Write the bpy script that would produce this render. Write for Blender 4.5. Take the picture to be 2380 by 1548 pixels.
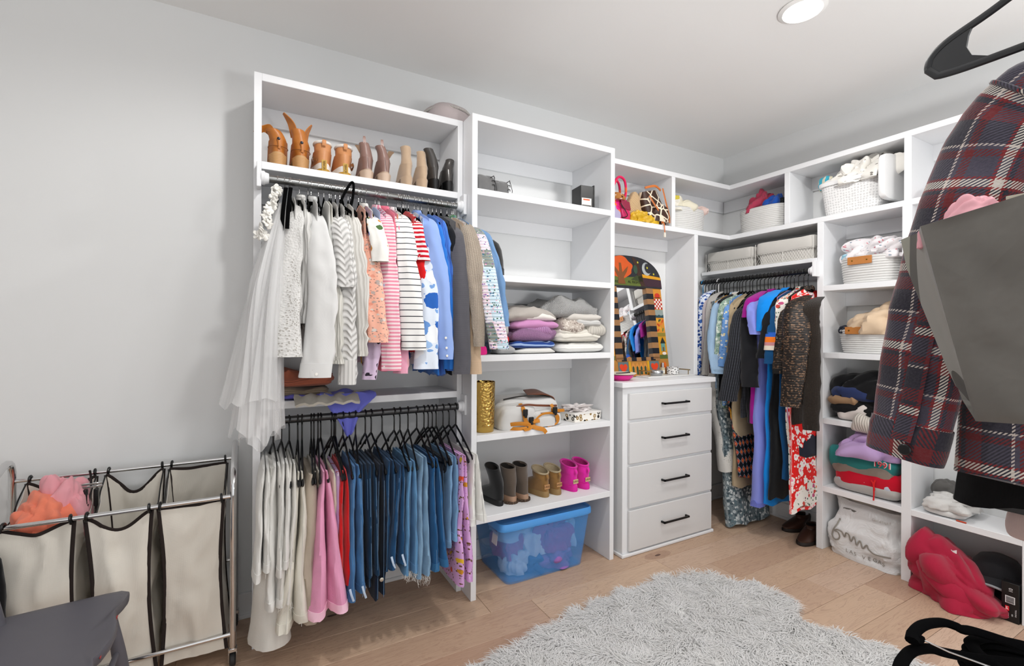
import bpy, bmesh, math, random
import numpy as np
from mathutils import Vector, Matrix, Euler

for _o in list(bpy.data.objects):
    bpy.data.objects.remove(_o)
S = bpy.context.scene
COL = S.collection
R = math.radians
random.seed(7)

# ------------------------------------------------------------------ camera, world, lamps, exposure
cam = bpy.data.cameras.new('camera')
cam.sensor_width = 36.0
cam.lens = 1089.3 / 2380 * 36.0
cam.clip_start = 0.02
camo = bpy.data.objects.new('camera', cam)
COL.objects.link(camo)
_y, _r = R(28.93), R(0.22)
_rt = Vector((math.cos(_y), -math.sin(_y), 0)); _up = Vector((0, 0, 1)); _fw = Vector((math.sin(_y), math.cos(_y), 0))
_rt2 = _rt * math.cos(_r) + _up * math.sin(_r); _up2 = _up * math.cos(_r) - _rt * math.sin(_r)
camo.matrix_world = Matrix(((_rt2.x, _up2.x, -_fw.x, 0), (_rt2.y, _up2.y, -_fw.y, 0), (_rt2.z, _up2.z, -_fw.z, 1.4), (0, 0, 0, 1)))
S.camera = camo

W = bpy.data.worlds.new('room_surround')
S.world = W
W.use_nodes = True
W.node_tree.nodes['Background'].inputs[0].default_value = (0.97, 0.985, 1.0, 1)
W.node_tree.nodes['Background'].inputs[1].default_value = 1.15

CEIL = 2.905
LAMPS = [(0.45, 1.30), (2.22, 1.25), (0.45, -0.75), (2.22, -0.75)]  # last two are unseen fill spots added behind the camera
LAMP_W = [44, 54, 22, 34]
def add_lamps():
    for (x, y), w in zip(LAMPS, LAMP_W):
        l = bpy.data.lights.new('downlight_or_fill', 'SPOT')
        l.energy = w
        l.spot_size = R(168); l.spot_blend = 0.35
        l.shadow_soft_size = 0.05
        l.color = (1.0, 0.988, 0.97)
        o = bpy.data.objects.new('downlight_or_fill', l)
        o.location = (x, y, CEIL - 0.022)
        COL.objects.link(o)
add_lamps()
_l = bpy.data.lights.new('ceiling_fill', 'AREA'); _l.shape = 'DISK'; _l.size = .6; _l.energy = 56; _l.color = (1, .997, .99)  # unseen fill lamp, added and aimed upward to brighten the ceiling
_o = bpy.data.objects.new('ceiling_fill', _l); _o.location = (1.5, -.9, 1.25); _o.rotation_euler = (R(180 - 14), 0, 0); COL.objects.link(_o)
S.view_settings.view_transform = 'Standard'
S.view_settings.look = 'None'
S.view_settings.gamma = 1.0
S.view_settings.use_curve_mapping = False
S.view_settings.exposure = 0.07

# ------------------------------------------------------------------ materials
def hexc(h, a=1.0):
    if not isinstance(h, str):
        return (h[0], h[1], h[2], a)
    h = h.lstrip('#')
    c = [int(h[i:i + 2], 16) / 255 for i in (0, 2, 4)]
    return tuple([(v / 12.92 if v <= 0.04045 else ((v + 0.055) / 1.055) ** 2.4) for v in c] + [a])
MC = {}
class NT:
    def __init__(s, name):
        s.m = bpy.data.materials.new(name); s.m.use_nodes = True
        s.t = s.m.node_tree; s.b = s.t.nodes['Principled BSDF']
        s.out = s.t.nodes['Material Output']
    def n(s, typ, **kw):
        x = s.t.nodes.new(typ)
        for k, v in kw.items(): setattr(x, k, v)
        return x
    def l(s, a, b): s.t.links.new(a, b)
    def set(s, node, idx, v):
        if hasattr(v, 'is_output') or isinstance(v, bpy.types.NodeSocket): s.l(v, node.inputs[idx])
        else: node.inputs[idx].default_value = v
    def math(s, op, a, b=0.0, c=None):
        x = s.n('ShaderNodeMath', operation=op)
        s.set(x, 0, a); s.set(x, 1, b)
        if c is not None: s.set(x, 2, c)
        return x.outputs[0]
    def mix(s, f, a, b):
        x = s.n('ShaderNodeMix', data_type='RGBA')
        s.set(x, 0, f)
        s.set(x, 6, hexc(a) if isinstance(a, (str, tuple)) else a)
        s.set(x, 7, hexc(b) if isinstance(b, (str, tuple)) else b)
        return x.outputs[2]
    def coord(s, kind='UV'): return s.n('ShaderNodeTexCoord').outputs[kind]
    def sep(s, v):
        x = s.n('ShaderNodeSeparateXYZ'); s.l(v, x.inputs[0]); return x.outputs
    def comb(s, x_, y_, z_=0.0):
        x = s.n('ShaderNodeCombineXYZ'); s.set(x, 0, x_); s.set(x, 1, y_); s.set(x, 2, z_); return x.outputs[0]
    def scale(s, v, sc):
        x = s.n('ShaderNodeVectorMath', operation='MULTIPLY'); s.l(v, x.inputs[0])
        x.inputs[1].default_value = sc if isinstance(sc, tuple) else (sc, sc, sc); return x.outputs[0]
    def noise(s, v, sc, det=3.0, rough=.55, out=0, dist=0.0):
        x = s.n('ShaderNodeTexNoise'); s.l(v, x.inputs['Vector']); x.inputs['Scale'].default_value = sc
        x.inputs['Detail'].default_value = det; x.inputs['Roughness'].default_value = rough
        x.inputs['Distortion'].default_value = dist; return x.outputs[out]
    def vor(s, v, sc, feat='F1', rnd=1.0):
        x = s.n('ShaderNodeTexVoronoi', feature=feat); s.l(v, x.inputs['Vector']); x.inputs['Scale'].default_value = sc
        x.inputs['Randomness'].default_value = rnd; return x
    def ramp(s, f, stops, const=True):
        x = s.n('ShaderNodeValToRGB'); r = x.color_ramp; r.interpolation = 'CONSTANT' if const else 'LINEAR'
        while len(r.elements) < len(stops): r.elements.new(0.5)
        for e, (p, c) in zip(r.elements, stops): e.position = p; e.color = hexc(c)
        s.set(x, 0, f); return x.outputs[0]
    def bump(s, h, st=.3, d=.002):
        x = s.n('ShaderNodeBump'); x.inputs['Strength'].default_value = st; x.inputs['Distance'].default_value = d
        s.l(h, x.inputs['Height']); s.l(x.outputs[0], s.b.inputs['Normal'])
    def fin(s, col, rough=.8, metal=0.0, spec=.3, sheen=0.0):
        s.set(s.b, 'Base Color', hexc(col) if isinstance(col, (str, tuple)) else col)
        s.b.inputs['Roughness'].default_value = rough; s.b.inputs['Metallic'].default_value = metal
        s.b.inputs['Specular IOR Level'].default_value = spec
        if sheen: s.b.inputs['Sheen Weight'].default_value = sheen
        return s.m

def M(col, rough=.6, metal=0.0, spec=.4, var=0.0, vs=6.0, bs=0.0, bst=.2, bd=.002, sheen=0.0, emit=0.0, alpha=1.0, name=None):
    key = ('M', str(col), rough, metal, spec, var, vs, bs, bst, bd, sheen, emit, alpha)
    if key in MC: return MC[key]
    t = NT(name or 'plain')
    c = col
    if var:
        v = t.coord('Object'); f = t.noise(v, vs, 3.0)
        h = hexc(col)
        lo = tuple(max(0, k * (1 - var)) for k in h[:3]); hi = tuple(min(1, k * (1 + var)) for k in h[:3])
        c = t.mix(f, lo, hi)
    m = t.fin(c, rough, metal, spec, sheen)
    if bs: t.bump(t.noise(t.coord('Object'), bs, 3.0), bst, bd)
    if emit:
        t.b.inputs['Emission Color'].default_value = hexc(col); t.b.inputs['Emission Strength'].default_value = emit
    if alpha < 1: t.b.inputs['Alpha'].default_value = alpha
    MC[key] = m
    return m

def cloth(col, weave=900, st=.15, var=.06, sheen=.15, rough=.9, streak=0.0):
    key = ('C', str(col), weave, st, var, sheen, streak)
    if key in MC: return MC[key]
    t = NT('cloth'); uv = t.coord('UV')
    h = hexc(col)
    f = t.noise(t.scale(uv, (1.0, 1.0, 1.0)), 9.0, 4.0, .6)
    if streak: f = t.math('ADD', t.math('MULTIPLY', f, .5), t.math('MULTIPLY', t.noise(t.scale(uv, (60.0, 6.0, 1.0)), 1.0, 3.0), .5))
    lo = tuple(k * (1 - var - streak) for k in h[:3]); hi = tuple(min(1, k * (1 + var + streak)) for k in h[:3])
    m = t.fin(t.mix(f, lo, hi), rough, 0, .2, sheen)
    s = t.sep(t.scale(uv, float(weave) * 4.5))
    w = t.math('ADD', t.math('SINE', s[0]), t.math('SINE', s[1]))
    big = t.noise(uv, 28.0, 4.0)
    t.bump(t.math('ADD', t.math('MULTIPLY', w, .25), big), st, .003)
    MC[key] = m
    return m
def denim(col, fade=.35): return cloth(col, 1500, .2, .1, .1, .9, fade)
def knit(col, sc=260.0, st=.6, var=.08):
    key = ('K', str(col), sc, st)
    if key in MC: return MC[key]
    t = NT('knit'); uv = t.coord('UV'); h = hexc(col)
    s = t.sep(t.scale(uv, sc * 1.7))
    w = t.math('MULTIPLY', t.math('ABSOLUTE', t.math('SINE', s[0])), t.math('ABSOLUTE', t.math('SINE', t.math('ADD', s[1], t.math('MULTIPLY', t.math('SINE', s[0]), .7)))))
    lo = tuple(k * .72 for k in h[:3])
    c = t.mix(t.math('ADD', t.math('MULTIPLY', w, .75), t.math('MULTIPLY', t.noise(uv, 30.0), .35)), lo, h)
    m = t.fin(c, .95, 0, .15, .2); t.bump(w, st, .004)
    MC[key] = m
    return m
def rib(col, freq=60.0, axis=0, st=.6, dark=.75):
    key = ('R', str(col), freq, axis)
    if key in MC: return MC[key]
    t = NT('ribbed'); uv = t.coord('UV'); h = hexc(col)
    s = t.sep(t.scale(uv, freq * math.pi))
    w = t.math('ABSOLUTE', t.math('SINE', s[axis]))
    m = t.fin(t.mix(w, tuple(k * dark for k in h[:3]), h), .95, 0, .15, .2); t.bump(w, st, .004)
    MC[key] = m
    return m
def stripes(a, b, freq, duty=.5, axis=1, wob=.0):
    t = NT('striped'); uv = t.coord('UV'); s = t.sep(uv)
    v = t.math('MULTIPLY', s[axis], freq)
    if wob: v = t.math('ADD', v, t.math('MULTIPLY', t.noise(uv, 8.0), wob))
    f = t.math('LESS_THAN', t.math('FRACT', v), duty)
    m = t.fin(t.mix(f, b, a), .9, 0, .2, .1)
    t.bump(t.noise(uv, 40.0), .15, .003)
    return m
def prints(base, cols, sc=22.0, r=.42, leaf=None, leafsc=40.0, jit=.35, ring=None):
    """scattered blossoms: cells of several colours on a plain ground"""
    t = NT('printed'); uv = t.coord('UV')
    nz = t.n('ShaderNodeVectorMath', operation='ADD')
    t.l(uv, nz.inputs[0])
    t.l(t.scale(t.noise(uv, sc * 2.2, 2.0, .5, 1), jit / sc), nz.inputs[1])
    v = t.vor(nz.outputs[0], sc)
    f = t.math('LESS_THAN', v.outputs['Distance'], r)
    rr = t.sep(v.outputs['Color'])[0]
    n = len(cols)
    pal = t.ramp(rr, [(i / n, c) for i, c in enumerate(cols)])
    c = base
    if leaf:
        v2 = t.vor(nz.outputs[0], leafsc)
        c = t.mix(t.math('LESS_THAN', v2.outputs['Distance'], .3), base, leaf)
    c = t.mix(f, c, pal)
    if ring:
        c = t.mix(t.math('LESS_THAN', v.outputs['Distance'], r * .38), c, ring)
    m = t.fin(c, .9, 0, .2, .1)
    t.bump(t.noise(uv, 40.0), .12, .003)
    return m
def checkm(a, b, fu, fv=None):
    t = NT('checked'); s = t.sep(t.coord('UV'))
    x = t.math('LESS_THAN', t.math('FRACT', t.math('MULTIPLY', s[0], fu)), .5)
    y = t.math('LESS_THAN', t.math('FRACT', t.math('MULTIPLY', s[1], fv or fu)), .5)
    d = t.math('ABSOLUTE', t.math('SUBTRACT', x, y))
    return t.fin(t.mix(d, a, b), .85, 0, .2)

# ------------------------------------------------------------------ geometry: every builder returns (V, F, UV)
def geo(V, F, UV=None):
    V = np.asarray(V, float).reshape(-1, 3)
    if UV is None: UV = V[:, :2].copy()
    return (V, list(F), np.asarray(UV, float))
def join(*gs):
    V = []; F = []; U = []; o = 0
    for g in gs:
        V.append(g[0]); U.append(g[2]); F += [tuple(i + o for i in f) for f in g[1]]; o += len(g[0])
    return (np.vstack(V), F, np.vstack(U))
def xf(g, loc=(0, 0, 0), rot=(0, 0, 0), sc=(1, 1, 1)):
    m = np.array(Euler(rot).to_matrix())
    V = (g[0] * np.array(sc)) @ m.T + np.array(loc)
    return (V, g[1], g[2])
_bc = {}
def box(x0, x1, y0, y1, z0, z1, bev=.002, seg=1):
    bm = bmesh.new(); bmesh.ops.create_cube(bm, size=1.0)
    sx, sy, sz = abs(x1 - x0), abs(y1 - y0), abs(z1 - z0)
    for v in bm.verts: v.co = Vector((v.co.x * sx, v.co.y * sy, v.co.z * sz))
    if bev:
        bmesh.ops.bevel(bm, geom=list(bm.edges), offset=min(bev, .45 * min(sx, sy, sz)), segments=seg, affect='EDGES', profile=.5)
    bm.verts.ensure_lookup_table(); bm.faces.ensure_lookup_table()
    V = np.array([v.co[:] for v in bm.verts]) + np.array([(x0 + x1) / 2, (y0 + y1) / 2, (z0 + z1) / 2])
    F = [tuple(v.index for v in f.verts) for f in bm.faces]
    bm.free()
    ax = sorted(range(3), key=lambda k: -(sx, sy, sz)[k])[:2]; ax.sort()
    return geo(V, F, V[:, ax] - V[:, ax].min(axis=0))
def loft(rings, closed=True, cap0=True, cap1=True, uvs=None):
    A = np.asarray(rings, float); m, n = A.shape[:2]
    F = []
    for i in range(m - 1):
        for j in range(n if closed else n - 1):
            k = (j + 1) % n
            F.append((i * n + j, i * n + k, (i + 1) * n + k, (i + 1) * n + j))
    if closed and cap0: F.append(tuple(range(n - 1, -1, -1)))
    if closed and cap1: F.append(tuple((m - 1) * n + j for j in range(n)))
    if uvs is None:
        dj = np.linalg.norm(np.diff(np.concatenate([A, A[:, :1]], 1), axis=1), axis=2).mean(0)
        di = np.linalg.norm(np.diff(A, axis=0), axis=2).mean(1)
        u = np.concatenate([[0], np.cumsum(dj)[:-1]]); v = np.concatenate([[0], np.cumsum(di)])
        uvs = np.stack(np.broadcast_arrays(u[None, :], v[:, None]), 2)
    return geo(A.reshape(-1, 3), F, np.asarray(uvs).reshape(-1, 2))
def smoothpath(pts, n=24):
    P = np.asarray(pts, float)
    if len(P) < 3:
        t = np.linspace(0, 1, n)[:, None]; return P[0] * (1 - t) + P[-1] * t
    t = np.linspace(0, len(P) - 1, n); out = []
    for u in t:
        i = min(int(u), len(P) - 2); f = u - i
        p0 = P[max(i - 1, 0)]; p1 = P[i]; p2 = P[i + 1]; p3 = P[min(i + 2, len(P) - 1)]
        out.append(.5 * (2 * p1 + (p2 - p0) * f + (2 * p0 - 5 * p1 + 4 * p2 - p3) * f * f + (3 * p1 - p0 - 3 * p2 + p3) * f ** 3))
    return np.array(out)
def tube(path, r, n=8, cap=True, closed=False, rb=None, up=(0, 0, 1)):
    """round or oval tube; r along the sideways axis, rb along the other one"""
    P = np.asarray(path, float); m = len(P)
    r = np.broadcast_to(np.asarray(r, float), (m,)); rb = r if rb is None else np.broadcast_to(np.asarray(rb, float), (m,))
    T = np.gradient(P, axis=0)
    if closed: T = np.roll(P, -1, 0) - np.roll(P, 1, 0)
    T /= np.linalg.norm(T, axis=1)[:, None] + 1e-12
    u = np.array(up, float); N = []
    for i in range(m):
        a = u - T[i] * (u @ T[i])
        if np.linalg.norm(a) < 1e-4:
            a = np.cross(T[i], (1, .3, .2))
        a /= np.linalg.norm(a); N.append(a)
        u = a if i else a
    N = np.array(N); B = np.cross(T, N)
    th = np.linspace(0, 2 * math.pi, n, endpoint=False)
    ring = P[:, None, :] + (B * r[:, None])[:, None, :] * np.cos(th)[None, :, None] + (N * rb[:, None])[:, None, :] * np.sin(th)[None, :, None]
    if closed: ring = np.concatenate([ring, ring[:1]]); cap = False
    return loft(ring, True, cap, cap)
def lathe(prof, n=32, c=(0, 0, 0), sx=1.0, sy=1.0):
    th = np.linspace(0, 2 * math.pi, n, endpoint=False)
    A = np.array([[(r * math.cos(a) * sx + c[0], r * math.sin(a) * sy + c[1], z + c[2]) for a in th] for r, z in prof])
    return loft(A, True, prof[0][0] > 1e-4, prof[-1][0] > 1e-4)
def sheet(P, t=.003):
    """grid (m,n,3) turned into a thin closed sheet"""
    P = np.asarray(P, float); m, n = P.shape[:2]
    du = np.gradient(P, axis=1); dv = np.gradient(P, axis=0)
    N = np.cross(du, dv); N /= np.linalg.norm(N, axis=2)[:, :, None] + 1e-12
    A = P + N * t / 2; B = P - N * t / 2
    V = np.concatenate([A.reshape(-1, 3), B.reshape(-1, 3)]); k = m * n; F = []
    for i in range(m - 1):
        for j in range(n - 1):
            a, b, c, d = i * n + j, i * n + j + 1, (i + 1) * n + j + 1, (i + 1) * n + j
            F.append((a, b, c, d)); F.append((k + d, k + c, k + b, k + a))
    for i in range(m - 1):
        for j in (0, n - 1):
            a, d = i * n + j, (i + 1) * n + j
            F.append((a, d, k + d, k + a) if j == 0 else (d, a, k + a, k + d))
    for j in range(n - 1):
        for i in (0, m - 1):
            a, b = i * n + j, i * n + j + 1
            F.append((b, a, k + a, k + b) if i == 0 else (a, b, k + b, k + a))
    lu = np.concatenate([[0], np.cumsum(np.linalg.norm(np.diff(P, axis=1), axis=2).mean(0))])
    lv = np.concatenate([[0], np.cumsum(np.linalg.norm(np.diff(P, axis=0), axis=2).mean(1))])
    U = np.stack(np.broadcast_arrays(lu[None, :], lv[:, None]), 2).reshape(-1, 2)
    return geo(V, F, np.concatenate([U, U]))
def prism(pts, axis, a, b):
    """polygon (2-D list) extruded along an axis 'x','y','z' from a to b"""
    n = len(pts); k = 'xyz'.index(axis); o = [i for i in range(3) if i != k]
    V = np.zeros((2 * n, 3))
    for i, (p, q) in enumerate(pts):
        for s, h in ((0, a), (1, b)):
            V[s * n + i, o[0]] = p; V[s * n + i, o[1]] = q; V[s * n + i, k] = h
    F = [tuple(range(n - 1, -1, -1)), tuple(range(n, 2 * n))] + [(i, (i + 1) % n, n + (i + 1) % n, n + i) for i in range(n)]
    U = np.array([[p, q] for p, q in pts] * 2)
    return geo(V, F, U)
def waves(P, seed, f, oct=3, gain=.5):
    """smooth pseudo-noise, roughly -1..1"""
    rs = np.random.RandomState(seed); P = np.asarray(P, float); out = np.zeros(P.shape[:-1]); a = 1.0; tot = 0
    for o in range(oct):
        for k in range(5):
            d = rs.normal(size=P.shape[-1]); d /= np.linalg.norm(d)
            out += a * np.sin((P @ d) * f * (.7 + .6 * rs.rand()) * 2 * math.pi + rs.rand() * 6.28) / 2.4
        tot += a; a *= gain; f *= 2.03
    return out / tot
def ridges(P, seed, f, oct=3):
    q = P + np.stack([waves(P, seed + 11 + k, f * .6, 2) for k in range(P.shape[-1])], -1) * (.22 / f)
    return 1 - np.abs(waves(q, seed, f, oct)) * 2
def blob(c, r, seed=1, amp=.25, f=None, nu=44, nv=26, flat=.45, e=.75, fold=1.0):
    if max(r) > .06: nu, nv = max(nu, 72), max(nv, 44)
    """crumpled heap of cloth resting on z = c[2]"""
    u = np.linspace(0, 2 * math.pi, nu, endpoint=False); v = np.linspace(-math.pi / 2, math.pi / 2, nv)
    pw = lambda x, p: np.sign(x) * np.abs(x) ** p
    A = np.zeros((nv, nu, 3))
    cv = pw(np.cos(v), e)[:, None]; A[..., 0] = cv * pw(np.cos(u), e)[None]; A[..., 1] = cv * pw(np.sin(u), e)[None]; A[..., 2] = pw(np.sin(v), e)[:, None]
    q = A.copy()
    f = f or .55
    sq = q * np.array([1, 1, .55]) + q[..., [1, 2, 0]] * .35
    d = amp * (.12 * fold - fold * .5 * ridges(sq, seed, f * 1.1, 1) + .4 * waves(q, seed + 5, f * .7, 2) - fold * .2 * ridges(sq, seed + 9, f * 2.3, 1))
    d *= np.clip((A[..., 2] + 1) * 1.6, .15, 1)
    A = A * (1 + d[..., None])
    A[..., 2] = np.where(A[..., 2] < -flat, -flat, A[..., 2]) + flat
    A[..., 2] /= (1 + flat)
    A = A * np.array([r[0], r[1], r[2]]) + np.array(c)
    return loft(A, True, True, True)
def folded(x0, x1, y0, y1, z0, h, layers=2, seed=1, wr=.006, e=.35, nu=56, nv=14, sag=.0, open_side=None):
    """folded garment: rounded pad with the grooves between its layers"""
    u = np.linspace(0, 2 * math.pi, nu, endpoint=False); v = np.linspace(-math.pi / 2, math.pi / 2, nv)
    pw = lambda x, p: np.sign(x) * np.abs(x) ** p
    A = np.zeros((nv, nu, 3)); cv = pw(np.cos(v), .32)[:, None]
    A[..., 0] = cv * pw(np.cos(u), e)[None]; A[..., 1] = cv * pw(np.sin(u), e)[None]; A[..., 2] = np.sin(v)[:, None]
    g = 1 - .05 * (np.abs(np.sin(A[..., 2] * layers * math.pi / 2 + (math.pi / 2 if layers % 2 else 0))) < .35) * (np.abs(A[..., 2]) < .9)
    A[..., 0] *= g; A[..., 1] *= g
    B = A * np.array([(x1 - x0) / 2, (y1 - y0) / 2, h / 2]) + np.array([(x0 + x1) / 2, (y0 + y1) / 2, z0 + h / 2])
    top = np.clip(A[..., 2] * .5 + .5, 0, 1)
    B[..., 2] += top * wr * (waves(B, seed, 6.0, 2) * 1.6 + .8 * ridges(B, seed + 3, 5.0, 2))
    B[..., 0] += wr * .8 * waves(B, seed + 1, 9.0, 2); B[..., 1] += wr * .8 * waves(B, seed + 2, 9.0, 2)
    B[..., 2] -= sag * top * (np.abs(A[..., 0]) ** 2)
    B[..., 2] = np.maximum(B[..., 2], z0)
    return loft(B, True, True, True)

# ------------------------------------------------------------------ objects
POS = {}
def obj(name, g, mat, parent=None, smooth=True, local=False, kind=None):
    me = bpy.data.meshes.new(name)
    V = g[0]
    if parent is not None and not local: V = V - np.array(POS[parent.name])
    me.from_pydata(V.tolist(), [], g[1])
    uvl = me.uv_layers.new(name='uv')
    li = np.empty(len(me.loops), np.int32); me.loops.foreach_get('vertex_index', li)
    uvl.data.foreach_set('uv', g[2][li].astype(np.float32).ravel())
    if smooth:
        me.polygons.foreach_set('use_smooth', [True] * len(me.polygons))
        me.set_sharp_from_angle(angle=R(42))
    me.materials.append(mat)
    o = bpy.data.objects.new(name, me); COL.objects.link(o)
    if parent is not None: o.parent = parent
    POS[o.name] = POS[parent.name] if (parent is not None and not local) else (0, 0, 0)
    if kind: o['kind'] = kind
    return o
def tag(o, label, cat, group=None, kind=None):
    if label: o['label'] = label
    if cat: o['category'] = cat
    if group: o['group'] = group
    if kind: o['kind'] = kind
    return o
def thing(name, label, cat, loc=(0, 0, 0), group=None, rz=0.0):
    o = bpy.data.objects.new(name, None); o.empty_display_size = .05
    o.location = loc; o.rotation_euler = (0, 0, rz); COL.objects.link(o)
    POS[o.name] = tuple(loc)
    return tag(o, label, cat, group)
def struct(name, g, mat, smooth=False):
    o = obj(name, g, mat, None, smooth); o['kind'] = 'structure'; return o
def dup(root, loc=None, rz=None, label=None, group=None):
    r = root.copy(); COL.objects.link(r)
    if loc is not None: r.location = loc
    if rz is not None: r.rotation_euler = (0, 0, rz)
    if label: r['label'] = label
    if group: r['group'] = group
    for ch in list(root.children):
        c = ch.copy(); COL.objects.link(c); c.parent = r
        for g in list(ch.children):
            d = g.copy(); COL.objects.link(d); d.parent = c
    POS[r.name] = tuple(r.location)
    return r
def text(name, s, size, mat, parent, origin, right, up, depth=.0006, shear=0.0, local=False, align='CENTER'):
    cu = bpy.data.curves.new('letters', 'FONT'); cu.body = s; cu.size = size; cu.extrude = depth; cu.align_x = align; cu.align_y = 'CENTER'; cu.shear = shear
    o = bpy.data.objects.new('letters', cu); COL.objects.link(o)
    bpy.context.view_layer.update()
    me = bpy.data.meshes.new_from_object(o.evaluated_get(bpy.context.evaluated_depsgraph_get()))
    V = np.array([v.co[:] for v in me.vertices]).reshape(-1, 3); F = [tuple(p.vertices) for p in me.polygons]
    bpy.data.objects.remove(o); bpy.data.meshes.remove(me)
    r = np.array(right, float); r /= np.linalg.norm(r); u = np.array(up, float); u -= r * (r @ u); u /= np.linalg.norm(u); n = np.cross(r, u)
    V2 = np.array(origin) + V[:, :1] * r + V[:, 1:2] * u + V[:, 2:3] * n
    return obj(name, geo(V2, F), mat, parent, False, local)

WHITE = M('#e9eaec', .45, spec=.35, bs=60, bst=.03)
WALLM = M('#e2e3e3', .85, spec=.2, bs=220, bst=.04)
CEILM = M('#f0f0ef', .9, spec=.15)
BLACK = M('#0b0b0c', .45)
VELVET = M('#050506', .95, spec=.06, bs=700, bst=.08)
CHROME = M('#d8d8d8', .12, metal=1.0)
STEEL = M('#8c8d8c', .32, metal=1.0, var=.2, vs=30)

# ------------------------------------------------------------------ room
struct('ceiling', box(-1.9, 3.7, -2.2, 2.85, CEIL, CEIL + .08, 0), CEILM)
struct('wall_back', box(-1.9, 3.7, 2.655, 2.75, 0, CEIL, 0), WALLM)
struct('wall_right', box(3.54, 3.64, -2.2, 2.655, 0, CEIL, 0), WALLM)
struct('wall_left', box(-2.0, -1.9, -2.2, 2.75, 0, CEIL, 0), WALLM)
BASEM = M('#e4e4e4', .4)
struct('baseboard_back', join(box(-1.9, 3.54, 2.637, 2.655, 0, .12, .002), box(-1.9, 3.54, 2.625, 2.655, 0, .02, .004)), BASEM)
struct('baseboard_right', join(box(3.522, 3.54, -2.2, 2.637, 0, .12, .002), box(3.51, 3.54, -2.2, 2.625, 0, .02, .004)), BASEM)

def wood():
    t = NT('oak_plank'); v = t.coord('Object')
    oi = t.n('ShaderNodeObjectInfo')
    off = t.n('ShaderNodeVectorMath', operation='ADD'); t.l(v, off.inputs[0])
    t.l(t.comb(t.math('MULTIPLY', oi.outputs['Random'], 37.0), t.math('MULTIPLY', oi.outputs['Random'], 91.0), t.math('MULTIPLY', oi.outputs['Random'], 13.0)), off.inputs[1])
    p = off.outputs[0]
    g = t.noise(t.scale(p, (1.1, 9.0, 1.0)), 1.6, 5.0, .6, 0, 1.4)
    w = t.math('FRACT', t.math('MULTIPLY', g, 9.0))
    rings = t.math('POWER', w, 5.0)
    fine = t.noise(t.scale(p, (6.0, 160.0, 1.0)), 1.0, 3.0)
    base = t.ramp(oi.outputs['Random'], [(0, '#c6a88f'), (.3, '#d0b399'), (.5, '#bd9d86'), (.65, '#d3b8a2'), (.8, '#c5a78f'), (1, '#b6937c')], False)
    c = t.mix(t.math('MULTIPLY', rings, .62), base, '#9c7c69')
    c = t.mix(t.math('MULTIPLY', fine, .22), c, '#8d7260')
    pat = t.noise(t.scale(p, (1.2, 4.0, 1.0)), 1.3, 2.0)
    c = t.mix(t.ramp(pat, [(0, '#000000'), (.55, '#000000'), (.8, '#777777'), (1, '#999999')], False), c, '#c8ae9e')
    kn = t.vor(t.scale(p, (1.0, 2.6, 1.0)), 1.5)
    kd = t.noise(p, 60.0, 2.0)
    c = t.mix(t.math('LESS_THAN', t.math('ADD', kn.outputs['Distance'], t.math('MULTIPLY', kd, .02)), .045), c, '#3a2a24')
    c = t.mix(t.math('MULTIPLY', t.math('LESS_THAN', kn.outputs['Distance'], .16), .3), c, '#7b4f3e')
    m = t.fin(c, .42, 0, .35)
    t.bump(t.math('ADD', t.math('MULTIPLY', fine, .5), rings), .06, .001)
    return m
WOOD = wood()
flo = struct('floor', box(-1.9, 3.6, -2.2, 2.7, -.06, -.0135, 0), M('#3c2d24', .9))
rs = random.Random(5)
PW = .19
y = 2.672; row = 0
pcache = {}
while y > -.4:
    x = -1.6 - rs.random() * 1.2
    while x < 3.55:
        L = rs.choice([.9, 1.2, 1.5, 1.9])
        x0, x1 = max(x, -1.6), min(x + L, 3.55)
        if x1 - x0 > .05:
            o = obj('plank', box(x0 + .0008, x1 - .0008, y - PW + .0008, y - .0008, -.0135, 0, .0012), WOOD, flo, False)
        x += L
    y -= PW; row += 1

# ceiling lamps: recessed trim and glowing lens
RINGM = M('#f4f4f2', .4); GLOW = M('#fff8ec', .5, emit=9.0)
for x, y in LAMPS[1:2]:
    t = thing('recessed_light', 'round white recessed light in the ceiling above the rug', 'ceiling light', (x, y, CEIL))
    obj('trim', lathe([(.078, -.001), (.098, -.001), (.1, -.006), (.082, -.014), (.077, -.008), (.078, -.001)], 40, (x, y, CEIL)), RINGM, t)
    obj('lens', lathe([(.001, -.009), (.05, -.009), (.077, -.006), (.077, -.0015)], 40, (x, y, CEIL)), GLOW, t)

# ------------------------------------------------------------------ built-in closet units
def panels(t, lst, mat=WHITE):
    for nm, b in lst: obj(nm, box(*b, .0015), mat, t, False)
Y1, Y2, YA, YC, XB = 2.358, 2.236, 2.655, 2.379, 3.248
u1 = thing('shelf_unit', 'tall white double hanging unit with boots on its top shelf', 'shelving', (.5, 2.5, 0))
panels(u1, [('side_panel', (0, .031, Y1, YA - .001, 0, 2.55)), ('side_panel', (.965, .994, Y1, YA - .001, 0, 2.55)),
            ('top_panel', (.031, .965, Y1, YA - .001, 2.516, 2.55)), ('shelf', (.031, .965, Y1, YA - .001, 2.125, 2.159)),
            ('shelf', (.031, .965, Y1, YA - .001, 1.052, 1.086)),
            ('back_cleat', (.031, .965, YA - .02, YA - .001, 2.425, 2.516)), ('back_cleat', (.031, .965, YA - .02, YA - .001, 2.035, 2.125)),
            ('back_cleat', (.031, .965, YA - .02, YA - .001, .962, 1.052))])
u2 = thing('shelf_unit', 'tall white open shelf unit in the middle of the back wall', 'shelving', (1.47, 2.45, 0))
lst = [('side_panel', (.996, 1.027, Y2, YA - .001, 0, 2.547)), ('side_panel', (1.93, 1.961, Y2, YA - .001, 0, 2.547)), ('top_panel', (1.027, 1.93, Y2, YA - .001, 2.512, 2.547))]
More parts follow.
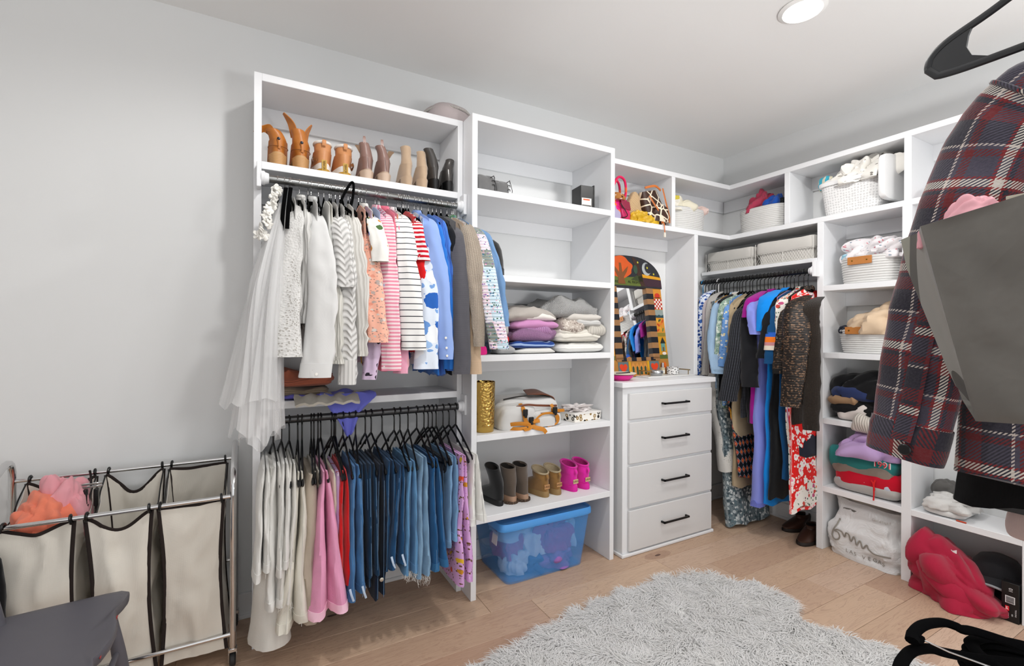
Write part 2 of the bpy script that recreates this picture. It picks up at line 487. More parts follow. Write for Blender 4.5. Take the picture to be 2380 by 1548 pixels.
for z in (2.159, 1.712, 1.282, .861, .427):
    lst.append(('shelf', (1.027, 1.93, Y2, YA - .001, z - .034, z)))
for z in (2.512, 2.125, 1.678, 1.248, .827):
    lst.append(('back_cleat', (1.027, 1.93, YA - .02, YA - .001, z - .09, z)))
panels(u2, lst)
u3 = thing('cubby_unit', 'white L-shaped row of cubbies running round the corner under the ceiling', 'shelving', (2.9, 2.4, 2.13))
panels(u3, [('top_panel', (1.961, 3.539, YC, YA - .001, 2.523, 2.557)), ('top_panel', (XB, 3.539, .7, YC, 2.523, 2.557)),
            ('bottom_panel', (1.961, 3.539, YC, YA - .001, 2.132, 2.166)), ('bottom_panel', (XB, 3.539, .7, YC, 2.132, 2.166)),
            ('divider', (2.616, 2.651, YC, YA - .001, 2.166, 2.523)), ('divider', (XB, 3.539, 1.912, 1.948, 2.166, 2.523)),
            ('divider', (XB, 3.539, 1.226, 1.26, 2.166, 2.523)), ('divider', (XB, 3.539, .74, .775, 2.166, 2.523)),
            ('back_cleat', (1.961, 3.52, YA - .018, YA - .001, 2.43, 2.523)), ('back_cleat', (3.521, 3.539, .74, 2.637, 2.43, 2.523))])
u4 = thing('vanity_niche', 'white niche panel between the drawer chest and the hanging bay', 'shelving', (2.87, 2.5, 1.09))
panels(u4, [('side_panel', (2.853, 2.891, YC, YA - .001, 1.0945, 2.132)), ('back_cleat', (1.962, 2.853, YA - .02, YA - .001, 2.04, 2.132))])
u5 = thing('hanging_bay', 'white shelf over the long hanging clothes in the corner', 'shelving', (3.4, 2.2, 1.9))
panels(u5, [('shelf', (XB, 3.539, 1.73, 2.636, 1.878, 1.904)), ('back_cleat', (3.521, 3.539, 1.73, 2.636, 1.79, 1.878))])
u6 = thing('shelf_column', 'white shelf column with rope baskets and folded clothes', 'shelving', (3.4, 1.48, 0))
lst = [('side_panel', (XB, 3.539, 1.69, 1.729, 0, 2.132)), ('side_panel', (XB, 3.539, 1.222, 1.268, 0, 2.132))]
for z in (1.715, 1.281, .855, .414):
    lst.append(('shelf', (XB, 3.539, 1.268, 1.69, z - .035, z)))
for z in (2.132, 1.68):
    lst.append(('back_cleat', (3.521, 3.539, 1.268, 1.69, z - .09, z)))
panels(u6, lst)
u7 = thing('shelf_column', 'white shelf column at right behind the plaid jacket, crimson sweatshirt below', 'shelving', (3.4, 1.0, 0))
panels(u7, [('side_panel', (XB, 3.539, .742, .786, 0, 2.132)), ('shelf', (XB, 3.539, .786, 1.222, .38, .414)), ('shelf', (XB, 3.539, .786, 1.222, 1.246, 1.281)),
            ('back_cleat', (3.521, 3.539, .786, 1.222, 2.04, 2.132))])

# drawer chest
dc = thing('drawer_chest', 'white four-drawer chest with black bar handles in the niche', 'dresser', (2.43, 2.4, 0))
DRW = M('#d9d9d9', .4, spec=.35)
obj('carcass', join(box(2.022, 2.845, 2.226, 2.65, .0, 1.062, .002)), WHITE, dc, False)
obj('countertop', box(1.997, 2.862, 2.2, 2.652, 1.062, 1.094, .002), WHITE, dc, False)
obj('base_moulding', join(box(2.01, 2.853, 2.206, 2.226, 0, .022, .008, 3), box(2.006, 2.022, 2.206, 2.6, 0, .022, .006, 3), box(2.845, 2.853, 2.206, 2.376, 0, .022, .003)), WHITE, dc, False)
for z0, z1 in ((.86, 1.022), (.581, .84), (.303, .563), (.032, .287)):
    d = obj('drawer', box(2.064, 2.832, 2.207, 2.226, z0, z1, .004, 2), DRW, dc, False)
    zc = (z0 + z1) / 2 + (.004 if z1 > 1 else .012)
    obj('handle', join(box(2.337, 2.573, 2.175, 2.184, zc - .006, zc + .006, .001), box(2.337, 2.348, 2.175, 2.2075, zc - .006, zc + .006, .001), box(2.562, 2.573, 2.175, 2.2075, zc - .006, zc + .006, .001)), BLACK, d, False)

# clothes rods
RODX0, RODX1 = .05, .955
def rod(label, y, z, x0, x1, mat, r=.0165):
    t = thing('closet_rod', label, 'rod', ((x0 + x1) / 2, y, z))
    obj('pole', tube([(x0, y, z), (x1, y, z)], r, 20), mat, t)
    for x, s in ((x0, -1), (x1, 1)):
        obj('socket', xf(lathe([(.001, 0), (.03, 0), (.031, .012), (.026, .016), (.022, .03), (.0166, .031), (.0166, .02), (.001, .02)], 28), (x + s * .021, y, z), (0, R(-90) if s > 0 else R(90), 0)), WHITE, t)
        xa = x + s * .021
        obj('bracket', box(min(xa, xa + s * .018), max(xa, xa + s * .018), y - .026, Y1 - .001, z - .045, z + .062, .002), WHITE, t, False)
    return t
RODDARK = M('#4c4c4d', .35, metal=.8, var=.25, vs=40)
rod('grey steel upper closet rod full of shirts', 2.326, 2.075, RODX0, RODX1, STEEL)
rod('dark lower closet rod holding jeans and trousers', 2.326, 1.007, RODX0, RODX1 + .01, RODDARK)
RBX, RBZ = 3.222, 1.817
t = thing('closet_rod', 'black closet rod of the corner hanging bay', 'rod', (RBX, 2.2, RBZ))
obj('pole', tube([(RBX, 1.752, RBZ), (RBX, 2.62, RBZ)], .016, 20), M('#161617', .3), t)
obj('socket', xf(lathe([(.001, 0), (.03, 0), (.031, .012), (.026, .016), (.022, .03), (.0166, .031), (.0166, .02), (.001, .02)], 28), (RBX, 1.731, RBZ), (R(-90), 0, 0)), WHITE, t)
obj('bracket', box(RBX - .03, XB - .001, 1.712, 1.731, RBZ - .04, RBZ + .062, .002), WHITE, t, False)

# ------------------------------------------------------------------ garments on the rods
class Rod:
    """maps (along rod, depth, height) to the room; depth < 0 is towards the viewer's side"""
    def __init__(s, axis, centre): s.axis = axis; s.c = centre
    def w(s, a, b, z):
        a, b, z = np.broadcast_arrays(np.asarray(a, float), b, z)
        if s.axis == 'x': return np.stack([b, s.c + a, z], -1)      # rod runs along X, depth along Y
        return np.stack([s.c + a, b, z], -1)                        # rod runs along Y, depth along X
RA = Rod('x', 2.326); RB = Rod('y', RBX)
def drape(a, z, seed, amt):
    q = np.stack(np.broadcast_arrays(a * 1.0, z * .28), -1)
    return amt * waves(q, seed, 5.5, 3)
def body_geo(rod, b0, b1, zt, zb, t0, t1, wt=.2, wb=.21, seed=1, slope=.075, amp=.008, neck=.06, n=34, nv=22, hemw=.012):
    th = np.linspace(0, 2 * math.pi, n, endpoint=False)
    s = np.sign(np.cos(th)) * np.abs(np.cos(th)) ** .8; side = np.sign(np.sin(th)) * np.abs(np.sin(th)) ** .6
    v = np.linspace(0, 1, nv)[:, None]
    ztop = zt - slope * np.abs(s) ** 1.25 - neck * .55 * (np.abs(s) < .25)
    hem = zb + hemw * np.sin(s * 9 + seed)
    z = ztop[None] * (1 - v) + hem[None] * v
    wd = wt + (wb - wt) * v ** 1.3
    a = s[None] * wd
    th_ = t0 + (t1 - t0) * v
    b = b0 + (b1 - b0) * v ** 1.2 + side[None] * th_ / 2 * np.clip(.3 + v * 5, .3, 1)
    b = b + drape(a, z, 77, amp) * np.clip(v * 2.5, 0, 1) + drape(a, z, seed, amp * .5) * np.clip(v * 2.5, 0, 1) * (.6 + .4 * side[None])
    a = a + .008 * waves(np.stack([b * 3, z], -1), seed + 4, 3.5, 2) * np.clip(v * 2, 0, 1)
    P = rod.w(a, b, z)
    U = np.stack([a + (side[None] < 0) * .9, np.broadcast_to(z, a.shape)], -1)
    return loft(P, True, True, True, U)
def sleeve_geo(pts, w0, w1, th=38, fl=.3, seed=1, amp=.0085, n=30, nv=44, axis='x', wmid=None, cuff=0.0, bend=0.0):
    """hanging sleeve from 3 room points: flattened tube with wrinkles and an open end"""
    pts = [tuple(p) for p in pts]
    if nv > 10:   # the sleeve starts on the shoulder line of the hanger
        p0 = np.array(pts[0]); back = np.array([0, .13, .058]) if axis == 'x' else np.array([.13, 0, .058])
        pts = [tuple(p0 + back), tuple(p0 + back * .25)] + [tuple(p0 * .75 + np.array(pts[1]) * .25)] + pts[1:]
    P = smoothpath(pts, nv); v = np.linspace(0, 1, nv)
    wm = wmid if wmid is not None else (w0 + w1) / 2
    w = np.interp(v, [0, .14, .3, .65, 1], [w0 * .42, w0 * .75, w0, wm, w1]) if nv > 10 else w0 + (w1 - w0) * v
    c, s_ = math.cos(R(th)), math.sin(R(th))
    D1 = np.array([c, -s_, 0]) if axis == 'x' else np.array([s_, -c, 0]) * -1
    D2 = np.array([s_, c, 0]) if axis == 'x' else np.array([c, s_, 0])
    an = np.linspace(0, 2 * math.pi, n, endpoint=False)
    ca, sa = np.cos(an), np.sin(an)
    ring = P[:, None, :] + (w[:, None] * ca[None] / 2)[..., None] * D1 + (w[:, None] * fl * sa[None] / 2 * 1.2)[..., None] * D2
    Lz = np.concatenate([[0], np.cumsum(np.linalg.norm(np.diff(P, axis=0), axis=1))])[:, None]
    ac = w[:, None] * ca[None] / 2
    gro = np.clip(v[:, None] * 2.2 - .15, 0, 1)
    ph = 2.2 * waves(np.stack([Lz[:, 0], 0 * Lz[:, 0] + seed], -1), seed, 2.2, 2)[:, None]
    q = np.stack(np.broadcast_arrays(ac + .25 * Lz * np.sin(seed), Lz * .8, .02 * sa[None]), -1)
    d = .55 * np.sin(2.6 * np.pi * ca[None] * .62 + ph + seed) + .9 * ridges(q, seed + 3, 9.0, 2) * (.35 + .65 * v[:, None]) + .35 * waves(q, seed + 7, 16.0, 2)
    ring = ring + (d * gro * amp)[..., None] * (ca[None, :, None] * D1 * .5 + .35 * sa[None, :, None] * D2 + .75 * np.array(D2))
    # open end: turn the tube inwards
    inn = ring[-1:] + (P[-1] - ring[-1:]) * .18; deep = inn + np.array([0, 0, .03])
    L = np.concatenate([[0], np.cumsum(np.linalg.norm(np.diff(P, axis=0), axis=1))])
    A = np.concatenate([ring, inn, deep]); L = np.concatenate([L, [L[-1] + .005, L[-1] + .03]])
    per = np.broadcast_to((an / (2 * math.pi))[None] * (w1 + w0) * 1.25, A.shape[:2])
    U = np.stack([per, np.broadcast_to(L[:, None], A.shape[:2])], -1)
    return loft(A, True, True, True, U)
def ringband(pts, w, th, fl, length, axis='x', out=.002):
    """cuff at the end of a sleeve"""
    P = smoothpath(pts, 30); e = P[-1]; d = P[-1] - P[-3]; d /= np.linalg.norm(d)
    return sleeve_geo([e - d * length, e - d * length * .5, e + d * .003], w / .36 * .36 + out, w + out, th, fl * 1.12, 5, .001, 20, 6, axis)
def garment(rod, name, label, cat, mat, top, hem, t0=.02, t1=.03, wt=.2, wb=.21, seed=1, sleeve=None, cuff=None, cuffmat=None, collar=None, group=None, slope=.075, amp=.008, hemband=None, buttons=0, extra=None, smat=None):
    """top / hem: (along-rod position, height); sleeve: dict(p=[3 points], w0, w1, th, fl, seed, amp)"""
    b0, zt = top; b1, zb = hem
    base = rod.w(0, b0, zt)
    t = thing(name, label, cat, tuple(float(k) for k in base), group)
    obj('body', body_geo(rod, b0, b1, zt, zb, t0, t1, wt, wb, seed, slope, amp), mat, t)
    if collar is not None:
        cw = .052; pts = []
        for k in range(16):
            an = 2 * math.pi * k / 16
            pts.append(rod.w(cw * math.cos(an), b0 + .016 * math.sin(an), zt - .004 - .012 * abs(math.cos(an))))
        obj('collar', tube(np.array(pts), .006, 6, closed=True, rb=.014), collar, t)
    if sleeve:
        p = sleeve['p']; ax = rod.axis
        kw = {k: sleeve[k] for k in ('th', 'fl', 'seed', 'amp', 'wmid') if k in sleeve}
        sl = obj('sleeve', sleeve_geo(p, sleeve['w0'], sleeve['w1'], axis=ax, **kw), smat or mat, t)
        if cuff:
            c = obj('cuff', ringband(p, sleeve['w1'] * 1.0, sleeve.get('th', 38), sleeve.get('fl', .3), cuff, ax), cuffmat or mat, sl)
            if buttons:
                P = smoothpath(p, 30); e = P[-1]
                bs = []
                for k in range(buttons):
                    q = P[-2 - 2 * k] + np.array([0, -.5 * sleeve['w1'] * .62 if ax == 'x' else 0, 0]) + (np.array([-.5 * sleeve['w1'] * .62 , .0, 0]) if ax == 'y' else 0)
                    bs.append(xf(lathe([(.0005, .002), (.005, .002), (.006, 0), (.0005, -.001)], 12), q, (R(90), 0, 0) if ax == 'x' else (0, R(-90), 0)))
                obj('buttons', join(*bs), M('#e9e6e0', .3), sl)
    if hemband: 
        obj('hem', body_geo(rod, b0 + (b1 - b0) * .97, b1, zb + .03, zb - .004, t1 + .003, t1 + .003, wb + .002, wb + .002, seed, 0, amp, 0, 34, 4), hemband, t)
    if extra: extra(t)
    return t

# --- hangers
def velvet_geo(L=.172):
    up = [(-L, -.088), (-L - .004, -.078), (-L + .01, -.066), (-.10, -.042), (-.03, -.014), (0, -.004), (.03, -.014), (.10, -.042), (L - .01, -.066), (L + .004, -.078), (L, -.088)]
    P = smoothpath([(a, 0, z) for a, z in up], 48)
    bar = smoothpath([(-L, 0, -.088), (-L + .02, 0, -.094), (0, 0, -.094), (L - .02, 0, -.094), (L, 0, -.088)], 20)
    hump = lathe([(.001, -.014), (.03, -.012), (.024, .004), (.012, .02), (.004, .03), (.001, .032)], 14, sy=.2)
    return join(tube(P, .003, 8, rb=.008), tube(bar, .003, 8, rb=.006), hump)
def hook_pts(rz, turn=1):
    """open hook: from hanger neck (0,0) up to a loop whose top is rz above"""
    r = .021
    pts = [(0, 0, 0), (0, 0, rz - 2.3 * r), (r * .9 * turn, 0, rz - 1.55 * r), (r * .8 * turn, 0, rz - .5 * r), (0, 0, rz), (-r * .85 * turn, 0, rz - .6 * r), (-r * .95 * turn, 0, rz - 1.2 * r)]
    return smoothpath(pts, 30)
VH = thing('velvet_hanger', 'thin black velvet hanger with a chrome hook on the upper rod', 'hanger', (0, 0, 0), 'black velvet hangers on the upper rod')
obj('shoulders', velvet_geo(), VELVET, VH, local=True)
obj('hook', tube(hook_pts(.095), .0019, 6), CHROME, VH, local=True)
UPHOOK = [.094,.122,.14,.146,.182,.218,.231,.262,.285,.309,.317,.336,.356,.369,.393,.404,.441,.456,.474,.519,.534,.54,.58,.631,.641,.655,.661,.671,.684,.714,.734,.752,.789,.811,.832,.857,.89,.916,.925]
for i, x in enumerate(UPHOOK):
    h = VH if i == 0 else dup(VH)
    h.location = (x, 2.326, 2.075 + .0185 - .095 - random.random() * .002)
    h.rotation_euler = (0, 0, R(90 + random.uniform(-5, 5)))

# --- upper rod: tops, from the left
ZC = 2.014
def gx(p): return p[0]
WK = knit('#dddcd9', 330, .5); WKR = rib('#dbdad7', 70, 0, .5, .82); WL = cloth('#dcdcdb', 1200, .3, .04, .1); WL2 = cloth('#dcdcd8', 900, .2, .05); CREAMK = rib('#e0ded6', 90, 0, .5, .85)
def cable():
    t = NT('cable_knit'); uv = t.coord('UV'); s = t.sep(uv)
    a = t.math('ABSOLUTE', t.math('SINE', t.math('ADD', t.math('MULTIPLY', s[1], 110.0), t.math('MULTIPLY', t.math('ABSOLUTE', t.math('SINE', t.math('MULTIPLY', s[0], 60.0))), 3.0))))
    c = t.mix(a, '#bdbcb9', '#dfdedc'); m = t.fin(c, .95, 0, .15, .2); t.bump(a, .7, .006); return m
CABLE = cable()
def sequin():
    t = NT('sequin_knit'); uv = t.coord('UV')
    v = t.vor(uv, 130.0); s = t.sep(uv)
    zone = t.noise(t.scale(uv, (6.0, 1.5, 1.0)), 1.5, 2.0)
    f = t.math('MULTIPLY', t.math('LESS_THAN', v.outputs['Distance'], .33), t.math('GREATER_THAN', zone, .5))
    c = t.mix(f, t.mix(t.noise(uv, 90.0), '#c2c1be', '#e2e1df'), '#a9a6a0'); m = t.fin(c, .8, 0, .4, .1); t.bump(v.outputs['Distance'], .6, .004); return m
SEQ = sequin()
GREYLIN = stripes('#dcdad5', '#c6c3bd', 95, .5, 0, .6)
PEACH = prints('#f2b6a0', ['#d9cfc8', '#f2b6a0', '#b9a8a2', '#f2b6a0', '#e79c86'], 60, .42, '#a98b82', 95)
EMB = prints('#ecebe6', ['#ecebe6', '#4d6b3c', '#ecebe6', '#7c86c9', '#c98a3c', '#ecebe6'], 28, .38)
BCHECK = stripes('#9fb0da', '#b9c5e4', 140, .5, 1)
COW = prints('#cbb6cf', ['#cbb6cf', '#2f2a33', '#cbb6cf', '#e7d8e4', '#2f2a33', '#d9a83c'], 34, .4)
PSTR = stripes('#e58fa6', '#f0dcdf', 62, .5, 1)
PINK = cloth('#ee7f97', 1000, .2, .06, .15)
FLOY = prints('#e9a8bf', ['#e7c02f', '#e9a8bf', '#d95b8a', '#e7e0d2', '#6f9b63', '#e9a8bf'], 16, .5)
BWS = stripes('#20242f', '#eeeeec', 36, .14, 1)
RED = cloth('#d8181c', 900, .2, .05, .2)
RWS = stripes('#c9182c', '#f1efee', 44, .5, 1)
BPRINT = prints('#dfe8f4', ['#2c63b8', '#dfe8f4', '#9fbfe6', '#2c63b8', '#f0f4f8', '#6d9bd8'], 13, .52, '#7aa4dc', 30)
OXF = cloth('#93aee6', 1300, .2, .06, .1)
BBLUE = cloth('#2d78d2', 900, .2, .06, .2); PBLUE = rib('#4f83dc', 110, 0, .4, .8)
NAVY = cloth('#0e1118', 800, .2, .1, .2); SUEDEG = cloth('#55545a', 300, .25, .16, .4); SUEDET = cloth('#c2a88d', 300, .25, .1, .4)
OAT = knit('#b9ab9b', 330, .7)
def patchwork():
    t = NT('patchwork'); uv = t.coord('UV'); s = t.sep(uv)
    cell = t.vor(t.scale(uv, (1.0, 1.0, 1.0)), 11.0, 'F1', .15)
    rr = t.sep(cell.outputs['Color'])[0]
    fl = t.vor(uv, 95.0); fr = t.sep(fl.outputs['Color'])[1]
    g = t.ramp(rr, [(0, '#e9e4ea'), (.25, '#5f8a5e'), (.42, '#e8d3dc'), (.6, '#c9dbe6'), (.78, '#efeeee'), (.9, '#8a8f86')])
    d = t.ramp(fr, [(0, '#8e5aa0'), (.2, '#e8e4e0'), (.45, '#3f6f8f'), (.6, '#d9a5b5'), (.8, '#3f5f45')])
    c = t.mix(t.math('LESS_THAN', fl.outputs['Distance'], .34), g, d)
    q = t.math('LESS_THAN', t.math('FRACT', t.math('MULTIPLY', s[1], 60.0)), .12)
    c = t.mix(t.math('MULTIPLY', q, .5), c, '#6fb0c9')
    m = t.fin(c, .9, 0, .2, .2); t.bump(t.math('ABSOLUTE', t.math('SINE', t.math('MULTIPLY', s[1], 188.0))), .5, .006); return m
PATCH = patchwork()
DENL = denim('#6f93bd', .3)

def top_row(name, label, cat, mat, p, w0, w1, hemz, x0=None, x1=None, **kw):
    sl = dict(p=p, w0=w0, w1=w1)
    for k in ('th', 'fl', 'amp', 'wmid'):
        if k in kw: sl[k] = kw.pop(k)
    sl['seed'] = len(bpy.data.objects) % 900
    bx = p[0][0] if x0 is None else x0
    bx = min(max(bx, .075), .93)
    hx = bx + (.01 if x1 is None else x1)
    return garment(RA, name, label, cat, mat, (bx, ZC + .0), (min(max(hx, .07), .94), hemz), sleeve=sl, seed=sl['seed'], **kw)
A = 2.125
top_row('cardigan', 'white cardigan with sequins scattered down its sleeve, leftmost of the knits', 'cardigan', SEQ, [(0.152,2.140,1.901), (0.121,2.100,1.630), (0.095,2.040,1.303)], .075, .155, 1.36, wmid=.105, fl=.24, th=30)
top_row('sweater', 'white ribbed sweater with a shawl collar behind the sequined cardigan', 'sweater', WKR, [(0.188,2.140,1.891), (0.193,2.120,1.655), (0.183,2.100,1.436)], .07, .06, 1.42, th=55, collar=WKR)
top_row('shirt', 'white linen shirt with a buttoned cuff on its wide sleeve', 'shirt', WL, [(0.236,2.120,1.871), (0.252,2.050,1.545), (0.217,2.020,1.222)], .07, .125, 1.30, wmid=.12, fl=.26, th=25, cuff=.055, buttons=1, collar=WL)
top_row('blouse', 'plain white blouse squeezed between the linen shirt and the cable cardigan', 'blouse', WL2, [(0.284,2.140,1.866), (0.291,2.120,1.643), (0.286,2.100,1.401)], .06, .05, 1.42, th=60)
top_row('cardigan', 'cream fine ribbed cardigan with a long straight edge', 'cardigan', CREAMK, [(0.295,2.130,1.866), (0.303,2.090,1.550), (0.306,2.060,1.269)], .06, .07, 1.33, th=48, fl=.25)
top_row('sweater', 'white chunky cable sweater with a short turned-up sleeve', 'sweater', CABLE, [(0.318,2.120,1.881), (0.332,2.080,1.751), (0.336,2.060,1.589)], .07, .09, 1.38, th=32, fl=.3)
top_row('cardigan', 'white cable knit cardigan with a long sleeve ending in a ribbed cuff', 'cardigan', CABLE, [(0.344,2.130,1.871), (0.352,2.070,1.532), (0.344,2.050,1.185)], .07, .075, 1.28, th=35, fl=.35, cuff=.1, cuffmat=WKR)
top_row('shirt', 'pale grey crinkled shirt with fine stripes', 'shirt', GREYLIN, [(0.382,2.120,1.883), (0.403,2.070,1.553), (0.407,2.050,1.299)], .07, .055, 1.36, wmid=.09, th=40)
top_row('blouse', 'peach paisley blouse with a gathered cuff', 'blouse', PEACH, [(0.433,2.120,1.819), (0.455,2.070,1.555), (0.469,2.030,1.360)], .06, .085, 1.42, wmid=.1, th=30, fl=.26, cuff=.035)
top_row('blouse', 'lavender blouse with dark cow spots peeping out below the peach sleeve', 'blouse', COW, [(0.466,2.130,1.713), (0.462,2.090,1.425), (0.438,2.060,1.198)], .06, .07, 1.26, x0=.46, th=40, t1=.04)
top_row('top', 'white top embroidered with flowers, short sleeved', 'top', EMB, [(0.464,2.110,1.896), (0.472,2.060,1.797), (0.481,2.050,1.707)], .06, .075, 1.45, th=30, collar=EMB)
top_row('shirt', 'blue gingham shirt sleeve between the embroidered top and the pink stripes', 'shirt', BCHECK, [(0.497,2.120,1.752), (0.495,2.090,1.634), (0.489,2.080,1.463)], .07, .06, 1.34, th=42)
top_row('shirt', 'pale pink striped shirt with a long straight sleeve', 'shirt', PSTR, [(0.524,2.120,1.909), (0.525,2.060,1.576), (0.525,2.040,1.234)], .075, .085, 1.24, th=30, fl=.28, collar=PSTR)
top_row('shirt', 'plain rose pink shirt with its hem showing under the striped one', 'shirt', PINK, [(0.563,2.120,1.895), (0.569,2.090,1.580), (0.551,2.080,1.253)], .07, .06, 1.235, x1=-.04, t1=.07, th=45, collar=PINK)
top_row('blouse', 'pink blouse with big yellow and rose flowers', 'blouse', FLOY, [(0.579,2.120,1.818), (0.583,2.090,1.503), (0.572,2.060,1.219)], .06, .07, 1.27, th=45, fl=.3)
top_row('shirt', 'white shirt with narrow black stripes and a wide sleeve', 'shirt', BWS, [(0.599,2.110,1.913), (0.606,2.040,1.616), (0.622,2.020,1.323)], .07, .105, 1.33, wmid=.092, th=22, fl=.28, collar=BWS)
top_row('sweater', 'bright red sweater beside the black striped shirt', 'sweater', RED, [(0.651,2.120,1.865), (0.676,2.080,1.565), (0.674,2.060,1.305)], .065, .075, 1.32, th=35, fl=.3)
top_row('top', 'red and white striped top with a short sleeve', 'top', RWS, [(0.661,2.120,1.906), (0.670,2.090,1.812), (0.679,2.080,1.730)], .06, .06, 1.45, th=35)
top_row('blouse', 'white blouse with bold blue leaf shapes', 'blouse', BPRINT, [(0.696,2.120,1.870), (0.702,2.060,1.564), (0.681,2.030,1.237)], .07, .11, 1.25, wmid=.085, th=25, fl=.28)
top_row('shirt', 'light blue oxford shirt with a row of white cuff buttons', 'shirt', OXF, [(0.726,2.110,1.912), (0.752,2.050,1.625), (0.775,2.030,1.281)], .075, .065, 1.34, wmid=.085, th=30, fl=.32, cuff=.05, buttons=3, collar=OXF)
top_row('sweater', 'vivid blue sweater beside the oxford shirt', 'sweater', BBLUE, [(0.767,2.130,1.904), (0.801,2.100,1.571), (0.807,2.080,1.229)], .06, .055, 1.2, th=50)
top_row('sweater', 'periwinkle blue ribbed sweater', 'sweater', PBLUE, [(0.795,2.130,1.920), (0.827,2.100,1.572), (0.825,2.080,1.220)], .06, .06, 1.2, th=52)
top_row('jacket', 'black jacket between the blue sweaters and the charcoal suede', 'jacket', NAVY, [(0.828,2.130,1.903), (0.844,2.100,1.676), (0.846,2.090,1.223)], .06, .06, 1.2, th=50)
top_row('jacket', 'charcoal suede shirt jacket with a smooth straight sleeve', 'jacket', SUEDEG, [(0.860,2.110,1.886), (0.863,2.060,1.571), (0.856,2.030,1.207)], .07, .08, 1.3, th=25, fl=.3, amp=.004)
top_row('jacket', 'tan suede jacket with a seam near the cuff', 'jacket', SUEDET, [(0.900,2.120,1.881), (0.921,2.080,1.575), (0.925,2.040,1.207)], .065, .065, 1.32, th=32, fl=.32, amp=.004, cuff=.06)
top_row('cardigan', 'oatmeal coarse knit cardigan', 'cardigan', OAT, [(0.919,2.100,1.911), (0.932,2.030,1.613), (0.933,2.010,1.335)], .07, .05, 1.45, wmid=.095, th=30, fl=.3)
top_row('jacket', 'quilted patchwork jacket in small flowered squares', 'jacket', PATCH, [(0.965,2.090,1.893), (0.983,2.000,1.609), (1.011,1.950,1.324)], .07, .09, 1.45, wmid=.09, x0=.915, th=25, fl=.3, collar=PATCH, amp=.004)
top_row('jacket', 'light blue denim jacket at the right end of the upper rod', 'jacket', DENL, [(1.000,2.100,1.888), (1.038,2.040,1.682), (1.064,2.020,1.434)], .07, .06, 1.5, wmid=.075, x0=.93, th=35, fl=.34, cuff=.05)

# white dress of tulle with its flower strap, hanging over the unit's left edge
def tulle_mat():
    t = NT('tulle'); n = t.noise(t.scale(t.coord('UV'), (14.0, 1.0, 1.0)), 1.0, 3.0)
    m = t.fin('#f0f0f0', .9, 0, .1)
    t.l(t.math('ADD', t.math('MULTIPLY', n, .5), .08), t.b.inputs['Alpha'])
    return m
TULLE = tulle_mat()
td = thing('tulle_dress', 'sheer white tulle dress with a rosette strap, hanging past the left panel', 'dress', (.1, 2.25, 2.0))
def skirt(layer, seed, top, mid, bot, r0, r1, r2, zt, zm, zb):
    n, nv = 64, 34; th = np.linspace(0, 2 * math.pi, n, endpoint=False); v = np.linspace(0, 1, nv)
    ctr = smoothpath([(top[0], top[1], zt), (mid[0], mid[1], zm), (bot[0], bot[1], zb)], nv)
    r = np.interp(v, [0, .45, 1], [0, 1, 2]); ra = np.interp(r, [0, 1, 2], [r0[0], r1[0], r2[0]]); rb = np.interp(r, [0, 1, 2], [r0[1], r1[1], r2[1]])
    q = np.stack([np.cos(th), np.sin(th)], -1)
    f = waves(np.repeat(q[None], nv, 0) + v[:, None, None] * .12, seed, 1.3, 3)
    k = 1 + .22 * f * np.clip(v * 2, .1, 1)[:, None]
    A = np.zeros((nv, n, 3)); A[..., 0] = ctr[:, 0:1] + ra[:, None] * np.cos(th)[None] * k; A[..., 1] = ctr[:, 1:2] + rb[:, None] * np.sin(th)[None] * k
    A[..., 2] = ctr[:, 2:3] + .035 * waves(q, seed + 9, .8, 2)[None] * v[:, None] ** 3
    return loft(A, True, False, False)
obj('bodice', body_geo(RA, .1, .1, 1.985, 1.62, .03, .06, .12, .15, 3, .05, .01), cloth('#e4e4e3', 900, .2, .05), td)
for k, (sd, z) in enumerate(((3, 1.13), (17, 1.02), (29, .99))):
    obj('tulle_layer', skirt(k, sd, (.105, 2.2), (.045, 2.13), (.0 + .012 * k, 2.1), (.02, .05), (.05 + .006 * k, .1), (.105 - .018 * k, .13), 1.93, 1.55, z), TULLE, td)
rosette = []
for k in range(5):
    an = k * 2 * math.pi / 5
    rosette.append(xf(blob((0, 0, 0), (.012, .009, .007), 4 + k, .2, nu=10, nv=7, flat=.6), (.010 * math.cos(an), .010 * math.sin(an), 0), (.5, 0, an)))
rosette.append(blob((0, 0, .002), (.006, .006, .007), 9, .2, nu=8, nv=6))
ro = join(*rosette); fl = []
PF = smoothpath([(0.093,2.200,2.001), (0.071,2.120,1.924), (0.049,2.090,1.854), (0.029,2.100,1.786)], 9)
for k, p in enumerate(PF):
    for j in range(2):
        fl.append(xf(ro, tuple(p + np.array([random.uniform(-.014, .014), random.uniform(-.012, .006), random.uniform(-.008, .008)])), (R(80 + random.uniform(-25, 25)), random.uniform(-.5, .5), random.random() * 6)))
obj('rosette_strap', join(*fl), cloth('#e7e5df', 900, .1, .03), td)
for a, b, c in (((.118, 2.16, 2.0), (.106, 2.12, 1.9), (.1, 2.12, 1.8)), ((.135, 2.15, 2.0), (.124, 2.11, 1.9), (.12, 2.11, 1.82))):
    obj('black_strap', tube(smoothpath([a, b, c], 12), .008, 8, rb=.003), VELVET, td)
# big black flocked hook standing above the rod
t = thing('flocked_hanger', 'thick black flocked hanger with a tall wide hook among the white tops', 'hanger', (.43, 2.3, 2.0))
obj('hook', tube(smoothpath([(0.337,2.200,1.923), (0.349,2.240,1.996), (0.383,2.300,2.072), (0.410,2.320,2.114), (0.416,2.310,2.087), (0.401,2.270,2.006), (0.374,2.220,1.932)], 30), .006, 10), VELVET, t)
obj('shoulders', xf(velvet_geo(.19), (.436, 2.326, 1.975), (0, 0, R(90))), VELVET, t)

